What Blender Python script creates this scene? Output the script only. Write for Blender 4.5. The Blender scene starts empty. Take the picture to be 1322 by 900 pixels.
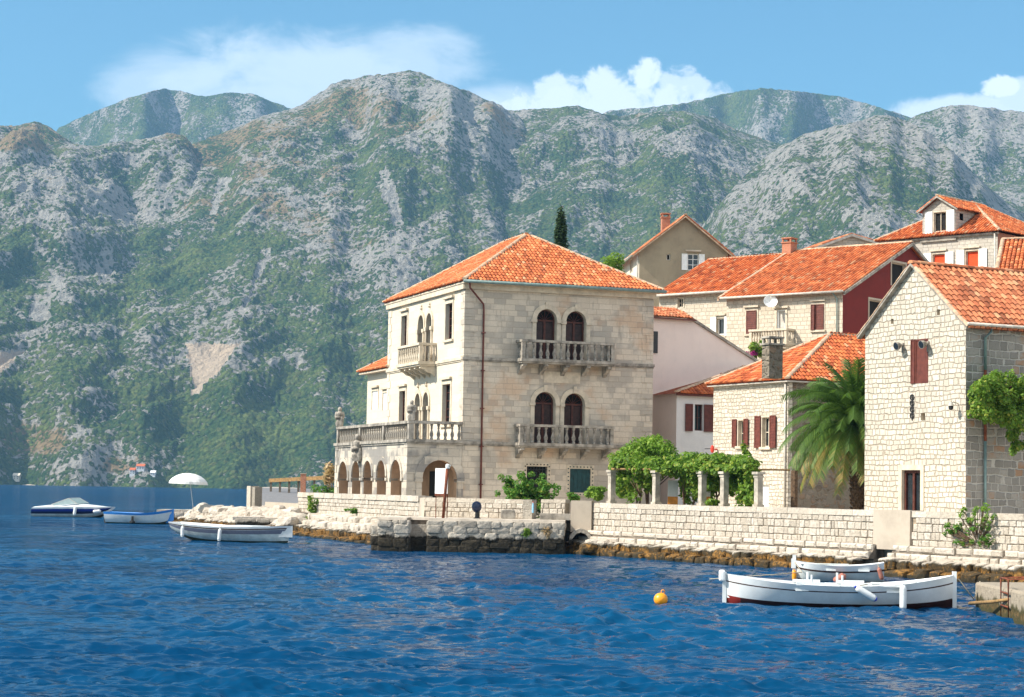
import bpy, math, random
import numpy as np
from math import radians as R, sin, cos, pi, tan, atan2, sqrt
from mathutils import Vector, Matrix
from mathutils.geometry import tessellate_polygon

# ------------------------------------------------------------------ camera, sky, sun, exposure
SC = bpy.context.scene
COL = SC.collection
F_PX, CAM_H, ROLL = 2600.0, 2.7, R(1.0)
PITCH = math.atan(184 / F_PX)
_r0, _u0, FW = Vector((1, 0, 0)), Vector((0, -sin(PITCH), cos(PITCH))), Vector((0, cos(PITCH), sin(PITCH)))
RT = _r0 * cos(ROLL) + _u0 * sin(ROLL)
UP = -_r0 * sin(ROLL) + _u0 * cos(ROLL)
CAM = Vector((0, 0, CAM_H))
cd = bpy.data.cameras.new('camera')
cam = bpy.data.objects.new('camera', cd)
COL.objects.link(cam)
m = Matrix((RT, UP, -FW)).transposed().to_4x4()
m.translation = CAM
cam.matrix_world = m
cd.sensor_width = 36
cd.lens = 36 * F_PX / 1322
cd.clip_start, cd.clip_end = 0.5, 30000
SC.camera = cam

SUN_A, SUN_E = R(12), R(42)
SUN = Vector((-cos(SUN_A) * cos(SUN_E), -sin(SUN_A) * cos(SUN_E), sin(SUN_E)))
world = bpy.data.worlds.new('World')
SC.world = world
world.use_nodes = True
sl = bpy.data.lights.new('sun', 'SUN')
sl.energy, sl.angle, sl.color = 5.0, R(0.5), (1.0, 0.93, 0.82)
so = bpy.data.objects.new('sun', sl)
COL.objects.link(so)
so.rotation_euler = SUN.to_track_quat('Z', 'Y').to_euler()
SKY_STRENGTH = 0.108
vs = SC.view_settings
vs.view_transform, vs.look, vs.gamma, vs.use_curve_mapping = 'Standard', 'None', 1, False
vs.exposure = 0.7
SC.cycles.use_denoising = True
SC.cycles.max_bounces = 6
SC.cycles.diffuse_bounces = 3
SC.cycles.glossy_bounces = 2
SC.cycles.transmission_bounces = 3
SC.cycles.transparent_max_bounces = 6
SC.cycles.volume_bounces = 0
SC.cycles.sample_clamp_indirect = 4
SC.cycles.caustics_reflective = False
SC.cycles.caustics_refractive = False

# ------------------------------------------------------------------ measuring helpers: a photograph position to a point of the place
def ray(x, y):
    return FW + RT * ((x - 661) / F_PX) - UP * ((y - 450) / F_PX)
def at_y(x, y, Y):
    d = ray(x, y); return CAM + d * (Y / d.y)
def at_z(x, y, z):
    d = ray(x, y); return CAM + d * ((z - CAM_H) / d.z)
def on_plane(x, y, p, n):
    d = ray(x, y); return CAM + d * ((p - CAM).dot(n) / d.dot(n))

# ------------------------------------------------------------------ materials
class NT:
    def __init__(s, nt):
        s.nt = nt; s.n = nt.nodes; s.l = nt.links
    def node(s, t, **k):
        n = s.n.new(t)
        for a, b in k.items():
            if a.startswith('i_'):
                s.set(n, a[2:].replace('_', ' '), b)
            else:
                setattr(n, a, b)
        return n
    def set(s, n, key, v):
        sk = n.inputs[key] if not isinstance(key, str) or key in n.inputs else n.inputs[int(key)]
        if isinstance(v, bpy.types.NodeSocket): s.l.new(v, sk)
        else: sk.default_value = v
    def math(s, op, a, b=None, c=None, clamp=False):
        n = s.n.new('ShaderNodeMath'); n.operation = op; n.use_clamp = clamp
        for i, v in enumerate((a, b, c)):
            if v is None: continue
            s.set(n, i, v)
        return n.outputs[0]
    def vmath(s, op, a, b=None, sc=None):
        n = s.n.new('ShaderNodeVectorMath'); n.operation = op
        s.set(n, 0, a)
        if b is not None: s.set(n, 1, b)
        if sc is not None: s.set(n, 3, sc)
        return n.outputs[0]
    def mix(s, f, a, b, mode='MIX'):
        n = s.n.new('ShaderNodeMix'); n.data_type = 'RGBA'; n.blend_type = mode
        s.set(n, 0, f); s.set(n, 6, rgba(a)); s.set(n, 7, rgba(b))
        return n.outputs[2]
    def ramp(s, f, stops, interp='LINEAR'):
        n = s.n.new('ShaderNodeValToRGB'); n.color_ramp.interpolation = interp
        e = n.color_ramp.elements
        while len(e) < len(stops): e.new(0.5)
        for i, (p, c) in enumerate(stops):
            e[i].position = p; e[i].color = rgba(c)
        s.l.new(f, n.inputs[0]); return n.outputs[0]
    def noise(s, v, scale, detail=4, rough=0.55, dist=0, out=0):
        n = s.n.new('ShaderNodeTexNoise'); s.set(n, 'Vector', v)
        n.inputs['Scale'].default_value = scale; n.inputs['Detail'].default_value = detail
        n.inputs['Roughness'].default_value = rough; n.inputs['Distortion'].default_value = dist
        return n.outputs[out]
    def step(s, v, a, b):
        n = s.n.new('ShaderNodeMapRange'); n.interpolation_type = 'SMOOTHSTEP'
        s.set(n, 0, v); n.inputs[1].default_value = a; n.inputs[2].default_value = b
        return n.outputs[0]
    def bump(s, h, strength, dist, normal=None):
        n = s.n.new('ShaderNodeBump'); s.set(n, 'Height', h)
        n.inputs['Strength'].default_value = strength; n.inputs['Distance'].default_value = dist
        if normal is not None: s.set(n, 'Normal', normal)
        return n.outputs[0]
def rgba(c):
    if isinstance(c, (bpy.types.NodeSocket,)): return c
    if isinstance(c, (int, float)): return (c, c, c, 1)
    return (*c, 1) if len(c) == 3 else c

def material(name):
    mt = bpy.data.materials.new(name); mt.use_nodes = True
    nt = NT(mt.node_tree)
    bs = nt.n['Principled BSDF']
    bs.inputs['Roughness'].default_value = 0.85
    bs.inputs['Specular IOR Level'].default_value = 0.25
    return mt, nt, bs
def uvnode(nt): return nt.node('ShaderNodeUVMap').outputs[0]
def objco(nt): return nt.node('ShaderNodeTexCoord').outputs['Object']
def wpos(nt): return nt.node('ShaderNodeNewGeometry').outputs['Position']
def tint(nt): return nt.node('ShaderNodeAttribute', attribute_name='tint').outputs['Fac']

def m_plain(name, c, rough=0.7, var=0.12, scale=3.0, metal=0, spec=0.3, bump=0.0):
    mt, nt, bs = material(name)
    p = objco(nt)
    n = nt.noise(p, scale, 6, 0.6)
    nt.set(bs, 'Base Color', nt.mix(nt.step(n, 0.3, 0.7), [x * (1 - var) for x in c], [min(1, x * (1 + var)) for x in c]))
    bs.inputs['Roughness'].default_value = rough; bs.inputs['Metallic'].default_value = metal
    bs.inputs['Specular IOR Level'].default_value = spec
    if bump: nt.set(bs, 'Normal', nt.bump(nt.noise(p, scale * 6, 4), 0.5, bump))
    return mt

def m_ashlar(name, c1, c2, mortar, bw=0.75, bh=0.36, ms=0.012, grey=0.0, orange=0.0, bump=0.02, warp=0.02, dark=(0.2, 0.2, 0.2)):
    """coursed cut stone: blocks of varying width, worn joints, blotchy weathering"""
    mt, nt, bs = material(name)
    uv = uvnode(nt)
    sep = nt.node('ShaderNodeSeparateXYZ'); nt.l.new(uv, sep.inputs[0])
    row = nt.math('FLOOR', nt.math('DIVIDE', sep.outputs[1], bh))
    cv = nt.node('ShaderNodeCombineXYZ'); nt.set(cv, 0, nt.math('MULTIPLY', sep.outputs[0], 0.9)); nt.set(cv, 1, nt.math('MULTIPLY', row, 7.31))
    sh = nt.math('MULTIPLY', nt.math('SUBTRACT', nt.noise(cv.outputs[0], 1.0, 0), 0.5), bw * 1.6)
    wn = nt.noise(uv, 2.6, 3, 0.6, out=1)
    wv = nt.vmath('SCALE', nt.vmath('SUBTRACT', wn, (0.5, 0.5, 0.5)), sc=warp * 2)
    cu = nt.node('ShaderNodeCombineXYZ'); nt.set(cu, 0, sh)
    p = nt.vmath('ADD', nt.vmath('ADD', uv, cu.outputs[0]), wv)
    br = nt.node('ShaderNodeTexBrick', i_Color1=rgba(0.0), i_Color2=rgba(1.0), i_Mortar=rgba(0.5))
    nt.set(br, 'Vector', p)
    br.inputs['Scale'].default_value = 1; br.inputs['Mortar Size'].default_value = ms
    br.inputs['Mortar Smooth'].default_value = 0.25; br.inputs['Brick Width'].default_value = bw; br.inputs['Row Height'].default_value = bh
    br.offset_frequency = 2; br.offset = 0.42
    n1 = nt.noise(uv, 0.55, 6, 0.62)
    n2 = nt.noise(uv, 9, 5, 0.65)
    n3 = nt.noise(nt.vmath('MULTIPLY', uv, (1.0, 0.28, 1)), 1.6, 5, 0.7)
    c = nt.mix(br.outputs['Color'], c1, c2)
    c = nt.mix(nt.math('MULTIPLY', nt.step(n2, 0.35, 0.75), 0.35), c, [x * 0.72 for x in c1])
    if grey:
        vg = nt.node('ShaderNodeTexNoise'); nt.set(vg, 'Vector', nt.vmath('ADD', uv, (17, 5, 3))); vg.inputs['Scale'].default_value = 0.42; vg.inputs['Detail'].default_value = 5
        g = nt.math('MULTIPLY', nt.step(nt.math('ADD', vg.outputs[0], nt.math('MULTIPLY', nt.math('SUBTRACT', br.outputs['Color'], 0.5), 0.28)), 0.47, 0.6), grey)
        c = nt.mix(g, c, dark)
        c = nt.mix(nt.math('MULTIPLY', nt.step(n3, 0.56, 0.72), grey * 0.8), c, [x * 0.7 for x in dark])
    if orange:
        og = nt.node('ShaderNodeTexNoise'); nt.set(og, 'Vector', nt.vmath('ADD', uv, (3, 31, 3))); og.inputs['Scale'].default_value = 0.5; og.inputs['Detail'].default_value = 6
        c = nt.mix(nt.math('MULTIPLY', nt.step(og.outputs[0], 0.55, 0.7), orange), c, (0.5, 0.3, 0.17))
    c = nt.mix(nt.math('MULTIPLY', br.outputs['Fac'], 0.7), c, mortar)
    nt.set(bs, 'Base Color', c)
    bs.inputs['Roughness'].default_value = 0.9
    h = nt.math('ADD', nt.math('MULTIPLY', nt.math('SUBTRACT', 1.0, br.outputs['Fac']), 1.0), nt.math('ADD', nt.math('MULTIPLY', n2, 0.6), nt.math('MULTIPLY', n1, 0.3)))
    nt.set(bs, 'Normal', nt.bump(h, 0.8, bump))
    return mt

def m_rubble(name, c1, c2, mortar, sx=2.2, sy=3.4, joint=0.09, bump=0.04, rnd=0.75, mix_or=0.0):
    """squared rubble set in wide mortar"""
    mt, nt, bs = material(name)
    uv = uvnode(nt)
    wn = nt.noise(uv, 3.0, 3, 0.6, out=1)
    p0 = nt.vmath('ADD', uv, nt.vmath('SCALE', nt.vmath('SUBTRACT', wn, (0.5, 0.5, 0.5)), sc=0.12))
    sep = nt.node('ShaderNodeSeparateXYZ'); nt.l.new(p0, sep.inputs[0])
    row = nt.math('FLOOR', nt.math('MULTIPLY', sep.outputs[1], sy))
    wh = nt.node('ShaderNodeTexWhiteNoise', noise_dimensions='1D'); nt.set(wh, 'W', row)
    cb = nt.node('ShaderNodeCombineXYZ')
    nt.set(cb, 0, nt.math('ADD', nt.math('MULTIPLY', sep.outputs[0], sx), nt.math('MULTIPLY', wh.outputs[0], 5)))
    nt.set(cb, 1, nt.math('MULTIPLY', sep.outputs[1], sy))
    ve = nt.node('ShaderNodeTexVoronoi', feature='DISTANCE_TO_EDGE'); nt.set(ve, 'Vector', cb.outputs[0]); ve.inputs['Scale'].default_value = 1; ve.inputs['Randomness'].default_value = rnd
    vc = nt.node('ShaderNodeTexVoronoi', feature='F1'); nt.set(vc, 'Vector', cb.outputs[0]); vc.inputs['Scale'].default_value = 1; vc.inputs['Randomness'].default_value = rnd
    jn = nt.math('ADD', ve.outputs['Distance'], nt.math('MULTIPLY', nt.math('SUBTRACT', nt.noise(uv, 14, 3), 0.5), 0.12))
    stone = nt.step(jn, joint * 0.55, joint * 1.5)
    rs = nt.node('ShaderNodeSeparateColor'); nt.l.new(vc.outputs['Color'], rs.inputs[0])
    c = nt.mix(rs.outputs[0], c1, c2)
    n2 = nt.noise(uv, 12, 5, 0.65)
    c = nt.mix(nt.math('MULTIPLY', nt.step(n2, 0.4, 0.75), 0.4), c, [x * 0.65 for x in c1])
    if mix_or:
        c = nt.mix(nt.math('MULTIPLY', nt.math('GREATER_THAN', rs.outputs[1], 0.72), mix_or), c, (0.3, 0.16, 0.08))
    c = nt.mix(stone, mortar, c)
    nt.set(bs, 'Base Color', c); bs.inputs['Roughness'].default_value = 0.92
    h = nt.math('ADD', nt.math('MULTIPLY', nt.step(jn, 0.0, joint * 2.6), 1.0), nt.math('MULTIPLY', n2, 0.45))
    nt.set(bs, 'Normal', nt.bump(h, 0.9, bump))
    return mt

def m_plaster(name, c, stain=0.3, dark=None):
    mt, nt, bs = material(name)
    uv = uvnode(nt)
    n1 = nt.noise(uv, 0.8, 7, 0.65); n2 = nt.noise(uv, 18, 4)
    n3 = nt.noise(nt.vmath('MULTIPLY', uv, (1, 0.2, 1)), 2.2, 5, 0.7)
    d = dark or [x * 0.6 for x in c]
    k = nt.mix(nt.math('MULTIPLY', nt.step(n1, 0.4, 0.7), stain), c, d)
    k = nt.mix(nt.math('MULTIPLY', nt.step(n3, 0.5, 0.75), stain * 0.8), k, d)
    nt.set(bs, 'Base Color', k)
    nt.set(bs, 'Normal', nt.bump(nt.math('ADD', n2, nt.math('MULTIPLY', n1, 2)), 0.5, 0.01))
    return mt

def m_tile(name, a, b, c, lich=0.25):
    """clay tiles; tint picks each tile's own firing colour"""
    mt, nt, bs = material(name)
    t = tint(nt); p = objco(nt)
    col = nt.ramp(t, [(0.0, [x * 0.62 for x in a]), (0.25, a), (0.7, b), (0.93, c), (1.0, [0.52, 0.27, 0.14])])
    n = nt.noise(p, 1.1, 6, 0.65); n2 = nt.noise(p, 14, 4, 0.6)
    col = nt.mix(nt.math('MULTIPLY', nt.step(n, 0.5, 0.72), lich), col, (0.2, 0.12, 0.075))
    col = nt.mix(nt.math('MULTIPLY', nt.step(n2, 0.58, 0.72), lich * 0.9), col, (0.42, 0.3, 0.2))
    nt.set(bs, 'Base Color', col); bs.inputs['Roughness'].default_value = 0.8
    nt.set(bs, 'Normal', nt.bump(n2, 0.4, 0.01))
    return mt

def m_leaf(name, c1, c2, c3=None, trans=0.35):
    mt, nt, bs = material(name)
    t = tint(nt)
    col = nt.ramp(t, [(0, c1), (0.75, c2), (1, c3 or c2)])
    nt.set(bs, 'Base Color', col); bs.inputs['Roughness'].default_value = 0.55
    tr = nt.node('ShaderNodeBsdfTranslucent'); nt.set(tr, 'Color', nt.mix(0.5, col, (0.16, 0.3, 0.03), 'ADD'))
    mx = nt.node('ShaderNodeMixShader'); mx.inputs[0].default_value = trans
    out = nt.n['Material Output']
    nt.l.new(bs.outputs[0], mx.inputs[1]); nt.l.new(tr.outputs[0], mx.inputs[2]); nt.l.new(mx.outputs[0], out.inputs[0])
    return mt

def m_rock(name, pale, dk, tide=0.5, tidecol=(0.22, 0.12, 0.03), wet=(0.035, 0.028, 0.015)):
    """shore stone with a tide stain at its foot"""
    mt, nt, bs = material(name)
    p = wpos(nt); t = tint(nt)
    n = nt.noise(p, 1.6, 6, 0.65); n2 = nt.noise(p, 9, 6, 0.65)
    c = nt.mix(t, pale, dk)
    c = nt.mix(nt.math('MULTIPLY', nt.step(n2, 0.42, 0.7), 0.55), c, [x * 0.6 for x in dk])
    z = nt.node('ShaderNodeSeparateXYZ'); nt.l.new(p, z.inputs[0])
    zz = nt.math('SUBTRACT', z.outputs[2], nt.math('MULTIPLY', nt.math('SUBTRACT', n, 0.5), 0.6))
    st = nt.mix(nt.step(n2, 0.35, 0.65), tidecol, [x * 0.3 for x in tidecol])
    st = nt.mix(nt.math('MULTIPLY', nt.step(nt.math('ADD', n2, nt.math('MULTIPLY', t, 0.35)), 0.55, 0.8), 0.85), st, wet)
    c = nt.mix(nt.step(zz, tide + 0.09, tide - 0.03), c, nt.mix(nt.step(zz, tide - 0.12, tide), st, wet))
    c = nt.mix(nt.step(zz, 0.16, 0.06), c, wet)
    nt.set(bs, 'Base Color', c); bs.inputs['Roughness'].default_value = 0.85
    nt.set(bs, 'Normal', nt.bump(nt.math('ADD', n2, nt.math('MULTIPLY', n, 0.6)), 0.9, 0.06))
    return mt

WATER_CAP = 0.34
def m_water():
    mt, nt, bs = material('sea_water')
    p = wpos(nt)
    a = nt.noise(nt.vmath('MULTIPLY', p, (0.7, 1.0, 1)), 4.2, 4, 0.65, out=1)
    b = nt.noise(nt.vmath('MULTIPLY', p, (0.6, 1.0, 1)), 0.8, 3, 0.55, out=1)
    k = nt.noise(p, 0.035, 4, 0.55)
    nn = nt.node('ShaderNodeNewGeometry').outputs['Normal']
    da = nt.vmath('MULTIPLY', nt.vmath('SUBTRACT', a, (0.5, 0.5, 0.5)), (1.0, 1.5, 0))
    db = nt.vmath('MULTIPLY', nt.vmath('SUBTRACT', b, (0.5, 0.5, 0.5)), (0.6, 1.2, 0))
    # gusts: ruffled and calm patches
    g = nt.math('ADD', 0.6, nt.math('MULTIPLY', nt.step(k, 0.35, 0.65), 0.6))
    nrm = nt.vmath('NORMALIZE', nt.vmath('ADD', nn, nt.vmath('SCALE', nt.vmath('ADD', da, db), sc=g)))
    mild = nt.vmath('NORMALIZE', nt.vmath('ADD', nn, nt.vmath('SCALE', nt.vmath('ADD', da, db), sc=0.55)))
    # light coming back out of the deep water, and a capped mirror on top of it
    df = nt.node('ShaderNodeBsdfDiffuse'); nt.set(df, 'Normal', nrm)
    nt.set(df, 'Color', nt.mix(nt.step(k, 0.35, 0.65), (0.0007, 0.031, 0.088), (0.0018, 0.054, 0.132)))
    gl = nt.node('ShaderNodeBsdfGlossy'); nt.set(gl, 'Normal', mild); gl.inputs['Roughness'].default_value = 0.06
    fz = nt.node('ShaderNodeFresnel'); fz.inputs['IOR'].default_value = 1.25; nt.set(fz, 'Normal', mild)
    fc = nt.math('MINIMUM', nt.math('MULTIPLY', fz.outputs[0], 0.85), WATER_CAP)
    mx = nt.node('ShaderNodeMixShader'); nt.set(mx, 0, fc); nt.l.new(df.outputs[0], mx.inputs[1]); nt.l.new(gl.outputs[0], mx.inputs[2])
    nt.n.remove(bs); nt.l.new(mx.outputs[0], nt.n['Material Output'].inputs['Surface'])
    return mt

def m_mountain(name):
    mt, nt, bs = material(name)
    p = wpos(nt)
    at = nt.node('ShaderNodeAttribute', attribute_name='cover')
    sp = nt.node('ShaderNodeSeparateColor'); nt.l.new(at.outputs['Color'], sp.inputs[0])
    n1 = nt.noise(p, 0.036, 6, 0.7); n2 = nt.noise(p, 0.17, 5, 0.65); n3 = nt.noise(p, 0.012, 4, 0.6)
    vo = nt.node('ShaderNodeTexVoronoi', feature='F1'); nt.set(vo, 'Vector', p); vo.inputs['Scale'].default_value = 0.17
    n4 = nt.noise(p, 0.085, 5, 0.7)
    f = nt.math('ADD', sp.outputs[0], nt.math('MULTIPLY', nt.math('SUBTRACT', n1, 0.5), 0.9))
    f = nt.math('ADD', f, nt.math('MULTIPLY', nt.math('SUBTRACT', n4, 0.5), 0.8))
    f = nt.math('ADD', f, nt.math('MULTIPLY', nt.math('SUBTRACT', n2, 0.5), 0.6))
    f = nt.math('ADD', f, nt.math('MULTIPLY', nt.math('SUBTRACT', 0.42, vo.outputs['Distance']), 0.34))
    veg = nt.step(f, 0.44, 0.55)
    rock = nt.mix(n2, (0.29, 0.272, 0.24), (0.5, 0.475, 0.425))
    rock = nt.mix(nt.math('MULTIPLY', nt.step(n4, 0.5, 0.66), 0.55), rock, (0.22, 0.2, 0.16))
    n5 = nt.noise(nt.vmath('MULTIPLY', p, (1, 1, 0.4)), 0.045, 6, 0.72, 1.2)
    rock = nt.mix(nt.math('MULTIPLY', nt.step(n5, 0.54, 0.62), 0.5), rock, (0.15, 0.145, 0.135))
    tan_ = nt.mix(n2, (0.27, 0.19, 0.095), (0.36, 0.27, 0.15))
    tf = nt.step(nt.math('ADD', sp.outputs[1], nt.math('MULTIPLY', nt.math('SUBTRACT', n1, 0.5), 0.7)), 0.5, 0.62)
    green = nt.mix(nt.step(nt.math('ADD', n2, nt.math('MULTIPLY', nt.math('SUBTRACT', n3, 0.5), 1.2)), 0.3, 0.75), (0.055, 0.1, 0.03), (0.175, 0.215, 0.06))
    cc = nt.node('ShaderNodeSeparateColor'); nt.l.new(vo.outputs['Color'], cc.inputs[0])
    green = nt.mix(nt.math('MULTIPLY', nt.step(cc.outputs[0], 0.2, 0.9), 0.55), green, (0.026, 0.066, 0.025))
    green = nt.mix(nt.math('MULTIPLY', nt.step(cc.outputs[1], 0.75, 0.95), 0.6), green, (0.15, 0.16, 0.06))
    c = nt.mix(tf, rock, tan_)
    v2 = nt.node('ShaderNodeTexVoronoi', feature='F1'); nt.set(v2, 'Vector', p); v2.inputs['Scale'].default_value = 0.105
    c2 = nt.node('ShaderNodeSeparateColor'); nt.l.new(v2.outputs['Color'], c2.inputs[0])
    dots = nt.math('MULTIPLY', nt.step(nt.math('ADD', v2.outputs['Distance'], nt.math('MULTIPLY', nt.math('SUBTRACT', n2, 0.5), 0.35)), 0.40, 0.30), nt.math('GREATER_THAN', nt.math('ADD', c2.outputs[0], nt.math('MULTIPLY', nt.math('SUBTRACT', n3, 0.5), 1.6)), 0.42))
    dots = nt.math('MULTIPLY', dots, nt.math('LESS_THAN', sp.outputs[2], 0.5))
    veg = nt.math('MAXIMUM', veg, dots)
    c = nt.mix(veg, c, green)
    c = nt.mix(nt.step(sp.outputs[2], 0.4, 0.6), c, nt.mix(n2, (0.5, 0.39, 0.28), (0.6, 0.48, 0.36)))
    nt.set(bs, 'Base Color', c); bs.inputs['Roughness'].default_value = 0.95; bs.inputs['Specular IOR Level'].default_value = 0.05
    h = nt.math('ADD', nt.math('MULTIPLY', veg, nt.math('SUBTRACT', 1.2, vo.outputs['Distance'])), nt.math('MULTIPLY', nt.math('ADD', n2, n1), 1.6))
    nt.set(bs, 'Normal', nt.bump(h, 1.0, 8.0))
    return mt

def m_coursed(name, c1, c2, mortar, bw=0.34, bh=0.25, ms=0.03, warp=0.05, bump=0.05, odd=None, ragged=0.5):
    """roughly squared stones in uneven courses, thick soft joints"""
    mt, nt, bs = material(name)
    uv = uvnode(nt)
    sep = nt.node('ShaderNodeSeparateXYZ'); nt.l.new(uv, sep.inputs[0])
    lv = nt.node('ShaderNodeCombineXYZ'); nt.set(lv, 0, nt.math('MULTIPLY', sep.outputs[0], 0.35)); nt.set(lv, 1, sep.outputs[1])
    v = nt.math('ADD', sep.outputs[1], nt.math('MULTIPLY', nt.math('SUBTRACT', nt.noise(lv.outputs[0], 1.7, 2), 0.5), 0.34))
    row = nt.math('FLOOR', nt.math('DIVIDE', v, bh))
    cv = nt.node('ShaderNodeCombineXYZ'); nt.set(cv, 0, nt.math('MULTIPLY', sep.outputs[0], 1.5)); nt.set(cv, 1, nt.math('MULTIPLY', row, 7.31))
    u = nt.math('ADD', sep.outputs[0], nt.math('MULTIPLY', nt.math('SUBTRACT', nt.noise(cv.outputs[0], 1.0, 1), 0.5), bw * 2.4))
    cu = nt.node('ShaderNodeCombineXYZ'); nt.set(cu, 0, u); nt.set(cu, 1, v)
    wn = nt.noise(uv, 5.0, 3, 0.6, out=1)
    p = nt.vmath('ADD', cu.outputs[0], nt.vmath('SCALE', nt.vmath('SUBTRACT', wn, (0.5, 0.5, 0.5)), sc=warp * 2))
    br = nt.node('ShaderNodeTexBrick', i_Color1=rgba(0.0), i_Color2=rgba(1.0), i_Mortar=rgba(0.5))
    nt.set(br, 'Vector', p)
    br.inputs['Scale'].default_value = 1; br.inputs['Mortar Size'].default_value = ms; br.inputs['Mortar Smooth'].default_value = 0.7
    br.inputs['Brick Width'].default_value = bw; br.inputs['Row Height'].default_value = bh; br.offset = 0.43
    n2 = nt.noise(uv, 11, 5, 0.65); n1 = nt.noise(uv, 0.7, 5, 0.6)
    j = nt.step(nt.math('ADD', br.outputs['Fac'], nt.math('MULTIPLY', nt.math('SUBTRACT', n2, 0.5), ragged)), 0.25, 0.7)
    c = nt.mix(br.outputs['Color'], c1, c2)
    c = nt.mix(nt.math('MULTIPLY', nt.step(n2, 0.45, 0.75), 0.35), c, [x * 0.7 for x in c1])
    if odd: c = nt.mix(nt.math('MULTIPLY', nt.math('MULTIPLY', nt.step(br.outputs['Color'], 0.72, 0.8), nt.step(n1, 0.45, 0.6)), 0.8), c, odd)
    c = nt.mix(j, c, nt.mix(n2, [x * 0.85 for x in mortar], mortar))
    c = nt.mix(nt.math('MULTIPLY', nt.step(n1, 0.5, 0.75), 0.25), c, [x * 0.75 for x in c1])
    nt.set(bs, 'Base Color', c); bs.inputs['Roughness'].default_value = 0.92
    h = nt.math('ADD', nt.math('SUBTRACT', 1.0, br.outputs['Fac']), nt.math('MULTIPLY', n2, 0.5))
    nt.set(bs, 'Normal', nt.bump(h, 0.9, bump))
    return mt

M = {}
M['palace'] = m_ashlar('palace_stone', (0.575, 0.495, 0.395), (0.665, 0.58, 0.47), (0.37, 0.31, 0.245), 0.6, 0.3, 0.011, grey=0.58, orange=0.5, bump=0.012, warp=0.012, dark=(0.27, 0.245, 0.215))
M['palace_pale'] = m_ashlar('palace_sunlit_stone', (0.6, 0.52, 0.41), (0.68, 0.595, 0.48), (0.48, 0.41, 0.315), 1.1, 0.42, 0.004, grey=0.06, orange=0.06, bump=0.006, warp=0.006)  # front stone again, sun put into its paler colour and fainter joints
M['loggia'] = m_ashlar('loggia_stone', (0.5, 0.44, 0.36), (0.62, 0.55, 0.45), (0.3, 0.27, 0.23), 0.9, 0.42, 0.009, grey=0.85, orange=0.1, bump=0.015, warp=0.015, dark=(0.2, 0.19, 0.18))
M['trim'] = m_plain('pale_trim_stone', (0.56, 0.48, 0.37), 0.85, 0.18, 2.5, bump=0.006)
M['grey_stone'] = m_plain('weathered_grey_stone', (0.29, 0.26, 0.22), 0.9, 0.5, 2.2, bump=0.012)
M['column'] = m_plain('pale_column_stone', (0.42, 0.37, 0.3), 0.9, 0.35, 3.0, bump=0.01)
M['landing_stone'] = m_rock('stained_landing_concrete', (0.4, 0.34, 0.26), (0.27, 0.22, 0.16), tide=0.3, tidecol=(0.16, 0.1, 0.035), wet=(0.05, 0.045, 0.015))
M['ochre'] = m_plaster('ochre_plaster', (0.5, 0.325, 0.205), 0.6, (0.3, 0.19, 0.12))
M['dark'] = m_plain('dark_interior', (0.012, 0.011, 0.01), 0.9, 0.3)
M['brown_wood'] = m_plain('dark_brown_wood', (0.075, 0.022, 0.014), 0.55, 0.35, 6)
M['shutter_brown'] = m_plain('brown_painted_wood', (0.115, 0.03, 0.02), 0.6, 0.25, 5)
M['shutter_white'] = m_plain('white_painted_wood', (0.78, 0.78, 0.76), 0.55, 0.06, 5)
M['shutter_green'] = m_plain('dark_green_painted_metal', (0.008, 0.045, 0.05), 0.5, 0.3, 5)
M['iron'] = m_plain('black_iron', (0.015, 0.014, 0.014), 0.5, 0.3, 8, spec=0.5)
M['rust'] = m_plain('rusty_iron', (0.16, 0.045, 0.02), 0.75, 0.45, 9)
M['pipe_brown'] = m_plain('red_brown_painted_pipe', (0.12, 0.03, 0.022), 0.5, 0.2, 5)
M['gutter_green'] = m_plain('grey_green_gutter', (0.17, 0.24, 0.23), 0.5, 0.2, 4)
M['gutter_grey'] = m_plain('pale_gutter', (0.5, 0.46, 0.4), 0.5, 0.2, 4)
M['glass'] = m_plain('dim_glass', (0.02, 0.025, 0.03), 0.08, 0.2, 2, spec=0.6)
M['white'] = m_plain('white_paint', (0.8, 0.8, 0.78), 0.4, 0.04, 4, spec=0.4)
M['curtain'] = m_plain('orange_red_curtain', (0.75, 0.07, 0.015), 0.8, 0.15, 9)
TILE_A = ((0.42, 0.108, 0.037), (0.58, 0.17, 0.057), (0.66, 0.26, 0.105))
M['tile'] = m_tile('terracotta_tile', *TILE_A, lich=0.42)
M['tile_old'] = m_tile('weathered_terracotta_tile', (0.38, 0.115, 0.05), (0.54, 0.19, 0.085), (0.62, 0.29, 0.15), lich=0.34)
M['tile_red'] = m_tile('red_terracotta_tile', (0.4, 0.09, 0.03), (0.56, 0.15, 0.045), (0.64, 0.22, 0.08), lich=0.2)
M['ridge'] = m_plain('mortared_ridge_tile', (0.48, 0.33, 0.22), 0.9, 0.3, 3, bump=0.01)
M['rub_white'] = m_coursed('white_squared_rubble', (0.46, 0.41, 0.335), (0.6, 0.545, 0.455), (0.375, 0.32, 0.25), 0.29, 0.205, 0.028, 0.055, 0.035, ragged=.7)
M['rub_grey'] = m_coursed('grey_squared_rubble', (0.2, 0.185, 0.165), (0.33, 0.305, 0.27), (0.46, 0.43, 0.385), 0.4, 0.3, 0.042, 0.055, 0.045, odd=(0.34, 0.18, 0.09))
M['rub_cot'] = m_coursed('pale_cottage_rubble', (0.45, 0.395, 0.315), (0.62, 0.56, 0.465), (0.41, 0.35, 0.275), 0.3, 0.19, 0.028, 0.08, 0.045, ragged=.9)
M['rub_cot_dark'] = m_rubble('brown_cottage_rubble', (0.12, 0.095, 0.07), (0.27, 0.22, 0.17), (0.2, 0.17, 0.13), 3.0, 3.8, 0.1, 0.06, 0.85, mix_or=0.3)
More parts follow.
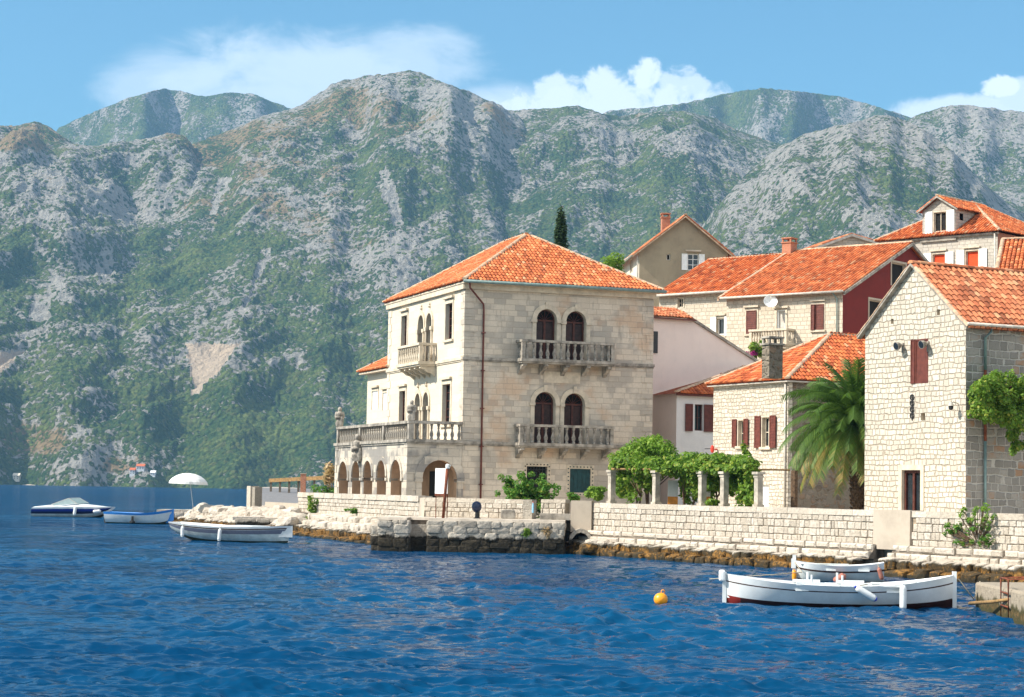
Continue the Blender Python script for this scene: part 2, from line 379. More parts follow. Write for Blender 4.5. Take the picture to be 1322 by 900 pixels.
M['rub_long'] = m_ashlar('coursed_pale_rubble', (0.52, 0.45, 0.35), (0.68, 0.6, 0.48), (0.36, 0.3, 0.23), 0.42, 0.26, 0.022, grey=0.12, bump=0.03, warp=0.03)
M['rub_dormer'] = m_ashlar('coursed_grey_rubble', (0.45, 0.41, 0.35), (0.6, 0.55, 0.47), (0.3, 0.27, 0.23), 0.45, 0.24, 0.02, grey=0.3, bump=0.03, warp=0.03)
M['plaster_red'] = m_plaster('dark_red_plaster', (0.17, 0.022, 0.018), 0.5, (0.11, 0.02, 0.018))
M['plaster_pink'] = m_plaster('pale_pink_plaster', (0.82, 0.68, 0.61), 0.15)
M['plaster_white'] = m_plaster('off_white_plaster', (0.72, 0.7, 0.68), 0.25)
M['plaster_grey'] = m_plaster('grey_brown_render', (0.33, 0.27, 0.185), 0.55, (0.21, 0.17, 0.12))
M['plaster_brown'] = m_plaster('red_brown_plaster', (0.32, 0.13, 0.08), 0.3)
M['plaster_cream'] = m_plaster('cream_plaster', (0.68, 0.6, 0.48), 0.25)
M['brick'] = m_ashlar('red_brick', (0.42, 0.13, 0.06), (0.55, 0.2, 0.1), (0.4, 0.33, 0.27), 0.22, 0.075, 0.012, bump=0.01)
M['concrete'] = m_plaster('weathered_concrete', (0.46, 0.39, 0.31), 0.5, (0.28, 0.23, 0.18))
M['wall_block'] = m_rock('white_wall_block', (0.58, 0.515, 0.435), (0.44, 0.38, 0.305), tide=-9)
M['wall_joint'] = m_plain('sandy_mortar', (0.33, 0.26, 0.185), 0.95, 0.3, 6)
M['rock_foot'] = m_rock('white_shore_rock', (0.57, 0.505, 0.425), (0.43, 0.37, 0.3), tide=0.5, tidecol=(0.27, 0.135, 0.03))
M['rock_jetty'] = m_rock('grey_jetty_rock', (0.45, 0.405, 0.34), (0.29, 0.255, 0.21), tide=0.62, tidecol=(0.05, 0.04, 0.025), wet=(0.018, 0.015, 0.01))
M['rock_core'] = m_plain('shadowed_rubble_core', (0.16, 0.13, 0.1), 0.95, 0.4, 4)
M['asphalt'] = m_plain('grey_asphalt', (0.17, 0.17, 0.175), 0.9, 0.15, 5)
M['paving'] = m_plain('sandy_paving', (0.5, 0.43, 0.35), 0.9, 0.2, 2)
M['bark'] = m_plain('rough_bark', (0.12, 0.075, 0.045), 0.95, 0.45, 12, bump=0.03)
M['wood'] = m_plain('sun_bleached_wood', (0.25, 0.15, 0.06), 0.8, 0.3, 7)
M['leaf_fig'] = m_leaf('fig_leaf', (0.04, 0.12, 0.014), (0.1, 0.24, 0.03), (0.26, 0.27, 0.05))
M['leaf_vine'] = m_leaf('vine_leaf', (0.06, 0.125, 0.014), (0.155, 0.27, 0.028), (0.3, 0.31, 0.05))
M['leaf_bright'] = m_leaf('yellow_green_leaf', (0.08, 0.16, 0.015), (0.17, 0.29, 0.03), (0.28, 0.36, 0.05))
M['leaf_dark'] = m_leaf('cypress_leaf', (0.012, 0.028, 0.01), (0.03, 0.06, 0.018), (0.05, 0.08, 0.02), trans=0.1)
M['leaf_palm'] = m_leaf('palm_leaf', (0.036, 0.086, 0.015), (0.1, 0.175, 0.03), (0.28, 0.2, 0.055), trans=0.25)
M['leaf_flower'] = m_leaf('magenta_flower', (0.4, 0.02, 0.25), (0.55, 0.04, 0.35))
M['leaf_reed'] = m_leaf('dry_reed', (0.42, 0.28, 0.15), (0.55, 0.4, 0.25))
M['water'] = m_water()
# ------------------------------------------------------------------ mesh building
class MB:
    def __init__(s):
        s.v, s.f, s.mi, s.t, s.mats = [], [], [], [], []
        s.cur, s.tn = 0, 0.5
    def mat(s, m):
        if isinstance(m, str): m = M[m]
        if m not in s.mats: s.mats.append(m)
        s.cur = s.mats.index(m); return s
    def face(s, pts):
        i = len(s.v); s.v.extend([tuple(p) for p in pts]); s.f.append(tuple(range(i, i + len(pts)))); s.mi.append(s.cur); s.t.append(s.tn)
    def add(s, verts, faces):
        i = len(s.v); s.v.extend([tuple(p) for p in verts])
        for f in faces:
            s.f.append(tuple(i + k for k in f)); s.mi.append(s.cur); s.t.append(s.tn)
    def hexa(s, p):           # p: bottom loop 0-3, top loop 4-7
        p = [Vector(q) for q in p]
        if (p[1] - p[0]).cross(p[3] - p[0]).dot(p[4] - p[0]) < 0: p = [p[0], p[3], p[2], p[1], p[4], p[7], p[6], p[5]]
        s.add(p, [(3, 2, 1, 0), (4, 5, 6, 7), (0, 1, 5, 4), (1, 2, 6, 5), (2, 3, 7, 6), (3, 0, 4, 7)])
    def box(s, x0, x1, y0, y1, z0, z1):
        s.hexa([(x0, y0, z0), (x1, y0, z0), (x1, y1, z0), (x0, y1, z0), (x0, y0, z1), (x1, y0, z1), (x1, y1, z1), (x0, y1, z1)])
    def lathe(s, c, prof, n=10, axis=None):
        c = Vector(c); V = []
        for r, z in prof:
            for k in range(n):
                a = 2 * pi * k / n; V.append(c + Vector((r * cos(a), r * sin(a), z)))
        Fs = []
        for j in range(len(prof) - 1):
            for k in range(n):
                Fs.append((j * n + k, j * n + (k + 1) % n, (j + 1) * n + (k + 1) % n, (j + 1) * n + k))
        Fs.append(tuple(range(n))[::-1]); Fs.append(tuple((len(prof) - 1) * n + k for k in range(n)))
        s.add(V, Fs)
    def tube(s, pts, r, n=6):
        pts = [Vector(p) for p in pts]; rs = r if isinstance(r, (list, tuple)) else [r] * len(pts)
        V = []
        for i, p in enumerate(pts):
            d = (pts[min(i + 1, len(pts) - 1)] - pts[max(i - 1, 0)]).normalized()
            a = d.cross(Vector((0, 0, 1)) if abs(d.z) < 0.9 else Vector((1, 0, 0))).normalized(); b = d.cross(a)
            for k in range(n):
                t = 2 * pi * k / n; V.append(p + (a * cos(t) + b * sin(t)) * rs[i])
        Fs = [(j * n + k, j * n + (k + 1) % n, (j + 1) * n + (k + 1) % n, (j + 1) * n + k) for j in range(len(pts) - 1) for k in range(n)]
        Fs.append(tuple(range(n))[::-1]); Fs.append(tuple((len(pts) - 1) * n + k for k in range(n)))
        s.add(V, Fs)
    def prism(s, loop, d):    # loop of 3d points extruded by vector d
        loop = [Vector(p) for p in loop]; n = len(loop); d = Vector(d)
        for t in tessellate_polygon([loop]):
            s.face([loop[i] for i in t]); s.face([loop[i] + d for i in reversed(t)])
        for i in range(n):
            j = (i + 1) % n; s.face([loop[i], loop[j], loop[j] + d, loop[i] + d])
    def build(s, name, parent=None, smooth=False, world=False, fixn=False, weld=False):
        me = bpy.data.meshes.new(name)
        v = np.array(s.v, float).reshape(-1, 3)
        if world and parent is not None:
            W = np.array(WM[parent.name].inverted()); v = v @ W[:3, :3].T + W[:3, 3]
        me.from_pydata(v.tolist(), [], s.f)
        for m_ in s.mats: me.materials.append(m_)
        n = len(me.polygons)
        me.polygons.foreach_set('material_index', np.array(s.mi, np.int32))
        me.polygons.foreach_set('use_smooth', np.full(n, smooth))
        if fixn:
            import bmesh
            bm = bmesh.new(); bm.from_mesh(me); bmesh.ops.recalc_face_normals(bm, faces=bm.faces); bm.to_mesh(me); bm.free()
        if weld:
            import bmesh
            bm = bmesh.new(); bm.from_mesh(me); bmesh.ops.remove_doubles(bm, verts=bm.verts, dist=1e-4); bm.to_mesh(me); bm.free()
            s.t = [0.5] * len(me.polygons); n = len(me.polygons); me.set_sharp_from_angle(angle=0.75)
        me.update()
        # metric uv: each face laid flat, u level along it, v up it
        nl = len(me.loops)
        lv = np.empty(nl, np.int32); me.loops.foreach_get('vertex_index', lv)
        ls = np.empty(n, np.int32); me.polygons.foreach_get('loop_total', ls)
        pn = np.empty(n * 3); me.polygons.foreach_get('normal', pn); pn = pn.reshape(-1, 3)
        tx = np.stack([-pn[:, 1], pn[:, 0], np.zeros(n)], 1); L = np.linalg.norm(tx, axis=1)
        flat = L < 0.1; tx[flat] = (1, 0, 0); L[flat] = 1; tx /= L[:, None]
        bt = np.cross(pn, tx); bt[flat] = (0, 1, 0)
        fi = np.repeat(np.arange(n), ls); P = v[lv]
        uv = np.stack([(P * tx[fi]).sum(1), (P * bt[fi]).sum(1)], 1)
        me.uv_layers.new(name='UVMap').data.foreach_set('uv', uv.ravel())
        at = me.attributes.new('tint', 'FLOAT', 'FACE'); at.data.foreach_set('value', np.array(s.t, np.float32))
        o = bpy.data.objects.new(name, me); COL.objects.link(o)
        if parent is not None: o.parent = parent
        return o

WM = {}
def thing(name, label, cat, loc=(0, 0, 0), rz=0.0, group=None):
    o = bpy.data.objects.new(name, None); COL.objects.link(o); o.empty_display_size = 0.3
    o.location = loc; o.rotation_euler = (0, 0, rz); o['label'] = label; o['category'] = cat
    if group: o['group'] = group
    WM[o.name] = Matrix.Translation(Vector(loc)) @ Matrix.Rotation(rz, 4, 'Z')
    return o
def tag(o, label, cat, group=None, kind=None):
    if label: o['label'] = label
    if cat: o['category'] = cat
    if group: o['group'] = group
    if kind: o['kind'] = kind
    return o
def struct(o): o['kind'] = 'structure'; return o
def solo(mb, name, label, cat, loc, smooth=False, group=None, kind=None, rz=0.0, world=True):
    """a thing that is one mesh, its origin at its base"""
    if world:
        W = np.array((Matrix.Translation(Vector(loc)) @ Matrix.Rotation(rz, 4, 'Z')).inverted()); v = np.array(mb.v, float)
        mb.v = (v @ W[:3, :3].T + W[:3, 3]).tolist()
    o = mb.build(name, None, smooth); o.location = loc; o.rotation_euler = (0, 0, rz)
    return tag(o, label, cat, group, kind)

# ------------------------------------------------------------------ facades
class Face:
    """a wall plane of a building in its own frame: s runs level along it, h is height above the sea, d stands proud of it"""
    def __init__(s, fr, o, a, n):
        s.fr, s.o, s.a, s.n = fr, Vector(o), Vector(a), Vector(n)
    def p(s, a, h, d=0.0):
        q = s.o + s.a * a + s.n * d; return Vector((q.x, q.y, h - s.fr.z0))
    def px(s, x, y, d=0.0):
        W = s.fr.W; o = W @ (s.o + s.n * d); q = on_plane(x, y, o, W.to_3x3() @ s.n) - o
        return q.dot(W.to_3x3() @ s.a), q.z + s.fr.z0
    def box(s, mb, a0, a1, h0, h1, d0, d1):
        P = s.p
        mb.hexa([P(a0, h0, d1), P(a1, h0, d1), P(a1, h0, d0), P(a0, h0, d0), P(a0, h1, d1), P(a1, h1, d1), P(a1, h1, d0), P(a0, h1, d0)])
    def wall(s, mb, outer, holes=(), reveal=0.22, mat=None, rmat=None):
        out = [s.p(*q) for q in outer]; hs = [[s.p(*q) for q in h] for h in holes]
        fl = [q for l in [out] + hs for q in l]
        if mat: mb.mat(mat)
        W = [Vector((q.dot(s.a), q.z, 0)) for q in fl]; k = 0; loops = []
        for l in [out] + hs: loops.append(W[k:k + len(l)]); k += len(l)
        for t in tessellate_polygon(loops):
            a, b, c = (fl[i] for i in t)
            if (b - a).cross(c - a).dot(s.n) < 0: b, c = c, b
            mb.face([a, b, c])
        if rmat: mb.mat(rmat)
        for h in hs:
            n = len(h); area = sum(h[i].dot(s.a) * h[(i + 1) % n].z - h[(i + 1) % n].dot(s.a) * h[i].z for i in range(n))
            flip = (s.a.cross(Vector((0, 0, 1))).dot(s.n) > 0) == (area > 0)
            for i in range(n):
                a, b = h[i], h[(i + 1) % n]; q = [a, b, b - s.n * reveal, a - s.n * reveal]
                mb.face(q if flip else q[::-1])
class Frame:
    """plan of a building: nearest corner, heading of its right-hand face, footing height"""
    def __init__(s, x, y, Y, hd, z0=1.5):
        p = at_y(x, y, Y); s.za = p.z; s.base(Vector((p.x, p.y, 0)), hd, z0)
    def base(s, p, hd, z0):
        s.P, s.hd, s.z0 = p, R(hd), z0
        s.loc = (p.x, p.y, z0); s.W = Matrix.Translation((p.x, p.y, z0)) @ Matrix.Rotation(s.hd, 4, 'Z')
    def right(s, v=0.0, u=0.0): return Face(s, (u, v, 0), (1, 0, 0), (0, -1, 0))
    def left(s, u=0.0, v=0.0): return Face(s, (u, v, 0), (0, 1, 0), (-1, 0, 0))
    def back(s, v): return Face(s, (0, v, 0), (1, 0, 0), (0, 1, 0))
    def far(s, u): return Face(s, (u, 0, 0), (0, 1, 0), (1, 0, 0))
    def loc3(s, x, y, z):
        q = s.W.inverted() @ at_z(x, y, z); return q

def rect(a0, a1, h0, h1): return [(a0, h0), (a1, h0), (a1, h1), (a0, h1)]
def arch(a0, a1, h0, h1, n=10, pointed=0.0):
    r = (a1 - a0) / 2; c = (a0 + a1) / 2; hs = h1 - r * (1 + pointed)
    top = []
    for k in range(n + 1):
        t = pi * k / n
        top.append((c + r * cos(t), hs + r * (1 + pointed) * sin(t) ** (1.0 - 0.25 * (pointed > 0))))
    return [(a0, h0), (a1, h0)] + top
def arch_ring(mb, fc, a0, a1, h1, w, d0, d1, n=12):
    r = (a1 - a0) / 2; c = (a0 + a1) / 2; hs = h1 - r
    for k in range(n):
        t0, t1 = pi * k / n, pi * (k + 1) / n
        q = [(c + rr * cos(t), hs + rr * sin(t)) for rr, t in ((r, t0), (r + w, t0), (r + w, t1), (r, t1))]
        mb.tn = random.random()
        mb.hexa([fc.p(*q[0], d1), fc.p(*q[1], d1), fc.p(*q[1], d0), fc.p(*q[0], d0), fc.p(*q[3], d1), fc.p(*q[2], d1), fc.p(*q[2], d0), fc.p(*q[3], d0)])

def roof_plane(mb, o, e, s, poly, pitch=0.2, course=0.33, r=None, tile='tile', jit=0.012, n=4):
    """barrel tiles laid over the flat polygon poly given in (along eave, up slope) metres from o"""
    o, e, s = Vector(o), Vector(e).normalized(), Vector(s).normalized(); nrm = e.cross(s).normalized()
    if nrm.z < 0: nrm = -nrm
    r = r or pitch * 0.44
    mb.mat(tile); mb.tn = 0.25
    mb.face([o + e * a + s * b for a, b in poly])
    xs = [q[0] for q in poly]; ys = [q[1] for q in poly]; N = len(poly)
    ar = sum(poly[i][0] * poly[(i + 1) % N][1] - poly[(i + 1) % N][0] * poly[i][1] for i in range(N))
    def inside(a, b):
        for i in range(N):
            x0, y0 = poly[i]; x1, y1 = poly[(i + 1) % N]
            if ((x1 - x0) * (b - y0) - (y1 - y0) * (a - x0)) * ar < -1e-6: return False
        return True
    rnd = random.Random(int(abs(o.x * 97 + o.y * 31)) + N)
    ang = [pi * k / n for k in range(n + 1)]
    for i in range(int((max(xs) - min(xs)) / pitch) + 1):
        a = min(xs) + (i + 0.5) * pitch
        for j in range(int((max(ys) - min(ys)) / course) + 2):
            b = min(ys) + (j + 0.4) * course
            if not inside(a, b): continue
            mb.tn = min(1, max(0, rnd.gauss(0.48, 0.27))) if rnd.random() > 0.015 else 1.0
            aa = a + rnd.uniform(-jit, jit); b0 = b - course * 0.5 + rnd.uniform(-jit, jit) * 2; b1 = b0 + course * 1.12
            lift = 0.028 + rnd.uniform(0, 0.014) + 0.022 * (sin(a * 0.8 + o.x) * sin(b * 1.1 + o.y) + 1) * 0.9
            V = []
            for bb, rr, lf in ((b0, r * 1.06, lift + 0.012), (b1, r * 0.94, lift - 0.016)):
                V += [o + e * (aa + rr * cos(t)) + s * bb + nrm * (rr * 0.85 * sin(t) + lf) for t in ang]
            k = n + 1
            Fs = [(q, q + 1, k + q + 1, k + q) for q in range(n)] + [tuple(range(n, -1, -1))]
            mb.add(V, Fs)
def caps(mb, a, b, r=0.13, step=0.36, mat='ridge', lift=0.06):
    a, b = Vector(a), Vector(b); d = (b - a); L = d.length; d.normalize()
    sd = d.cross(Vector((0, 0, 1))).normalized(); up = sd.cross(d).normalized()
    mb.mat(mat)
    for i in range(int(L / step)):
        p = a + d * (i * step); q = p + d * (step * 1.08); mb.tn = random.random(); j = random.uniform(-0.01, 0.01)
        V = []
        for c, rr in ((p, r * 1.07), (q, r * 0.95)):
            V += [c + sd * (rr * cos(t)) + up * (rr * 0.8 * sin(t) + lift + j) for t in [pi * k / 5 for k in range(6)]]
        mb.add(V, [(k, k + 1, k + 7, k + 6) for k in range(5)] + [(5, 4, 3, 2, 1, 0), (6, 7, 8, 9, 10, 11)])

def hip_roof(mb, u0, u1, v0, v1, ze, zr, ra, rb, **k):
    """ra, rb: the two ridge ends in plan (local), all eaves at ze (local heights)"""
    A, B, C, D = Vector((u0, v0, ze)), Vector((u1, v0, ze)), Vector((u1, v1, ze)), Vector((u0, v1, ze))
    Ra, Rb = Vector((*ra, zr)), Vector((*rb, zr))
    sides = [(A, B, [Ra] if (ra[1] < rb[1]) else [Rb, Ra]), (D, C, [Rb] if (ra[1] < rb[1]) else [Rb, Ra])]
    if ra[1] < rb[1]:      # ridge along v
        sides = [(A, B, [Ra]), (B, C, [Rb, Ra]), (C, D, [Rb]), (D, A, [Ra, Rb])]; hips = [(A, Ra), (B, Ra), (C, Rb), (D, Rb)]
    else:                   # ridge along u, ra left end
        sides = [(A, B, [Rb, Ra]), (B, C, [Rb]), (C, D, [Ra, Rb]), (D, A, [Ra])]; hips = [(A, Ra), (B, Rb), (C, Rb), (D, Ra)]
    for p, q, tops in sides:
        e = (q - p).normalized(); s_ = (tops[0] - p); s_ = (s_ - e * s_.dot(e)).normalized()
        poly = [(0, 0), ((q - p).length, 0)] + [((t - p).dot(e), (t - p).dot(s_)) for t in tops]
        roof_plane(mb, p, e, s_, poly, **k)
    for p, q in hips: caps(mb, p, q)
    if (Rb - Ra).length > 0.3: caps(mb, Ra, Rb)
    return Ra, Rb
def gable_roof(mb, p, q, ridge_p, ridge_q, **k):
    """one slope: eave p-q, ridge ridge_p-ridge_q"""
    p, q, rp, rq = Vector(p), Vector(q), Vector(ridge_p), Vector(ridge_q)
    e = (q - p).normalized(); s_ = rp - p; s_ = (s_ - e * s_.dot(e)).normalized()
    roof_plane(mb, p, e, s_, [((x - p).dot(e), (x - p).dot(s_)) for x in (p, q, rq, rp)], **k)

def window(t, fc, a0, a1, h0, h1, rec=0.12, frame='white', pane='glass', fw=0.06, bars=(1, 1), surround=None, sw=0.12, sill=None, name='window', arched=False, lintel=None, mesh_bars=None):
    mb = MB().mat(frame)
    B = lambda x0, x1, y0, y1, d0=-rec - 0.05, d1=-rec: fc.box(mb, x0, x1, y0, y1, d0, d1)
    B(a0, a0 + fw, h0, h1); B(a1 - fw, a1, h0, h1); B(a0 + fw, a1 - fw, h1 - fw, h1); B(a0 + fw, a1 - fw, h0, h0 + fw)
    for i in range(bars[0]):
        c = a0 + (a1 - a0) * (i + 1) / (bars[0] + 1); B(c - fw * .4, c + fw * .4, h0 + fw, h1 - fw, -rec - 0.04, -rec - 0.004)
    for i in range(bars[1]):
        c = h0 + (h1 - h0) * (i + 1) / (bars[1] + 1); B(a0 + fw, a1 - fw, c - fw * .3, c + fw * .3, -rec - 0.038, -rec - 0.006)
    w = mb.build(name, t)
    pm = MB().mat(pane); fc.box(pm, a0, a1, h0, h1, -rec - 0.09, -rec - 0.07); pm.build('pane', w)
    if surround or sill or lintel:
        sm = MB().mat(surround or sill or lintel)
        if surround:
            fc.box(sm, a0 - sw, a0 - .005, h0 - 0.003, h1, -0.01, 0.035); fc.box(sm, a1 + .005, a1 + sw, h0 - 0.003, h1, -0.01, 0.035)
            fc.box(sm, a0 - sw, a1 + sw, h1 + .003, h1 + sw, -0.01, 0.04)
        if sill: fc.box(sm, a0 - sw - .05, a1 + sw + .05, h0 - 0.13, h0 - 0.006, -0.01, 0.12)
        if lintel: fc.box(sm, a0 - sw - .06, a1 + sw + .06, h1 + sw + 0.08, h1 + sw + 0.2, -0.01, 0.16)
        sm.build('frame', w)
    return w
def shutter(t, fc, a0, a1, h0, h1, mat, d=0.05, slats=8, open_to=None):
    mb = MB().mat(mat); w = a1 - a0; f = min(0.06, w * 0.16)
    fc.box(mb, a0, a0 + f, h0, h1, d, d + 0.045); fc.box(mb, a1 - f, a1, h0, h1, d, d + 0.045)
    fc.box(mb, a0 + f, a1 - f, h0, h0 + f, d, d + 0.042); fc.box(mb, a0 + f, a1 - f, h1 - f, h1, d, d + 0.042)
    n = slats; hh = (h1 - h0 - 2 * f) / n
    for i in range(n):
        b = h0 + f + hh * i
        mb.hexa([fc.p(a0 + f, b, d + 0.034), fc.p(a1 - f, b, d + 0.034), fc.p(a1 - f, b, d + 0.02), fc.p(a0 + f, b, d + 0.02),
                 fc.p(a0 + f, b + hh, d + 0.018), fc.p(a1 - f, b + hh, d + 0.018), fc.p(a1 - f, b + hh, d + 0.004), fc.p(a0 + f, b + hh, d + 0.004)])
    return mb.build('shutter', t)
def chimney(parent, c, w, h, mat, cap='ridge', wd=None):
    mb = MB().mat(mat); x, y, z = c; wd = wd or w
    mb.box(x - w / 2, x + w / 2, y - wd / 2, y + wd / 2, z, z + h)
    mb.mat(cap); mb.box(x - w / 2 - .06, x + w / 2 + .06, y - wd / 2 - .06, y + wd / 2 + .06, z + h + .002, z + h + .08)
    for sx in (-1, 1):
        for sy in (-1, 1):
            X, Yy = x + sx * (w / 2 - .05), y + sy * (wd / 2 - .05); mb.box(X - .05, X + .05, Yy - .05, Yy + .05, z + h + .082, z + h + .3)
    mb.box(x - w / 2 - .05, x + w / 2 + .05, y - wd / 2 - .05, y + wd / 2 + .05, z + h + .302, z + h + .38)
    return mb.build('chimney', parent)

BAL_PROF = [(0.075, 0), (0.075, 0.07), (0.05, 0.09), (0.085, 0.2), (0.09, 0.28), (0.05, 0.42), (0.04, 0.5), (0.06, 0.55), (0.04, 0.6), (0.07, 0.68), (0.075, 0.7), (0.075, 0.76)]
_bal = {}
def baluster(parent, pos, h, mat, tb=1.0):
    key = (round(h, 2), mat, tb)
    if key not in _bal:
        mb = MB().mat(mat); mb.lathe((0, 0, 0), [(r * tb, z * h / 0.76) for r, z in BAL_PROF], 8)
        o = mb.build('baluster', parent, True); _bal[key] = o
    else:
        o = _bal[key].copy(); COL.objects.link(o); o.parent = parent
    o.location = pos
    return o

# ------------------------------------------------------------------ natural shapes
def rng(seed): return np.random.default_rng(seed)
def _ico(sub=2):
    import bmesh
    bm = bmesh.new(); bmesh.ops.create_icosphere(bm, subdivisions=sub, radius=1)
    v = np.array([q.co[:] for q in bm.verts]); f = [tuple(q.index for q in p.verts) for p in bm.faces]; bm.free(); return v, f
ICO2, ICO1, ICO3 = _ico(2), _ico(1), _ico(3)
def rock(mb, c, size, seed, axes=None, boxy=0.55, ico=ICO2, rough=0.10, tn=None):
    g = rng(seed); v, f = ico
    q = np.sign(v) * np.abs(v) ** boxy; q /= np.maximum(1e-6, np.abs(q).max(1).mean())
    k = g.normal(size=(5, 3)) * 2.2; ph = g.uniform(0, 6.3, 5)
    d = sum(np.sin(v @ k[i] + ph[i]) for i in range(5)) / 5
    q = q * (1 + rough * d[:, None] * 1.6) * np.array(size) / 2
    if axes is None:
        a = g.uniform(0, pi); axes = [(cos(a), sin(a), 0), (-sin(a), cos(a), 0), (0, 0, 1)]
    q = q @ np.array([list(x) for x in axes]) + np.array(c)
    mb.tn = float(g.uniform(0, 1)) if tn is None else tn
    mb.add(q.tolist(), f)
def leaves(mb, pts, size, seed, updir=0.35, aspect=1.0, tints=None, outward=None):
    g = rng(seed); N = len(pts); pts = np.asarray(pts, float)
    n = g.normal(size=(N, 3)); n[:, 2] = np.abs(n[:, 2]) + updir
    if outward is not None: n = n * 0.7 + outward * 1.1
    n /= np.linalg.norm(n, axis=1)[:, None]
    a = np.cross(n, g.normal(size=(N, 3))); a /= np.linalg.norm(a, axis=1)[:, None]; b = np.cross(n, a)
    s = size * g.uniform(0.6, 1.3, N)[:, None]
    tips = [pts - a * s * aspect, pts + b * s * 0.55 + n * s * 0.12, pts + a * s * aspect, pts - b * s * 0.55 + n * s * 0.12]
    V = np.stack(tips, 1).reshape(-1, 3); i0 = len(mb.v)
    mb.v.extend(V.tolist()); tv = g.uniform(0, 1, N) if tints is None else tints
    for i in range(N):
        k = i0 + 4 * i; mb.f.append((k, k + 1, k + 2, k + 3)); mb.mi.append(mb.cur); mb.t.append(float(tv[i]))
def clump_pts(g, blobs, per, shell=0.45):
    P, O = [], []
    for c, r, w in blobs:
        n = int(per * w); d = g.normal(size=(n, 3)); d /= np.linalg.norm(d, axis=1)[:, None]
        rad = 1 - shell * g.uniform(0, 1, n) ** 1.6
        P.append(np.array(c) + d * rad[:, None] * np.array(r)); O.append(d)
    return np.concatenate(P), np.concatenate(O)
def _h(ix, iy, s):
    x = (ix.astype(np.int64) * 374761393 + iy.astype(np.int64) * 668265263 + s * 974634743) & 0xffffffff
    x = ((x ^ (x >> 13)) * 1274126177) & 0xffffffff
    return ((x ^ (x >> 16)) & 0xffff) / 65535.0
def vn(x, y, s=0):
    """smooth gradient noise, -1..1"""
    ix, iy = np.floor(x), np.floor(y); fx, fy = x - ix, y - iy
    ix = ix.astype(np.int64); iy = iy.astype(np.int64)
    ux, uy = fx ** 3 * (fx * (fx * 6 - 15) + 10), fy ** 3 * (fy * (fy * 6 - 15) + 10)
    def g(i, j):
        a = _h(ix + i, iy + j, s) * 2 * pi; return np.cos(a) * (fx - i) + np.sin(a) * (fy - j)
    a, b, c, d = g(0, 0), g(1, 0), g(0, 1), g(1, 1)
    return 1.5 * ((a * (1 - ux) + b * ux) * (1 - uy) + (c * (1 - ux) + d * ux) * uy)
def fbm(x, y, o=4, s=0, lac=2.03, g=0.5, ridge=False):
    a, t, n = 1.0, 0, 0
    for i in range(o):
        q = vn(x, y, s + i * 17); q = (1 - 2 * np.abs(q)) if ridge else q
        t = t + a * q; n += a; a *= g; x, y = x * lac + 3.7, y * lac + 1.3
    return t / n
def grid_object(name, V, nr, nc, mat, attr=None, smooth=True):
    me = bpy.data.meshes.new(name)
    n = (nr - 1) * (nc - 1)
    i = np.arange(nr * nc).reshape(nr, nc)
    q = np.stack([i[:-1, :-1], i[:-1, 1:], i[1:, 1:], i[1:, :-1]], -1).reshape(-1)
    me.vertices.add(len(V)); me.vertices.foreach_set('co', V.astype(np.float32).ravel())
    me.loops.add(n * 4); me.loops.foreach_set('vertex_index', q.astype(np.int32))
    me.polygons.add(n); me.polygons.foreach_set('loop_start', np.arange(0, n * 4, 4, dtype=np.int32))
    me.polygons.foreach_set('use_smooth', np.full(n, smooth))
    me.materials.append(mat); me.update(calc_edges=True)
    if attr is not None:
        at = me.attributes.new('cover', 'FLOAT_COLOR', 'POINT'); at.data.foreach_set('color', attr.astype(np.float32).ravel())
    o = bpy.data.objects.new(name, me); COL.objects.link(o); o['kind'] = 'structure'
    return o
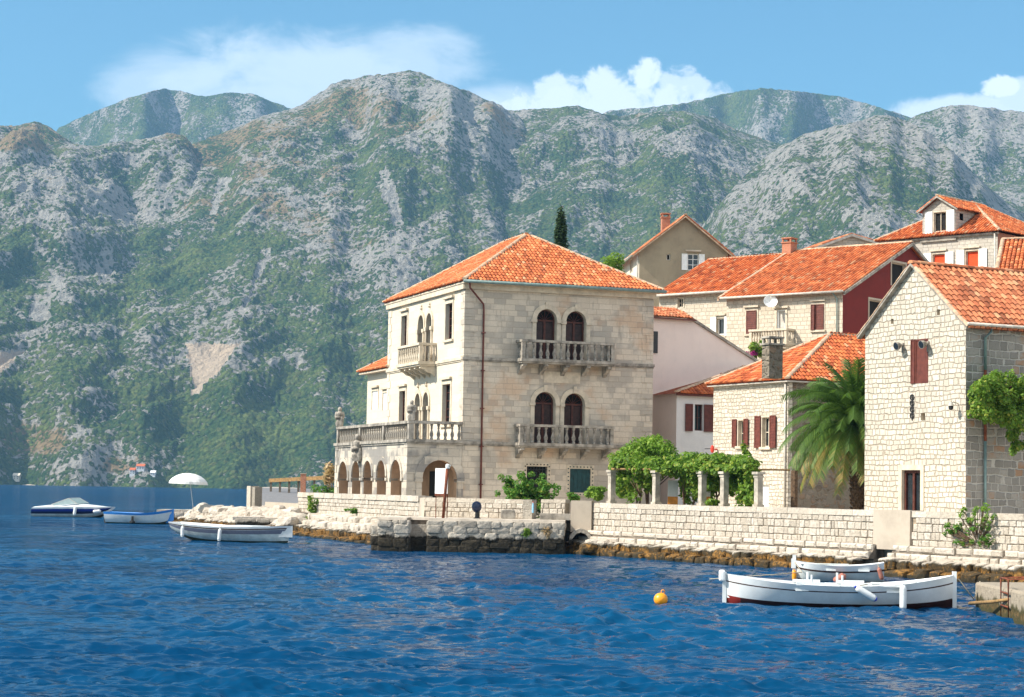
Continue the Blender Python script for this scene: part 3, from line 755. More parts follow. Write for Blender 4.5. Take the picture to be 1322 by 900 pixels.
# ------------------------------------------------------------------ sky with summer clouds (by direction, infinitely far)
def build_sky():
    nt = NT(world.node_tree)
    bg = nt.n['Background']
    sky = nt.node('ShaderNodeTexSky', sky_type='NISHITA', sun_disc=False, sun_elevation=SUN_E, sun_rotation=atan2(SUN.x, SUN.y))
    sky.air_density, sky.dust_density, sky.ozone_density = 1.0, 0.6, 1.6
    d = nt.node('ShaderNodeTexCoord').outputs['Generated']
    s = nt.node('ShaderNodeSeparateXYZ'); nt.l.new(d, s.inputs[0])
    yy = nt.math('MAXIMUM', s.outputs[1], 0.05)
    az = nt.math('DIVIDE', s.outputs[0], yy); el = nt.math('DIVIDE', s.outputs[2], yy)
    cv = nt.node('ShaderNodeCombineXYZ'); nt.set(cv, 0, az); nt.set(cv, 1, el)
    wob = nt.noise(cv.outputs[0], 75, 9, 0.6, 0.3); soft = nt.noise(nt.vmath('MULTIPLY', cv.outputs[0], (1, 2.0, 1)), 17, 9, 0.62, 0.5)
    def blob(a, e, ra, re, edge, amp, op, src):
        x = nt.math('DIVIDE', nt.math('SUBTRACT', az, a), ra); y = nt.math('DIVIDE', nt.math('SUBTRACT', el, e), re)
        q = nt.math('ADD', nt.math('MULTIPLY', x, x), nt.math('MULTIPLY', y, y))
        q = nt.math('ADD', q, nt.math('MULTIPLY', nt.math('SUBTRACT', src, 0.5), amp))
        return nt.math('MULTIPLY', nt.step(q, 1.0, 1.0 - edge), op)
    def D(x, y):
        r = ray(x, y); return r.x / r.y, r.z / r.y
    cl = []
    for x, y, rx, ry, edge, amp, op, src in [
        (380, 110, 250, 92, 0.98, 2.4, 0.62, soft), (520, 95, 150, 70, 0.98, 2.4, 0.5, soft), (250, 120, 150, 85, 0.98, 2.4, 0.45, soft),
        (800, 152, 215, 62, 0.7, 2.4, 0.85, wob), (832, 98, 26, 26, 0.7, 3.0, 0.9, wob), (775, 112, 34, 30, 0.7, 3.0, 0.85, wob), (712, 118, 34, 26, 0.7, 3.0, 0.8, wob), (880, 112, 44, 28, 0.7, 3.0, 0.7, wob), (640, 150, 120, 55, 0.9, 1.2, 0.6, soft),
        (1290, 112, 30, 17, 0.7, 3.0, 0.92, wob), (1250, 150, 110, 34, 0.6, 1.2, 0.75, wob), (1330, 130, 60, 34, 0.6, 1.2, 0.7, wob)]:
        a, e = D(x, y); cl.append(blob(a, e, rx / F_PX, ry / F_PX, edge, amp, op, src))
    tot = cl[0]
    for c in cl[1:]: tot = nt.math('MAXIMUM', tot, c)
    # unseen clouds added overhead and behind the camera to brighten the shaded palace front
    base = nt.mix(0.8, sky.outputs[0], nt.mix(1.0, sky.outputs[0], (0.36, 0.77, 0.86), 'MULTIPLY'))
    fill_cloud = nt.step(nt.noise(d, 2.2, 7, 0.6, 0.4), 0.4, 0.62)      # added cloud out of view, serves as fill light
    rest = nt.math('MULTIPLY', nt.math('MULTIPLY', fill_cloud, nt.step(s.outputs[1], 0.35, -0.15)), nt.step(s.outputs[2], 0.02, 0.12))
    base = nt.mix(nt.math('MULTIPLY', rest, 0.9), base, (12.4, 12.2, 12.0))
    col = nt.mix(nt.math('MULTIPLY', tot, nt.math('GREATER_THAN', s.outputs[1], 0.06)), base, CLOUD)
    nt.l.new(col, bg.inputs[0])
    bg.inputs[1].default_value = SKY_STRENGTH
CLOUD = (7.2, 7.8, 8.3)
build_sky()

# ------------------------------------------------------------------ the bay
def build_water():
    ys = [1150]
    yl = 634
    rows = []
    y = 1300.0
    while y > yl + 3.3:
        rows.append((CAM_H) * F_PX / (y - yl)); y -= 0.55 if y < 930 else 8
    rows += [2300, 2700]
    rows = np.array(rows)
    cols = np.concatenate([np.linspace(-0.9, -0.3, 40)[:-1], np.linspace(-0.3, 0.3, 900), np.linspace(0.3, 0.9, 40)[1:]])
    Yg, Ag = np.meshgrid(rows, cols, indexing='ij'); X = Yg * Ag; Y = Yg.copy()
    dr = np.gradient(rows)[:, None]
    g = rng(4); Z = np.zeros_like(X); DX = np.zeros_like(X); DY = np.zeros_like(X)
    for i in range(110):
        lam = 0.17 * (2.5 / 0.17) ** g.uniform(0, 1) ** 1.15
        th = g.normal(-pi / 2 - 0.25, 0.62); k = 2 * pi / lam; kx, ky = k * cos(th), k * sin(th)
        amp = 0.0057 * lam ** 0.42 * g.uniform(0.5, 1.5)
        ph = kx * X + ky * Y + g.uniform(0, 2 * pi)
        fade = np.clip(lam / (2.2 * np.maximum(dr, 0.02)) - 0.5, 0, 1)
        c, s_ = np.cos(ph) * amp * fade, np.sin(ph) * amp * fade
        Z += c; DX -= 0.9 * cos(th) * s_; DY -= 0.9 * sin(th) * s_
    gust = np.clip(0.85 + 1.25 * fbm(X / 3.6, Y / 5.0, 3, 5) + 0.4 * fbm(X / 14, Y / 22, 2, 6), 0.25, 2.1)
    Z *= gust
    V = np.stack([X + DX, Y + DY, Z], -1).reshape(-1, 3)
    grid_object('water', V, len(rows), len(cols), M['water'])
build_water()

# ------------------------------------------------------------------ mountains across the bay
M['mountain'] = m_mountain('mountain_slopes')
def slope(name, line, r0, r1, veg, seed, tan_=0.3, rocky=0.0, amp=1.0, spur=0.6, scree=(), step=1.6, nrow=300, pw=1.0, x0=-260, x1=1580, tans=(), bluffs=()):
    """line: the crest as seen, r0/r1: distance of foot and crest"""
    xs = np.arange(x0, x1, step); lx, ly = zip(*line)
    yc = np.interp(xs, lx, ly)
    g_ = rng(seed)
    dirs = [ray(a, b) for a, b in zip(xs, yc)]
    az = np.array([atan2(d.x, d.y) for d in dirs]); te = np.array([d.z / sqrt(d.x ** 2 + d.y ** 2) for d in dirs])
    rc = r1 * (1 + 0.05 * vn(xs / 130, xs * 0 + seed, seed) + 0.02 * vn(xs / 40, xs * 0 + 3, seed))
    H = np.maximum(5, rc * te + CAM_H)
    t = np.concatenate([np.linspace(0, 1, nrow), np.linspace(1.03, 1.5, 14)])
    T, A = np.meshgrid(t, az, indexing='ij'); Hh = H[None, :]; Rc = rc[None, :]
    rf = r0 * (1 + 0.025 * vn(xs / 90, xs * 0 + 9, seed + 1))[None, :]
    Rr = rf + (Rc - rf) * T
    X, Y = Rr * np.sin(A), Rr * np.cos(A)
    prof = np.where(T <= 1, np.clip(T, 0, 1) ** pw, 1 - (T - 1) * 1.1)
    Z = Hh * prof
    XP0 = np.broadcast_to(xs[None, :], Z.shape)
    env = np.clip(np.minimum(T / 0.06, (1.0 - T) / 0.22), 0.0, 1) ** 0.8
    S = np.where(T <= 1, env, 0)
    D = (Rr - rf)
    # spurs and gullies that run down the slope, leaning to the left as they fall
    q = X - spur * D
    b1 = fbm(q / 330 + 0.25 * fbm(X / 200, Y / 300, 2, seed + 3), D / 900, 2, seed, ridge=True)
    b2 = fbm(q / 120 + 0.35 * fbm(X / 110, Y / 140, 2, seed + 5), D / 330, 3, seed + 7, ridge=True)
    b3 = fbm(X / 62 + 0.4 * b2, Y / 90, 3, seed + 11, ridge=True)
    b4 = fbm(X / 22, Y / 34, 3, seed + 13, ridge=True)
    rk = np.clip(0.5 + 0.9 * fbm(X / 190, Y / 260, 3, seed + 21) + rocky + 0.18 * (T - 0.45), 0, 1)
    rel = amp * (34 * b1 + 13 * b2 + (3 + 8 * rk) * b3 + (1.0 + 4.2 * rk) * b4)
    Z = Z + rel * S + (1 - S) * np.where(T > 0.5, amp * (2.2 * b4 + 3.0 * b3 - 2.5), 0)
    b5 = fbm(X / 9.5, Y / 15, 2, seed + 17, ridge=True); Z = Z + S * amp * rk * 2.0 * b5
    for (cx, cT, rl, rr, rT, hh) in bluffs:      # rounded rock bluffs, steep on the right
        e = ((XP0 - cx) / np.where(XP0 < cx, rl, rr)) ** 2 + ((T - cT) / rT) ** 2; Z = Z + hh * np.clip(1 - e, 0, 1) ** 0.8 * (1 + .35 * b2); rk = np.clip(rk + .35 * np.clip(1.1 - e, 0, 1), 0, 1)
    # cover
    hz = Z / max(1.0, H.max())
    cav = np.clip(0.45 * (b2.mean() - b2) + 0.45 * (b3.mean() - b3), -0.5, 0.6)
    vg = veg + 0.15 + 0.36 * fbm(X / 140, Y / 240, 5, seed + 31, g=.6) + 0.16 * fbm(X / 45, Y / 70, 3, seed + 35) + 0.42 * cav - 0.42 * (rk - 0.5) - 0.14 * (hz - 0.4)
    tn = tan_ + 0.42 * fbm(X / 170, Y / 230, 4, seed + 41) + 0.2 * (hz - 0.5)
    sc = np.zeros_like(Z)
    XP = np.broadcast_to(xs[None, :], Z.shape)
    # what height does each point show at? (for scree chutes and bare patches measured on the photograph)
    elev = np.arctan2(Z - CAM_H, Rr); YP = 450 + 184 + (XP - 661) * tan(ROLL) - np.tan(elev) * F_PX * 1.004
    wob = 14 * fbm(X / 26, Y / 40, 5, seed + 51, g=.7)
    for (xa, ya, xb, yb, w0, w1, *earth) in scree:
        u = np.clip((YP - ya) / (yb - ya), 0, 1); w = w0 + (w1 - w0) * u
        dd = np.abs(XP + wob - (xa + (xb - xa) * u)) / w
        m_ = (dd < 1) & (YP > ya) & (YP < yb); sc[m_] = 1 if earth else 0
        vg[m_] = -1; tn[m_] = tn[m_] if earth else -1
    for (cx, cy, rx, ry, k) in tans:
        e = ((XP - cx) / rx) ** 2 + ((YP - cy) / ry) ** 2; m_ = np.clip(1.2 - e, 0, 1)
        tn += k * m_; vg -= 0.35 * k * m_
    # trees and scrub stand up from the rock where the cover is green
    bush = fbm(X / 5.5, Y / 9, 2, seed + 61)
    Z = Z + S * np.clip((vg - 0.35) * 6, 0, 1) * (2.0 + 3.2 * bush)
    V = np.stack([X, Y, Z], -1).reshape(-1, 3)
    V = np.concatenate([V]); at = np.stack([vg, tn, sc, np.ones_like(Z)], -1).reshape(-1, 4)
    grid_object(name, V, len(t), len(xs), M['mountain'], at)
slope('mountain', [(-260, 120), (60, 192), (75, 165), (120, 145), (170, 125), (210, 114), (240, 119), (265, 125), (300, 119), (330, 122), (375, 140), (430, 170), (900, 250), (1600, 300)], 4300, 5300, 0.62, 3, tan_=0.2, nrow=150, step=2.4, x1=700)
slope('mountain', [(-260, 300), (700, 180), (790, 142), (830, 139), (880, 134), (930, 122), (960, 117), (985, 113), (1020, 117), (1080, 124), (1120, 134), (1165, 148), (1250, 178), (1600, 260)], 4200, 5100, 0.60, 8, tan_=0.15, nrow=150, step=2.4, x0=560)
slope('mountain', [(800, 330), (1000, 240), (1100, 205), (1150, 162), (1190, 146), (1230, 135), (1265, 137), (1322, 145), (1400, 128), (1600, 120)], 2900, 3900, 0.5, 14, tan_=0.2, rocky=0.15, nrow=170, step=2.0, x0=860)
slope('mountain', [(-260, 140), (-60, 158), (0, 162), (20, 163), (45, 157), (62, 163), (80, 176), (105, 190), (130, 199), (185, 204), (230, 192), (265, 180), (300, 166), (340, 150), (380, 140), (400, 128), (430, 108), (450, 102), (480, 97), (505, 95), (530, 91), (548, 96), (565, 106), (590, 112), (615, 122), (640, 133), (655, 143), (685, 141), (720, 139), (745, 137), (775, 145), (800, 150), (840, 145), (880, 143), (920, 152), (960, 170), (1000, 185), (1060, 200), (1200, 230), (1600, 260)],
      2150, 3500, 0.50, 21, tan_=0.34, rocky=0.05, spur=0.95,
      scree=[(15, 460, -8, 492, 26, 16, 1), (62, 388, 58, 420, 8, 14), (290, 232, 276, 280, 9, 4), (352, 322, 338, 360, 3, 6), (336, 365, 318, 410, 3, 6), (282, 446, 262, 512, 34, 5, 1), (498, 218, 520, 290, 5, 8), (520, 300, 530, 372, 7, 15), (80, 360, 78, 392, 8, 10), (140, 330, 142, 370, 6, 10)],
      bluffs=[(222, .84, 150, 34, .16, 42), (120, .62, 120, 60, .14, 18), (10, .8, 90, 50, .13, 18), (480, .86, 60, 40, .1, 18), (560, .9, 50, 60, .1, 14), (650, .88, 40, 30, .1, 22)],
      tans=[(40, 185, 90, 22, 0.26), (190, 603, 80, 22, 0.12), (70, 580, 60, 35, 0.1), (480, 150, 90, 50, 0.2), (300, 190, 120, 40, 0.2), (300, 260, 90, 60, 0.2), (430, 260, 120, 70, 0.12), (180, 600, 70, 22, 0.3), (60, 565, 60, 30, 0.3)])
slope('mountain', [(500, 470), (700, 420), (800, 385), (860, 345), (900, 300), (930, 262), (955, 232), (985, 205), (1005, 190), (1040, 173), (1080, 163), (1110, 156), (1130, 150), (1150, 149), (1170, 156), (1200, 172), (1230, 195), (1262, 228), (1300, 262), (1340, 285), (1450, 320), (1600, 330)],
      1900, 2800, 0.50, 45, tan_=0.12, rocky=0.4, spur=-0.3, amp=0.8, nrow=260, x0=480)
# the low rocky shore under the slopes
def build_shore():
    mb = MB().mat('concrete')
    g = rng(5)
    pts = [(-1000 + i * 22, 0) for i in range(100)]
    for i in range(99):
        xa, xb = -1000 + i * 22, -1000 + (i + 1) * 22
        ya, yb = 2140 + 12 * sin(i * 0.7), 2140 + 12 * sin((i + 1) * 0.7); h = 1.1 + 0.9 * g.random()
        mb.face([(xa, ya - 18, -1), (xb, yb - 18, -1), (xb, yb - 8, h), (xa, ya - 8, h)]); mb.face([(xa, ya - 8, h), (xb, yb - 8, h), (xb, yb + 60, 6), (xa, ya + 60, 6)])
    o = mb.build('shore'); struct(o)
build_shore()
def build_haze():
    mb = MB(); mb.box(-5200, 5200, -60, 6400, -12, 1350)
    mt = bpy.data.materials.new('haze_air'); mt.use_nodes = True; nt = NT(mt.node_tree)
    nt.n.remove(nt.n['Principled BSDF'])
    v = nt.node('ShaderNodeVolumePrincipled'); v.inputs['Color'].default_value = (0.32, 0.63, 1.0, 1); v.inputs['Density'].default_value = HAZE
    v.inputs['Anisotropy'].default_value = 0.0
    nt.l.new(v.outputs[0], nt.n['Material Output'].inputs['Volume'])
    mb.mats.append(mt); o = mb.build('haze'); o['kind'] = 'stuff'; o['label'] = 'thin blue summer haze over the bay and mountains'
HAZE = 0.00008
build_haze()
# ------------------------------------------------------------------ the ground behind the quay walls
WA, WB = Vector((4.1, 88.4, 0)), Vector((16.5, 65.6, 0))
WT = (WB - WA).normalized(); WN = Vector((WT.y, -WT.x, 0))          # along the quay (towards us) and out over the water
def W_(t, d=0.0, z=0.0): return WA + WT * t + WN * d + Vector((0, 0, z))
P2A, P2B = Vector((-3.9, 92.8, 0)), Vector((3.55, 89.4, 0))           # parapet behind the landing stage
P3A, P3B = Vector((-12.6, 121.0, 0)), Vector((-4.2, 95.0, 0))         # wall below the loggia
def build_ground():
    mb = MB().mat('paving')
    edge = [(-17, 133), (-12.3, 121.0), (-3.95, 95.2), (-3.6, 93.1), (3.9, 89.7), tuple(W_(0.2, -.3)[:2]), tuple(W_(46, -.3)[:2])]
    rest = [(50, 44), (90, 90), (90, 230), (0, 230), (-14, 170), (-17, 150)]
    lp = [Vector((x, y, 1.48)) for x, y in edge + rest]
    for t in tessellate_polygon([lp]):
        a, b, c = (lp[i] for i in t)
        if (b - a).cross(c - a).z < 0: b, c = c, b
        mb.face([a, b, c])
    n = len(lp)
    for i in range(n):
        a, b = lp[i], lp[(i + 1) % n]; mb.face([a, b, b - Vector((0, 0, 4)), a - Vector((0, 0, 4))])
    struct(mb.build('ground', fixn=True))
    r = MB().mat('asphalt')      # road that climbs to the left behind the quay
    pl = [(-15.2, 128.0, 1.62), (-11.6, 122.0, 1.62), (-8.0, 126, 1.9), (-9.4, 146, 2.62), (-19.0, 146, 2.62), (-17.4, 137, 2.25)]
    pl = [Vector(p) for p in pl]
    for t in tessellate_polygon([pl]):
        a, b, c = (pl[i] for i in t)
        if (b - a).cross(c - a).z < 0: b, c = c, b
        r.face([a, b, c])
    for i in range(len(pl)):
        a, b = pl[i], pl[(i + 1) % len(pl)]; r.face([a, b, Vector((b.x, b.y, 0)), Vector((a.x, a.y, 0))])
    struct(r.build('road', fixn=True))
    # the hillside the town climbs
    hb = MB().mat('paving')
    q = [(30, 116, 1.3), (90, 100, 1.3), (120, 175, 26), (24, 175, 20), (12, 140, 5), (12, 126, 1.3)]
    q = [Vector(p) for p in q]
    c = Vector((45, 142, 9))
    for i in range(len(q)): hb.face([c, q[i], q[(i + 1) % len(q)]])
    struct(hb.build('hillside', fixn=True))
build_ground()

# ------------------------------------------------------------------ masonry of the quay
def block(mb, o, t, n, a0, a1, h0, h1, depth, bev, g, jd=.018):
    """one dressed block, pillowed face"""
    j = lambda s: g.uniform(-s, s)
    f = depth + j(jd)
    P = lambda a, h, d: o + t * a + n * d + Vector((0, 0, h))
    b = bev * g.uniform(0.7, 1.4)
    q = [(a0 + j(.012), h0 + j(.01)), (a1 + j(.012), h0 + j(.01)), (a1 + j(.012), h1 + j(.01)), (a0 + j(.012), h1 + j(.01))]
    back = [P(a, h, -0.05) for a, h in q]; mid = [P(a, h, f - b) for a, h in q]
    cx, cy = (a0 + a1) / 2, (h0 + h1) / 2
    fr = [P(a + b * (1 if a < cx else -1), h + b * (1 if h < cy else -1), f + j(0.008)) for a, h in q]
    mb.tn = g.uniform(0, 1)
    mb.add(back + mid + fr, [(0, 1, 5, 4), (1, 2, 6, 5), (2, 3, 7, 6), (3, 0, 4, 7), (4, 5, 9, 8), (5, 6, 10, 9), (6, 7, 11, 10), (7, 4, 8, 11), (8, 9, 10, 11)])
def masonry(mb, o, t, n, L, z0, z1, courses, wmin, wmax, seed, depth=0.05, gap=0.02, bev=0.022, mat='wall_block', joint='wall_joint', thick=0.45, skip=(), jd=.018, lean=0.0):
    g = rng(seed); o, t, n = Vector(o), Vector(t), Vector(n)
    mb.mat(joint)
    P = lambda a, h, d: o + t * a + n * d + Vector((0, 0, h))
    lb = lean * (z1 - z0)
    mb.hexa([P(0, z0, lb), P(L, z0, lb), P(L, z0, -thick), P(0, z0, -thick), P(0, z1, 0), P(L, z1, 0), P(L, z1, -thick), P(0, z1, -thick)])
    mb.mat(mat)
    hs = np.cumsum([0] + list(g.uniform(0.8, 1.25, courses))); hs = z0 + hs / hs[-1] * (z1 - z0)
    for i in range(courses):
        a = -g.uniform(0, wmin)
        while a < L:
            w = g.uniform(wmin, wmax); b = min(a + w, L)
            if L - b < wmin * 0.5: b = L
            a_ = max(a, 0)
            if b - a_ > 0.06 and not any(s0 < (a_ + b) / 2 < s1 for s0, s1 in skip):
                block(mb, o + n * (lean * (z1 - (hs[i] + hs[i + 1]) / 2)), t, n, a_ + gap / 2, b - gap / 2, hs[i] + gap / 2, hs[i + 1] - gap / 2, depth, bev, g, jd)
            a = b
def coping(mb, o, t, n, L, z0, z1, wmin, wmax, seed, over=0.06, thick=0.5, mat='wall_block', zslope=0.0):
    g = rng(seed); o, t, n = Vector(o), Vector(t), Vector(n); mb.mat(mat); a = 0
    while a < L:
        b = min(a + g.uniform(wmin, wmax), L); mb.tn = g.uniform(0, 1); j = g.uniform(-.012, .012); e = over + g.uniform(-.015, .015)
        P = lambda x, h, d: o + t * x + n * d + Vector((0, 0, h))
        x0, x1 = a + .006, b - .006
        mb.hexa([P(x0, z0, e), P(x1, z0, e), P(x1, z0, -thick), P(x0, z0, -thick), P(x0, z1 + j, e - .02), P(x1, z1 + j, e - .02), P(x1, z1 + j, -thick), P(x0, z1 + j, -thick)]); a = b
def footing(mb, o, t, n, L, rows, seed, skip=(), mat='rock_foot'):
    """rows: (offset out, centre height, block length, depth, height)"""
    g = rng(seed); o, t, n = Vector(o), Vector(t), Vector(n); mb.mat(mat)
    for r, (d, z, bl, bd, bh) in enumerate(rows):
        a = -0.2
        while a < L:
            w = bl * g.uniform(0.55, 1.75)
            if not any(s0 - w * .3 < a + w / 2 < s1 + w * .3 for s0, s1 in skip):
                c = o + t * (a + w / 2) + n * (d + g.uniform(-.1, .1)) + Vector((0, 0, z + g.uniform(-.05, .05)))
                tl = g.uniform(-.12, .12); T = (t * cos(tl) + n * sin(tl)).normalized(); N = Vector((0, 0, 1)).cross(T)
                sl = g.uniform(-.05, 0.3); A2 = (N * cos(sl) - Vector((0, 0, 1)) * sin(sl) * (1 if N.dot(n) > 0 else -1)); A3 = T.cross(A2)
                rock(mb, c, (w * .97, bd * g.uniform(.85, 1.2), bh * g.uniform(.8, 1.1)), int(g.integers(1e9)), [T, A2, A3], 0.36, rough=0.1)
            a += w
def build_quay():
    loc = tuple(W_(13, 0, 0))
    t = thing('sea_wall', 'long white stone sea wall with flat coping running below the pergola and the palm', 'wall', loc, atan2(WT.y, WT.x))
    PAN = (18.75, 20.75)
    mb = MB(); masonry(mb, W_(-1.15), WT, WN, 46, 1.02, 2.03, 4, 0.17, 0.46, 11, skip=((PAN[0] + 1.15, PAN[1] + 1.15),)); mb.build('masonry', t, world=True)
    mb = MB(); coping(mb, W_(-1.15, 0, 0), WT, WN, 46, 2.035, 2.25, 0.7, 1.5, 12); mb.build('coping', t, world=True)
    mb = MB().mat('concrete'); P = lambda a, h, d: W_(a, d, h)
    a0, a1 = PAN
    mb.hexa([P(a0, .88, .13), P(a1, .88, .13), P(a1, .88, -.2), P(a0, .88, -.2), P(a0, 2.27, .11), P(a1, 2.27, .11), P(a1, 2.27, -.5), P(a0, 2.27, -.5)])
    mb.build('concrete_panel', t, world=True)
    CUL = (18.95, 20.0)
    mb = MB()
    for ta, tb_, sd_ in ((-1.3, CUL[0], 22), (CUL[1], 44.5, 23)): masonry(mb, W_(ta, .1), WT, WN, tb_ - ta, .52, 1.06, 2, .34, 1.0, sd_, depth=.14, gap=.03, bev=.06, mat='rock_foot', joint='rock_core', thick=.2, jd=.06, lean=.75)
    footing(mb, W_(-1.3), WT, WN, 45.5, [(0.62, 0.4, 0.5, 0.6, 0.4), (0.8, 0.06, 0.55, 0.75, 0.46)], 21, skip=((CUL[0] + 1.3, CUL[1] + 1.3),))
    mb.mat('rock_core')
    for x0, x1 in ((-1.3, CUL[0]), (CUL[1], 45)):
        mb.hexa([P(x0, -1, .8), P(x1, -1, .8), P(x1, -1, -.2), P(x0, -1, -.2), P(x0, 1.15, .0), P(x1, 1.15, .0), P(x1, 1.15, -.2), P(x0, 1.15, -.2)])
    mb.mat('dark'); mb.hexa([P(CUL[0], -1, -.9), P(CUL[1], -1, -.9), P(CUL[1], -1, -1.1), P(CUL[0], -1, -1.1), P(CUL[0], 1.15, -.9), P(CUL[1], 1.15, -.9), P(CUL[1], 1.15, -1.1), P(CUL[0], 1.15, -1.1)])
    mb.build('footing', t, world=True)
    # concrete pier where the two walls meet
    mb = MB().mat('concrete')
    d2 = (P2B - P2A).normalized(); n2 = Vector((d2.y, -d2.x, 0))
    q0 = Vector((2.72, 89.15, 0)); q1 = Vector((3.62, 88.95, 0)); o = (Vector((0.15, .5, 0)))
    mb.hexa([q0 + Vector((0, 0, .95)), q1 + Vector((0, 0, .95)), q1 + o + Vector((0, 0, .95)), q0 + o + Vector((0, 0, .95)), q0 + Vector((0, 0, 2.33)), q1 + Vector((0, 0, 2.33)), q1 + o + Vector((0, 0, 2.33)), q0 + o + Vector((0, 0, 2.33))])
    solo(mb, 'concrete_pier', 'plain weathered concrete pier at the end of the white sea wall beside the landing stage', 'pier', (3.2, 89.2, .95))
    # parapet behind the landing stage
    t = thing('parapet_wall', 'low white block parapet on the landing stage below the palace front', 'wall', tuple(P2A + Vector((0, 0, 1.45))))
    L = (P2B - P2A).length
    mb = MB(); masonry(mb, P2A, d2, n2, 5.0, 1.45, 2.14, 3, 0.2, 0.5, 31); masonry(mb, P2A + d2 * 5.85, d2, n2, 1.2, 1.7, 2.2, 2, 0.2, 0.5, 33); mb.build('masonry', t, world=True)
    mb = MB(); coping(mb, P2A, d2, n2, 5.0, 2.145, 2.34, 0.6, 1.1, 32, over=.04); coping(mb, P2A + d2 * 5.85, d2, n2, 1.2, 2.205, 2.36, 0.6, 1.1, 34, over=.04); mb.build('coping', t, world=True)
    mb = MB().mat('rock_jetty'); mb.tn = .6
    c = P2A + d2 * 5.0
    for i, z in enumerate((1.46, 1.9)):
        mb.tn = .3 + .4 * i; mb.hexa([c + n2 * .1 + Vector((0, 0, z)), c + d2 * .45 + n2 * .1 + Vector((0, 0, z)), c + d2 * .45 - n2 * .4 + Vector((0, 0, z)), c - n2 * .4 + Vector((0, 0, z)), c + n2 * .1 + Vector((0, 0, z + .43)), c + d2 * .45 + n2 * .1 + Vector((0, 0, z + .43)), c + d2 * .45 - n2 * .4 + Vector((0, 0, z + .43)), c - n2 * .4 + Vector((0, 0, z + .43))])
    mb.build('end_stone', t, world=True)
    # wall under the loggia
    t = thing('quay_wall', 'white block wall with flat grey coping below the arcade, left of the sign', 'wall', tuple(P3B + Vector((0, 0, 0))))
    d3 = (P3B - P3A).normalized(); n3 = Vector((d3.y, -d3.x, 0)); L = (P3B - P3A).length
    mb = MB(); masonry(mb, P3A, d3, n3, L, 1.15, 2.12, 4, 0.2, 0.5, 41); mb.build('masonry', t, world=True)
    mb = MB(); coping(mb, P3A, d3, n3, L, 2.125, 2.4, 0.8, 1.6, 42, over=.1, thick=.6); mb.build('coping', t, world=True)
    mb = MB(); footing(mb, P3A + n3 * 0, d3, n3, L - 1.4, [(0.2, 1.0, 0.8, 0.7, 0.44), (0.55, 0.68, 0.8, 0.8, 0.44), (.95, 0.34, 0.6, 0.8, 0.42), (1.2, 0.02, 0.6, 0.8, 0.44)], 43, skip=((L - 5.6, L - 4.9),))
    P = lambda a, h, d: P3A + d3 * a + n3 * d + Vector((0, 0, h))
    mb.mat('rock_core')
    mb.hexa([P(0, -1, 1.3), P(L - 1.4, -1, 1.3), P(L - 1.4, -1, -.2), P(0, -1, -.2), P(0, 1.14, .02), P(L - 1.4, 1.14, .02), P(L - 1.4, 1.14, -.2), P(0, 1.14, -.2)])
    mb.build('footing', t, world=True)
    # sloping concrete apron between the two walls
    mb = MB().mat('concrete')
    a, b = P3B, P2A
    n_ = Vector((-.5, -.87, 0))
    mb.hexa([a + n_ * .12 + Vector((0, 0, 1.4)), b + n_ * .12 + Vector((.05, 0, 1.4)), b - n_ * .4 + Vector((0, 0, 1.4)), a - n_ * .4 + Vector((0, 0, 1.4)), a + n_ * .02 + Vector((0, 0, 2.3)), b + n_ * .02 + Vector((.05, 0, 2.34)), b - n_ * .4 + Vector((0, 0, 2.34)), a - n_ * .4 + Vector((0, 0, 2.3))])
    solo(mb, 'concrete_apron', 'plain pinkish concrete strip in the gap between the two block walls behind the sign post', 'concrete strip', tuple((a + b) / 2 + Vector((0, 0, 1.4))))
    # landing stage
    JA, JB = Vector((-5.7, 88.6, 0)), Vector((2.35, 88.2, 0))
    dj = (JB - JA).normalized(); nj = Vector((dj.y, -dj.x, 0))
    t = thing('landing_stage', 'rough grey stone landing stage with dark wet foot in front of the parapet', 'landing stage', tuple(JA))
    LJ = (JB - JA).length
    mb = MB(); g = rng(51)
    def rough(a0, a1, z0, z1, d0=0.0):
        for (z, h) in ((0.02, .5), (.36, .42), (.68, .38), (.97, .36), (1.2, .3)):
            if z > z1: continue
            a = a0
            while a < a1:
                w = g.uniform(.3, .85) * (1.15 if z < .6 else 1); w = min(w, a1 - a + .1)
                rock(mb, JA + dj * (a + w / 2) + nj * (d0 + g.uniform(-.04, .05)) + Vector((0, 0, z + g.uniform(-.03, .03))), (w * 1.06, .6, h * g.uniform(.9, 1.15)), int(g.integers(1e9)), [dj, -nj, (0, 0, 1)], .4, rough=.08)
                a += w
    P = lambda a, h, d: JA + dj * a + nj * d + Vector((0, 0, h))
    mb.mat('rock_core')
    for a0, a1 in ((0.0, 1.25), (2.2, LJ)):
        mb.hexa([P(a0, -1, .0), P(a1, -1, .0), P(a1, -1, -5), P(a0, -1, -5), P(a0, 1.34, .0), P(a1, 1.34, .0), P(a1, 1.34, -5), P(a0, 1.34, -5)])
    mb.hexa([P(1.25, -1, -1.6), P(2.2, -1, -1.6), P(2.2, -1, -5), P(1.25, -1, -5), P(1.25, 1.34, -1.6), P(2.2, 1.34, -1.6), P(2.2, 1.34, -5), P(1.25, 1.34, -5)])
    mb.mat('rock_jetty'); rough(0, 1.3, 0, 2); rough(2.15, LJ, 0, 2)
    for k in range(9):      # left flank
        rock(mb, P(-.05, .05 + .42 * (k % 3), -.4 - .8 * (k // 3)), (.9, .6, .46), 900 + k, [-nj, dj, (0, 0, 1)], .4)
    mb.build('masonry', t, world=True)
    mb = MB().mat('rock_jetty')
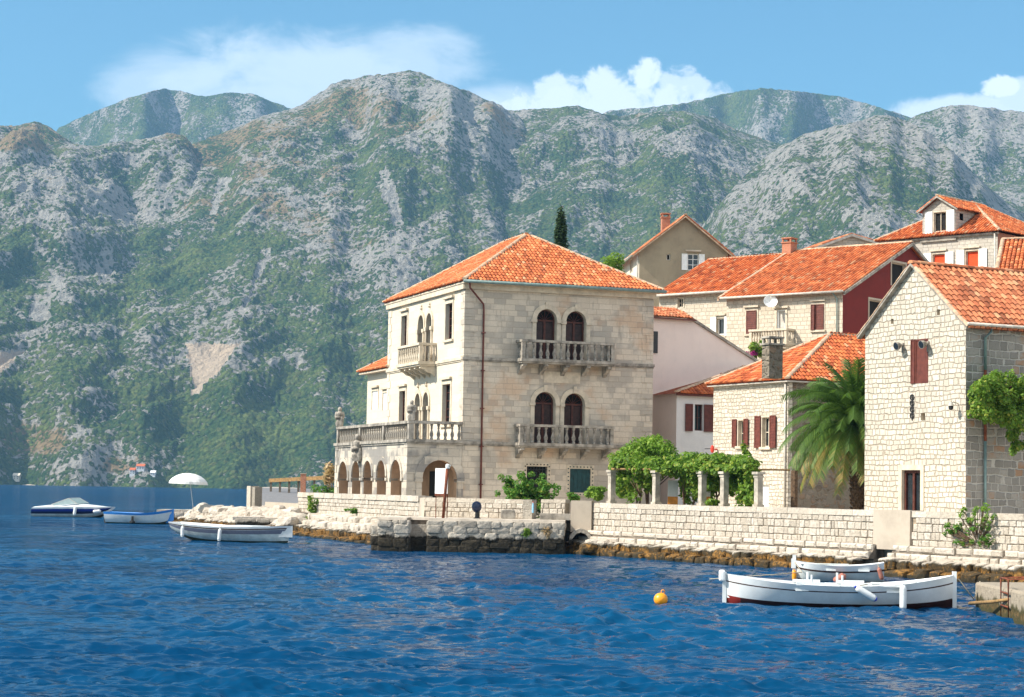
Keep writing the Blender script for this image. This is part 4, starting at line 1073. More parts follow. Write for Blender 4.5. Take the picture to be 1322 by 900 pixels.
    for k in range(4):
        mb.tn = g.uniform(0, .5); mb.hexa([P(1.27, -1, -.35 - .3 * k), P(2.18, -1, -.35 - .3 * k), P(2.18, -1, -1.7), P(1.27, -1, -1.7), P(1.27, .25 + .3 * k, -.35 - .3 * k), P(2.18, .25 + .3 * k, -.35 - .3 * k), P(2.18, .25 + .3 * k, -1.7), P(1.27, .25 + .3 * k, -1.7)])
    mb.build('steps', t, world=True)
    mb = MB().mat('paving')
    a = 0.0
    for a0, a1 in ((-.05, 1.24), (1.25, 2.2), (2.21, LJ + .1)):
        d1 = -1.5 if a0 == 1.25 else .2
        mb.hexa([P(a0, 1.345, d1), P(a1, 1.345, d1), P(a1, 1.345, -5), P(a0, 1.345, -5), P(a0, 1.46, d1 - .03), P(a1, 1.46, d1 - .03), P(a1, 1.46, -5), P(a0, 1.46, -5)])
    mb.build('paving', t, world=True)
    # culvert beside the landing stage
    mb = MB().mat('rock_jetty')
    def pz(x, y, z): return Vector((x, y, z))
    for k in range(6):
        a0, a1 = pi * k / 6, pi * (k + 1) / 6
        ring = []
        for rr, aa in ((.5, a0), (.68, a0), (.68, a1), (.5, a1)):
            ring.append((3.15 - rr * cos(aa) * .8, .45 + rr * sin(aa)))
        mb.hexa([pz(ring[0][0], 88.3, ring[0][1]), pz(ring[1][0], 88.3, ring[1][1]), pz(ring[1][0], 89.4, ring[1][1]), pz(ring[0][0], 89.4, ring[0][1]), pz(ring[3][0], 88.3, ring[3][1]), pz(ring[2][0], 88.3, ring[2][1]), pz(ring[2][0], 89.4, ring[2][1]), pz(ring[3][0], 89.4, ring[3][1])])
    mb.mat('dark'); mb.box(2.5, 3.8, 89.41, 89.5, -1, 1.0)
    solo(mb, 'culvert', 'dark arched drain opening at the water between landing stage and sea wall', 'culvert', (3.15, 88.8, 0))
    mb = MB()
    for k in range(16):
        g2 = rng(700 + k); rock(mb.mat('rock_foot'), (3.9 + g2.uniform(-.5, .9), 87.6 + g2.uniform(-.9, .5), g2.uniform(-.1, .55)), (g2.uniform(.5, 1.1), g2.uniform(.5, .9), g2.uniform(.35, .6)), 800 + k)
    solo(mb, 'shore_rocks', 'heap of tan rocks at the water by the drain opening', 'rocks', (4.1, 87.5, 0), kind='stuff')
    # loose white revetment on the left
    mb = MB().mat('rock_foot'); g = rng(61)
    line = [(-20.6, 134.4), (-17.5, 128.2), (-14.3, 122.6), (-12.6, 119.0), (-11.5, 116.4)]
    k = 0
    for i in range(len(line) - 1):
        a, b = Vector((*line[i], 0)), Vector((*line[i + 1], 0)); d = (b - a).normalized(); n = Vector((d.y, -d.x, 0))
        L = (b - a).length
        for r_, (off, z) in enumerate(((2.9, -.1), (2.4, .2), (1.85, .48), (1.3, .78), (.75, 1.05), (.2, 1.3))):
            s_ = 0
            while s_ < L:
                w = g.uniform(.45, .95); k += 1
                if r_ < 5 or i < 3:
                    rock(mb, a + d * (s_ + w / 2) + n * (off * (.55 if i == 0 else .85) + g.uniform(-.15, .15)) + Vector((0, 0, z + g.uniform(-.1, .1) - .12)), (w * 1.1, g.uniform(.6, 1.0), g.uniform(.4, .65)), int(g.integers(1e9)), boxy=.72, rough=.2)
                s_ += w * .9
    mb.mat('rock_core')
    for i in range(len(line) - 1):
        a, b = Vector((*line[i], 0)), Vector((*line[i + 1], 0)); d = (b - a).normalized(); n = Vector((d.y, -d.x, 0))
        e = Vector((0, 0, 1)); mb.hexa([a + n * 2.7 - e, b + n * 2.7 - e, b - n * 1.5 - e, a - n * 1.5 - e, a + n * .3 + e * 1.2, b + n * .3 + e * 1.2, b - n * 1.5 + e * 1.3, a - n * 1.5 + e * 1.3])
    solo(mb, 'rocks', 'sloping bank of rough white rocks below the road at the point', 'rocks', (-16, 125, 0), kind='stuff')
    # small stone jetties at the point
    for nm, lab, x0, x1, Y0, Y1, z in (('stone_jetty', 'low brown stone jetty of long slabs behind the white fendered boat', -15.9, -11.9, 117.5, 120.5, .92), ('stone_jetty', 'low weathered slab jetty at the tip beside the blue-rimmed boat', -24.6, -18.6, 142.0, 145.0, 1.0)):
        mb = MB(); g = rng(int(Y0)); mb.mat('rock_core'); mb.box(x0 + .1, x1, Y0 + .1, Y1, -1, z - .2)
        mb.mat('rock_jetty' if z < 1 else 'rock_foot')
        for h in (0.0, .3, .56):
            a = x0
            while a < x1:
                w = g.uniform(.6, 1.3); w = min(w, x1 - a + .1); rock(mb, (a + w / 2, Y0 + .15, h + .1), (w * 1.05, .6, .36), int(g.integers(1e9)), [(1, 0, 0), (0, 1, 0), (0, 0, 1)], .35, rough=.07); a += w
        a = x0 - .15; mb.mat('rock_foot')
        while a < x1 - .2:
            w = min(g.uniform(1.0, 1.9), x1 + .1 - a); zz = z + g.uniform(-.03, .03); mb.tn = g.uniform(.4, 1)
            mb.hexa([(a, Y0 - .1, zz - .2), (a + w - .03, Y0 - .1, zz - .2), (a + w - .03, Y1, zz - .2), (a, Y1, zz - .2), (a, Y0 - .1, zz), (a + w - .03, Y0 - .1, zz), (a + w - .03, Y1, zz), (a, Y1, zz)]); a += w
        solo(mb, nm, lab, 'jetty', ((x0 + x1) / 2, (Y0 + Y1) / 2, 0))
    # concrete landing block at the right
    mb = MB().mat('landing_stone'); mb.tn = .45
    a = [(11.65, 50.5), (17, 51.8), (17, 40), (10.85, 40)]
    bot = [(x, y, -1) for x, y in a]; top = [(x, y, .64 if y > 45 else .76) for x, y in a]
    mb.hexa([bot[0], bot[3], bot[2], bot[1], top[0], top[3], top[2], top[1]])
    o = solo(mb, 'concrete_landing', 'stained concrete landing block with mossy side at the right below the sea wall', 'landing', (13.5, 46, 0))
    bv = o.modifiers.new('bevel', 'BEVEL'); bv.width = .06; bv.segments = 2
build_quay()
# ------------------------------------------------------------------ the palace
def quoins(mb, fr, z0, z1, u, v, sx, sy, mat, g, h=0.42, long=0.62, short=0.36, proud=0.03):
    """corner stones; sx, sy: which way the two faces run from the corner"""
    mb.mat(mat); z = z0; k = 0
    while z < z1 - .1:
        hh = min(h * g.uniform(.9, 1.1), z1 - z); a, b = (long, short) if k % 2 else (short, long)
        x0, x1 = sorted((u - sx * proud, u + sx * a)); y0, y1 = sorted((v - sy * proud, v + sy * b))
        mb.box(x0, x1, y0, y1, z - fr.z0 + .008, z + hh - fr.z0 - .008); z += hh; k += 1
def balcony(t, fc, a0, a1, zs, zr, proj, mat, brackets=5, nb=14, sides=3, name='balcony', tb=1.0):
    """stone balcony: slab, rail, corner posts on brackets, turned balusters"""
    mb = MB().mat(mat); st = 0.16
    fc.box(mb, a0 - .06, a1 + .06, zs, zs + st, 0, proj + .06); fc.box(mb, a0, a1, zs - .09, zs - .004, 0, proj - .02)
    fc.box(mb, a0 - .03, a1 + .03, zr - .13, zr, proj - .24, proj + .03)
    for a in (a0, a1): fc.box(mb, a - .03 if a == a0 else a - .21, a + .21 if a == a0 else a + .03, zr - .132, zr - .002, 0, proj - .24)
    for a in (a0, a1 - .18): fc.box(mb, a, a + .18, zs + st, zr - .13, proj - .2, proj - .02)
    for i in range(brackets):
        c = a0 + .2 + (a1 - a0 - .4) * i / (brackets - 1)
        prof = [(0, zs - .09), (proj - .12, zs - .09), (proj - .1, zs - .22), (proj * .66, zs - .28), (proj * .5, zs - .42), (proj * .25, zs - .48), (.04, zs - .66), (0, zs - .66)]
        mb.prism([fc.p(c - .11, h, d) for d, h in prof], fc.a * .22)
    b = mb.build(name, t, fixn=True)
    h = zr - .13 - zs - st
    for i in range(nb):
        a = a0 + .3 + (a1 - a0 - .6) * i / (nb - 1); baluster(b, fc.p(a, zs + st, proj - .11), h, mat, tb)
    for i in range(sides):
        for a in (a0 + .09, a1 - .09): baluster(b, fc.p(a, zs + st, .12 + (proj - .45) * i / max(1, sides - 1)), h, mat)
    return b
def arched_door(t, fc, a0, a1, h0, h1, rec=.3):
    mb = MB().mat('brown_wood'); r = (a1 - a0) / 2; hs = h1 - r; c = (a0 + a1) / 2
    for x0, x1 in ((a0, a0 + .09), (c - .06, c + .06), (a1 - .09, a1)): fc.box(mb, x0, x1, h0, hs, -rec - .05, -rec)
    fc.box(mb, a0, a1, hs - .07, hs + .03, -rec - .06, -rec + .01)
    for y in (h0, h0 + (hs - h0) * .45): fc.box(mb, a0 + .09, a1 - .09, y, y + .1, -rec - .045, -rec - .006)
    for k in range(1, 6):
        an = pi * k / 6; p, q = fc.p(c, hs, -rec - .02), fc.p(c + r * .97 * cos(an), hs + r * .97 * sin(an), -rec - .02); mb.tube([p, q], .018, 4)
    loop = [(c + r * cos(pi * k / 12), hs + r * sin(pi * k / 12)) for k in range(13)]; inn = [(c + (r - .07) * cos(pi * k / 12), hs + (r - .07) * sin(pi * k / 12)) for k in range(13)]
    for k in range(12): mb.hexa([fc.p(*loop[k], -rec), fc.p(*loop[k + 1], -rec), fc.p(*loop[k + 1], -rec - .05), fc.p(*loop[k], -rec - .05), fc.p(*inn[k], -rec), fc.p(*inn[k + 1], -rec), fc.p(*inn[k + 1], -rec - .05), fc.p(*inn[k], -rec - .05)])
    d = mb.build('door', t)
    pm = MB().mat('dark'); pm.face([fc.p(x, y, -rec - .09) for x, y in arch(a0, a1, h0, h1, 12)])
    pm.mat('door_panel')
    for x0, x1 in ((a0 + .1, c - .07), (c + .07, a1 - .1)): fc.box(pm, x0, x1, h0 + .12, hs - .1, -rec - .075, -rec - .06)
    pm.build('pane', d)
def lancet(t, fc, a0, a1, h0, h1, rec=.25, pointed=.5):
    mb = MB().mat('trim'); r = (a1 - a0) / 2; c = (a0 + a1) / 2
    lo = arch(a0, a1, h0, h1, 12, pointed)[2:]; w = .16
    up = [(c + (x - c) * (1 + w / r), y + (.0 if k in (0, len(lo) - 1) else .14 + .1 * sin(pi * k / (len(lo) - 1)) ** 6)) for k, (x, y) in enumerate(lo)]
    for k in range(len(lo) - 1):
        mb.hexa([fc.p(*lo[k], .07), fc.p(*up[k], .07), fc.p(*up[k], -.02), fc.p(*lo[k], -.02), fc.p(*lo[k + 1], .07), fc.p(*up[k + 1], .07), fc.p(*up[k + 1], -.02), fc.p(*lo[k + 1], -.02)])
    hs = lo[0][1]
    for x in (a0, a1): fc.box(mb, x - .16, x + .16, hs - .2, hs, -.02, .14); mb.tube([fc.p(x, h0, .05), fc.p(x, hs - .2, .05)], .07, 8)
    fx = fc.p(c, h1 + .3, .04); mb.lathe(fx, [(.06, 0), (.1, .08), (.05, .16), (.07, .22), (.02, .3)], 8)
    d = mb.build('arched_window', t)
    pm = MB().mat('dark'); pm.face([fc.p(x, y, -rec) for x, y in arch(a0, a1, h0, h1, 12, pointed)])
    pm.mat('brown_wood'); fc.box(pm, c - .05, c + .05, h0, hs, -rec + .005, -rec + .05); fc.box(pm, a0, a1, hs - .05, hs + .05, -rec + .005, -rec + .055)
    pm.build('pane', d)

M['door_panel'] = m_plain('dark_brown_door_panel', (0.03, 0.012, 0.01), 0.45, 0.5, 4)
def build_palace():
    fr = Frame(601, 366, 106.0, 20); z0 = fr.z0; g = random.Random(5)
    t = thing('palace', 'large cream stone palace with arcade, stone balconies and orange hipped roof', 'palace', fr.loc, fr.hd)
    Wd, Dp, ZE = 10.85, 14.1, 13.6
    Rf, Lf = fr.right(), fr.left()
    doors = [(4.05, 5.2, 9.72, 12.46), (5.74, 6.9, 9.72, 12.43), (4.02, 5.19, 5.22, 8.02), (5.72, 6.89, 5.22, 8.0)]
    gw = [(3.63, 4.8, 2.72, 4.03), (6.1, 7.3, 2.68, 3.95)]
    mb = MB()
    Rf.wall(mb, rect(0, Wd, z0, ZE), [arch(*d, 12) for d in doors] + [rect(*w) for w in gw], .32, 'palace', 'trim')
    lw = [(2.04, 3.22, 10.8, 12.76), (10.36, 11.44, 10.75, 12.72), (2.16, 3.49, 6.2, 8.39), (10.4, 11.55, 6.2, 8.36)]
    ll = [(5.57, 6.6, 9.72, 12.5), (7.05, 8.14, 9.72, 12.5), (5.85, 6.9, 5.3, 8.1), (7.4, 8.42, 5.3, 8.1)]
    Lf.wall(mb, rect(0, Dp, z0, ZE), [rect(*w) for w in lw] + [arch(*d, 12, .5) for d in ll], .3, 'palace_pale', 'palace_pale')
    fr.back(Dp).wall(mb, rect(0, Wd, z0, ZE), [], mat='palace'); fr.far(Wd).wall(mb, rect(0, Dp, z0, ZE), [], mat='palace')
    for q in doors + [(a, b, c, d) for a, b, c, d in gw]: pass
    quoins(mb, fr, 5.3, 9.55, 0, 0, 1, 1, 'palace', g); quoins(mb, fr, 9.78, 13.3, 0, 0, 1, 1, 'palace', g)
    quoins(mb, fr, 1.5, 13.3, Wd, 0, -1, 1, 'palace', g); quoins(mb, fr, 5.3, 13.3, 0, Dp, 1, -1, 'palace_pale', g)
    mb.build('wall', t)
    mb = MB().mat('grey_stone')
    for h in (9.58, 5.13):
        Rf.box(mb, -.1, Wd + .1, h, h + .15, -.01, .1); Rf.box(mb, -.06, Wd + .06, h - .08, h - .004, -.01, .05)
    mb.mat('trim'); Lf.box(mb, .12, Dp + .1, 9.58, 9.73, -.01, .1); Lf.box(mb, .1, Dp + .06, 9.5, 9.576, -.01, .05)
    mb.build('string_course', t)
    mb = MB().mat('trim')
    mb.box(-.2, Wd + .3, -.44, Dp + .35, ZE - z0 + .003, ZE - z0 + .1)
    for f, L in ((Rf, Wd), (Lf, Dp)): f.box(mb, -.12, L + .12, ZE - .28, ZE, -.01, .16)
    mb.build('eaves', t)
    mb = MB()
    hip_roof(mb, -.24, Wd + .36, -.5, Dp + .4, ZE - z0 + .12, 17.1 - z0, (Wd / 2, Wd / 2), (Wd / 2, Dp - Wd / 2), pitch=.215, course=.36)
    mb.build('roof', t)
    mb = MB().mat('gutter_green'); mb.tube([Rf.p(-.3, ZE + .08, .6), Rf.p(Wd + .5, ZE + .08, .6)], .085, 8); mb.build('gutter', t, True)
    mb = MB().mat('pipe_brown'); mb.tube([Rf.p(.05, ZE + .02, .55), Rf.p(.15, ZE - .25, .35), Rf.p(.98, ZE - 1.05, .12), Rf.p(1.02, ZE - 1.35, .1), Rf.p(1.03, z0, .1)], .052, 8)
    for h in (3, 5, 7, 9, 11): Rf.box(mb, .93, 1.13, h, h + .05, -.01, .18)
    mb.build('downpipe', t, True)
    # front openings
    for d in doors: arched_door(t, Rf, *d)
    for a0, a1, h0, h1 in doors:
        mb = MB().mat('trim'); arch_ring(mb, Rf, a0, a1, h1, .26, -.01, .06); r = (a1 - a0) / 2; hs = h1 - r
        for x in (a0 - .24, a1 + .02): Rf.box(mb, x, x + .22, h0 + .1, hs - .16, -.01, .05)
        for x in (a0 - .32, a1 + .0): Rf.box(mb, x, x + .32, hs - .156, hs - .004, -.01, .12)
        Rf.box(mb, (a0 + a1) / 2 - .09, (a0 + a1) / 2 + .09, h1 + .01, h1 + .36, -.01, .1)
        mb.build('door_surround', t)
    for a0, a1, h0, h1 in gw:
        mb = MB().mat('trim'); Rf.box(mb, a0 - .2, a1 + .2, h1 + .003, h1 + .2, -.01, .03); Rf.box(mb, a0 - .2, a1 + .2, h0 - .2, h0 - .003, -.01, .03)
        for x in (a0 - .2, a1 + .003): Rf.box(mb, x, x + .197, h0, h1, -.01, .03)
        mb.build('window_surround', t)
    mb = MB().mat('trim'); Rf.box(mb, 4.5, 6.6, 8.52, 9.12, -.01, .035); mb.build('stone_tablet', t)
    for i, (a0, a1, h0, h1) in enumerate(gw):
        mb = MB().mat('iron' if i == 0 else 'shutter_green')
        if i == 0:
            for k in range(7): x = a0 + (a1 - a0) * (k + .5) / 7; mb.tube([Rf.p(x, h0, -.03), Rf.p(x, h1, -.03)], .02, 4)
            for k in range(4): y = h0 + (h1 - h0) * (k + .5) / 4; mb.tube([Rf.p(a0, y, -.02), Rf.p(a1, y, -.02)], .02, 4)
            for s_ in (-1, 1): mb.tube([Rf.p((a0 + a1) / 2 + s_ * .3 * sin(q * .5), h0 + .2 + (h1 - h0 - .4) * q / 6, -.01) for q in range(7)], .025, 4)
        else:
            for k in range(5):
                x = a0 + (a1 - a0) * k / 5; Rf.box(mb, x + .006, x + (a1 - a0) / 5 - .006, h0, h1, -.1, -.05)
            for y in (h0 + .15, h1 - .2): Rf.box(mb, a0, a1, y, y + .06, -.049, -.03)
        for k in range(7):      # iron studs round the opening
            x = a0 + (a1 - a0) * k / 6
            for y in (h0 - .1, h1 + .1): Rf.box(mb, x - .03, x + .03, y - .03, y + .03, .03, .07)
            y = h0 + (h1 - h0) * k / 6
            for x in (a0 - .1, a1 + .1): Rf.box(mb, x - .03, x + .03, y - .03, y + .03, .03, .07)
        w = mb.build('window', t); w['label'] = ('barred ground floor window of black iron' if i == 0 else 'ground floor window closed by a dark green shutter')
        pm = MB().mat('dark'); Rf.box(pm, a0, a1, h0, h1, -.3, -.26); pm.build('pane', w)
    balcony(t, Rf, 2.92, 8.2, 9.56, 10.72, .95, 'grey_stone', 5, 13, 3, tb=1.3); balcony(t, Rf, 2.88, 8.22, 5.1, 6.24, .95, 'grey_stone', 5, 13, 3, tb=1.3)
    # left openings
    for w in lw: window(t, Lf, *w, rec=.2, frame='brown_wood', bars=(1, 4), surround='trim', sw=.18, sill='trim', lintel='trim')
    for d in ll: lancet(t, Lf, *d)
    balcony(t, Lf, 4.75, 8.9, 9.56, 10.74, 1.0, 'trim', 5, 11, 3)
    # loggia
    U = -3.0; L2 = fr.left(U); LZ = 5.16; LD = 14.3
    F2 = Face(fr, (U, 0, 0), (1, 0, 0), (0, -1, 0))
    mb = MB()
    arcs = [(.98, 2.95), (3.83, 5.6), (6.5, 8.25), (8.88, 10.65), (11.5, 13.5)]
    L2.wall(mb, rect(0, LD, z0, LZ), [arch(a, b, z0 + .01, 4.25, 12) for a, b in arcs], .5, 'loggia', 'ochre')
    F2.wall(mb, rect(0, -U - .02, z0, LZ), [arch(.82, 2.72, z0 + .01, 4.25, 14)], .5, 'loggia', 'ochre')
    fr.back(LD).wall(mb, rect(U, 0, z0, LZ), [], mat='loggia')
    quoins(mb, fr, 1.5, 5.1, U, 0, 1, 1, 'loggia', g, proud=.04, short=.3, long=.55); quoins(mb, fr, 1.5, 5.1, U, LD, 1, -1, 'loggia', g, proud=.04, short=.3, long=.55)
    for a, b in arcs:
        arch_ring(mb, L2, a, b, 4.25, .2, -.02, .07, 9)
        for x in (a - .3, b + .0): L2.box(mb, x, x + .3, 3.14, 3.3, -.4, .09)
    arch_ring(mb, F2, .82, 2.72, 4.25, .42, -.02, .07, 11)
    for x in (.42, 2.72): F2.box(mb, x, x + .4, 3.1, 3.28, -.4, .12); F2.box(mb, x + .06, x + .34, z0 + .01, 3.098, -.02, .07)
    mb.build('arcade', t)
    mb = MB().mat('ochre')
    mb.box(-.06, -.012, .1, LD - .1, 0, LZ - z0 - .02); mb.box(U + .56, -.07, LD - .3, LD - .22, 0, LZ - z0 - .02); mb.box(U + .56, -.07, .56, LD - .31, LZ - z0 - .06, LZ - z0 - .02)
    mb.mat('dark'); mb.box(-.09, -.062, 4.2, 5.3, 0, 2.2); mb.box(-.09, -.062, 9.0, 10.0, .9, 2.2)
    mb.build('lining', t)
    mb = MB().mat('grey_stone')
    mb.box(U - .14, -.01, -.14, LD + .1, LZ - z0 + .003, LZ - z0 + .16); mb.box(U - .07, -.012, -.07, LD + .05, LZ - z0 - .1, LZ - z0)
    zr = 6.28
    for x, y in ((U + .02, -.05), (U + .02, LD - .25), (U + .02, 4.6), (U + .02, 9.3)): mb.box(x, x + .28, y, y + .28, LZ - z0 + .16, zr - z0 - .15)
    mb.box(U - .02, U + .32, -.09, LD + .07, zr - z0 - .147, zr - z0); mb.box(U + .323, -.02, -.09, .25, zr - z0 - .147, zr - z0)
    b = mb.build('terrace', t)
    h = zr - .147 - LZ - .16
    for i in range(38):
        v = .42 + (LD - .9) * i / 37
        if min(abs(v - 4.74), abs(v - 9.44)) > .2: baluster(b, Vector((U + .16, v, LZ - z0 + .16)), h, 'grey_stone', .95)
    for i in range(7): baluster(b, Vector((U + .55 + .38 * i, .08, LZ - z0 + .16)), h, 'grey_stone', 1.15)
    # statues on the terrace
    for k, (u, v, hh, lab) in enumerate(((U + .15, LD - .1, 1.15, 'weathered stone statue on the far corner post of the arcade terrace'), (U + .2, .1, 1.05, 'weathered stone statue on the near corner post of the arcade terrace'), (U - .2, 9.0, 1.5, 'carved stone figure fixed below the terrace rail above the arches'))):
        mb = MB().mat('grey_stone'); zb = zr if k < 2 else LZ - .95
        c = fr.W @ Vector((u, v, zb - z0)); q = hh / 1.1
        if k < 2: mb.box(c.x - .19, c.x + .19, c.y - .19, c.y + .19, c.z, c.z + .12)
        mb.lathe(tuple(c), [(r * q, z * q) for r, z in ((.2, 0), (.21, .08), (.17, .3), (.15, .5), (.2, .7), (.19, .8), (.1, .87), (.06, .9))], 12)
        body = [((0, -.02, .99), (.2, .22, .25)), ((-.2, -.04, .62), (.13, .16, .42)), ((.2, -.04, .64), (.13, .16, .38)), ((-.08, -.17, .52), (.26, .13, .12)), ((.12, -.16, .3), (.2, .12, .44)), ((-.06, -.1, .18), (.3, .2, .3)), ((0, .08, .6), (.3, .14, .5))]
        for i, (p, s_) in enumerate(body): rock(mb, c + Vector(p) * q, [x * q for x in s_], 300 + 10 * k + i, [(1, 0, 0), (0, 1, 0), (0, 0, 1)], .9, rough=.1)
        o = solo(mb, 'statue', lab, 'statue', tuple(c), True)
        rm = o.modifiers.new('fuse', 'REMESH'); rm.mode = 'VOXEL'; rm.voxel_size = .03; rm.use_smooth_shade = True
    return fr
PAL = build_palace()

# ------------------------------------------------------------------ the other houses
def pip(pts, r, mat, name, t, n=6):
    mb = MB().mat(mat); mb.tube(pts, r, n); return mb.build(name, t, True)
def gable(fc, a0, a1, ze, zr, z0, holes=(), mb=None, mat=None, apex=None, rev=.2, rmat='trim'):
    ap = (a0 + a1) / 2 if apex is None else apex
    fc.wall(mb, [(a0, z0), (a1, z0), (a1, ze), (ap, zr), (a0, ze)], holes, rev, mat, rmat)
def verge(mb, a, b, n, w=.14, hgt=.1, mat='ridge'):
    mb.mat(mat); a, b = Vector(a), Vector(b); up = Vector((0, 0, hgt)); n = Vector(n) * w
    mb.hexa([a, a + n, b + n, b, a + up, a + n + up, b + n + up, b + up])

def build_right_house():
    fr = Frame(1247, 412, 76.0, 28); z0 = fr.z0
    t = thing('stone_house', 'tall white rubble house with gable end, closed brown shutter and dark door at right', 'house', fr.loc, fr.hd)
    Rf, Lf = fr.right(), fr.left(); D, Wd, ZE, ZR = 6.1, 9.0, 9.45, 11.75
    a = Lf.px(1177, 438)[0]; b = Lf.px(1198, 438)[0]; h1 = Lf.px(1186, 438)[1]; h0 = Lf.px(1186, 495)[1]; sa = sorted((a, b))
    da = sorted((Lf.px(1165, 607)[0], Lf.px(1189, 607)[0])); dh = Lf.px(1178, 607)[1]
    mb = MB()
    gable(Lf, 0, D, ZE, ZR, z0, [rect(sa[0], sa[1], h0, h1), rect(da[0], da[1], z0 + .01, dh), rect(2.35, 2.62, 5.72, 6.0), rect(1.5, 1.68, 9.75, 9.98), rect(4.3, 4.48, 9.6, 9.8)], mb, 'rub_white', rev=.25, rmat='trim')
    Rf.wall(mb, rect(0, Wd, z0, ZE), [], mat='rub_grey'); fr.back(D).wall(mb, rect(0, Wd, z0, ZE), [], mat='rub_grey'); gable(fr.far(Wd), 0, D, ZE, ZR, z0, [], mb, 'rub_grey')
    mb.mat('dark'); Lf.box(mb, .3, D - .3, z0 + .1, ZE, -.6, -.5)
    mb.build('wall', t)
    o = .28; mb = MB(); zl = ZE - z0 - .1; zr = ZR - z0 + .08; dr = (zr - zl) / (D / 2) * o
    gable_roof(mb, (-.18, -o, zl - dr), (Wd + .2, -o, zl - dr), (-.18, D / 2, zr), (Wd + .2, D / 2, zr), pitch=.27, course=.36, tile='tile_old')
    gable_roof(mb, (-.18, D + o, zl - dr), (Wd + .2, D + o, zl - dr), (-.18, D / 2, zr), (Wd + .2, D / 2, zr), pitch=.27, course=.36, tile='tile_old')
    caps(mb, (-.2, D / 2, zr), (Wd, D / 2, zr), .15, .4, 'tile_old')
    for y in (-o, D + o): verge(mb, (-.2, y, zl - dr - .03), (-.2, D / 2, zr - .03), (1, 0, 0), .2, .1, 'grey_stone'); caps(mb, (-.12, y, zl - dr + .04), (-.12, D / 2, zr + .04), .1, .36, 'ridge', .03)
    mb.build('roof', t)
    s = shutter(t, Lf, sa[0] - .02, (sa[0] + sa[1]) / 2 + .25, h0, h1, 'shutter_brown', -.03, 1); shutter(t, Lf, (sa[0] + sa[1]) / 2 + .26, sa[1] + .02, h0, h1, 'shutter_brown', .0, 1)
    mb = MB().mat('trim'); Lf.box(mb, da[0] - .2, da[0] - .003, z0, dh + .2, -.01, .04); Lf.box(mb, da[1] + .003, da[1] + .2, z0, dh + .2, -.01, .04); Lf.box(mb, da[0], da[1], dh + .003, dh + .2, -.01, .038)
    mb.mat('brown_wood')
    for x0, x1 in ((da[0], da[0] + .1), ((da[0] + da[1]) / 2 - .06, (da[0] + da[1]) / 2 + .06), (da[1] - .1, da[1])): Lf.box(mb, x0, x1, z0, dh, -.18, -.1)
    Lf.box(mb, da[0], da[1], z0, z0 + .45, -.17, -.11); Lf.box(mb, da[0], da[1], dh - .12, dh, -.17, -.105)
    d = mb.build('door', t)
    pm = MB().mat('glass'); Lf.box(pm, da[0], da[1], z0 + .4, dh, -.2, -.185); pm.build('pane', d)
    pip([Rf.p(-.2, ZE - .16, .36), Rf.p(Wd, ZE - .16, .36)], .07, 'gutter_grey', 'gutter', t)
    x = Rf.px(1270, 425)[0]
    mb = MB().mat('gutter_green'); mb.tube([Rf.p(x + .15, ZE - .2, .36), Rf.p(x + .1, ZE - .4, .3), Rf.p(x, ZE - .62, .1), Rf.p(x, 7.6, .09)], .055, 8); mb.mat('rust'); mb.tube([Rf.p(x, 7.6, .09), Rf.p(x, 4.9, .09)], .057, 8); mb.mat('gutter_green'); mb.tube([Rf.p(x, 4.9, .09), Rf.p(x, z0, .09)], .055, 8)
    mb.build('downpipe', t, True)
    # fittings on the wall
    for px_, py_, lab in ((1166.5, 446, 'round grey floodlight beside the upper shutter on its left'), (1199, 444, 'round grey floodlight beside the upper shutter on its right')):
        a, h = Lf.px(px_, py_); mb = MB().mat('grey_stone')
        Lf.box(mb, a - .05, a + .05, h - .3, h + .1, .0, .06); p = Lf.p(a, h, .06); mb.tube([p, p + Vector((-.12, 0, 0))], .05, 6); mb.tube([p + Vector((-.1, 0, 0)), p + Vector((-.2, 0, -.02)), p + Vector((-.32, 0, -.05))], [.09, .15, .17], 10)
        mb.mat('glass'); mb.tube([p + Vector((-.322, 0, -.05)), p + Vector((-.33, 0, -.052))], [.15, .14], 10)
        q = fr.W @ Lf.p(a, h); solo_local(mb, fr, 'wall_lamp', lab, 'lamp', Lf.p(a, h - .3))
    a, h = Lf.px(1178, 528); mb = MB().mat('iron')
    for k in range(4):
        for s_ in (-1, 1):
            c = h - .36 + .24 * k; mb.tube([Lf.p(a + s_ * (.02 + .09 * sin(q * pi / 4)), c + .1 * (1 - cos(q * pi / 4)), .03) for q in range(6)], .022, 5)
    mb.tube([Lf.p(a, h - .45, .02), Lf.p(a, h + .5, .02)], .025, 5)
    solo_local(mb, fr, 'wall_anchor', 'ornate black iron wall anchor on the white rubble gable', 'wall anchor', Lf.p(a, h - .45))
    a, h = Lf.px(1237, 521); mb = MB().mat('gutter_grey'); p = Lf.p(a, h, 0)
    mb.tube([p, p + Vector((-.25, 0, .05)), p + Vector((-.35, 0, 0))], .025, 6); mb.tube([p + Vector((-.35, 0, .05)), p + Vector((-.35, 0, -.1))], [.05, .12], 10); mb.mat('iron'); mb.tube([p + Vector((-.35, 0, -.1)), p + Vector((-.35, 0, -.22)), p + Vector((-.35, 0, -.26))], [.1, .09, .03], 10)
    solo_local(mb, fr, 'lantern', 'small bracket lantern near the corner of the white gable', 'lantern', p)
    a, h = Rf.px(1281, 540); mb = MB().mat('trim'); Rf.box(mb, a - .1, a + .1, h - .25, h + .25, 0, .1); mb.mat('shutter_brown'); Rf.box(mb, a - .03, a + .03, h - .1, h + .12, .1, .105)
    solo_local(mb, fr, 'meter_box', 'small cream meter box on the grey side wall under the vine', 'meter box', Rf.p(a, h - .25))
    return fr
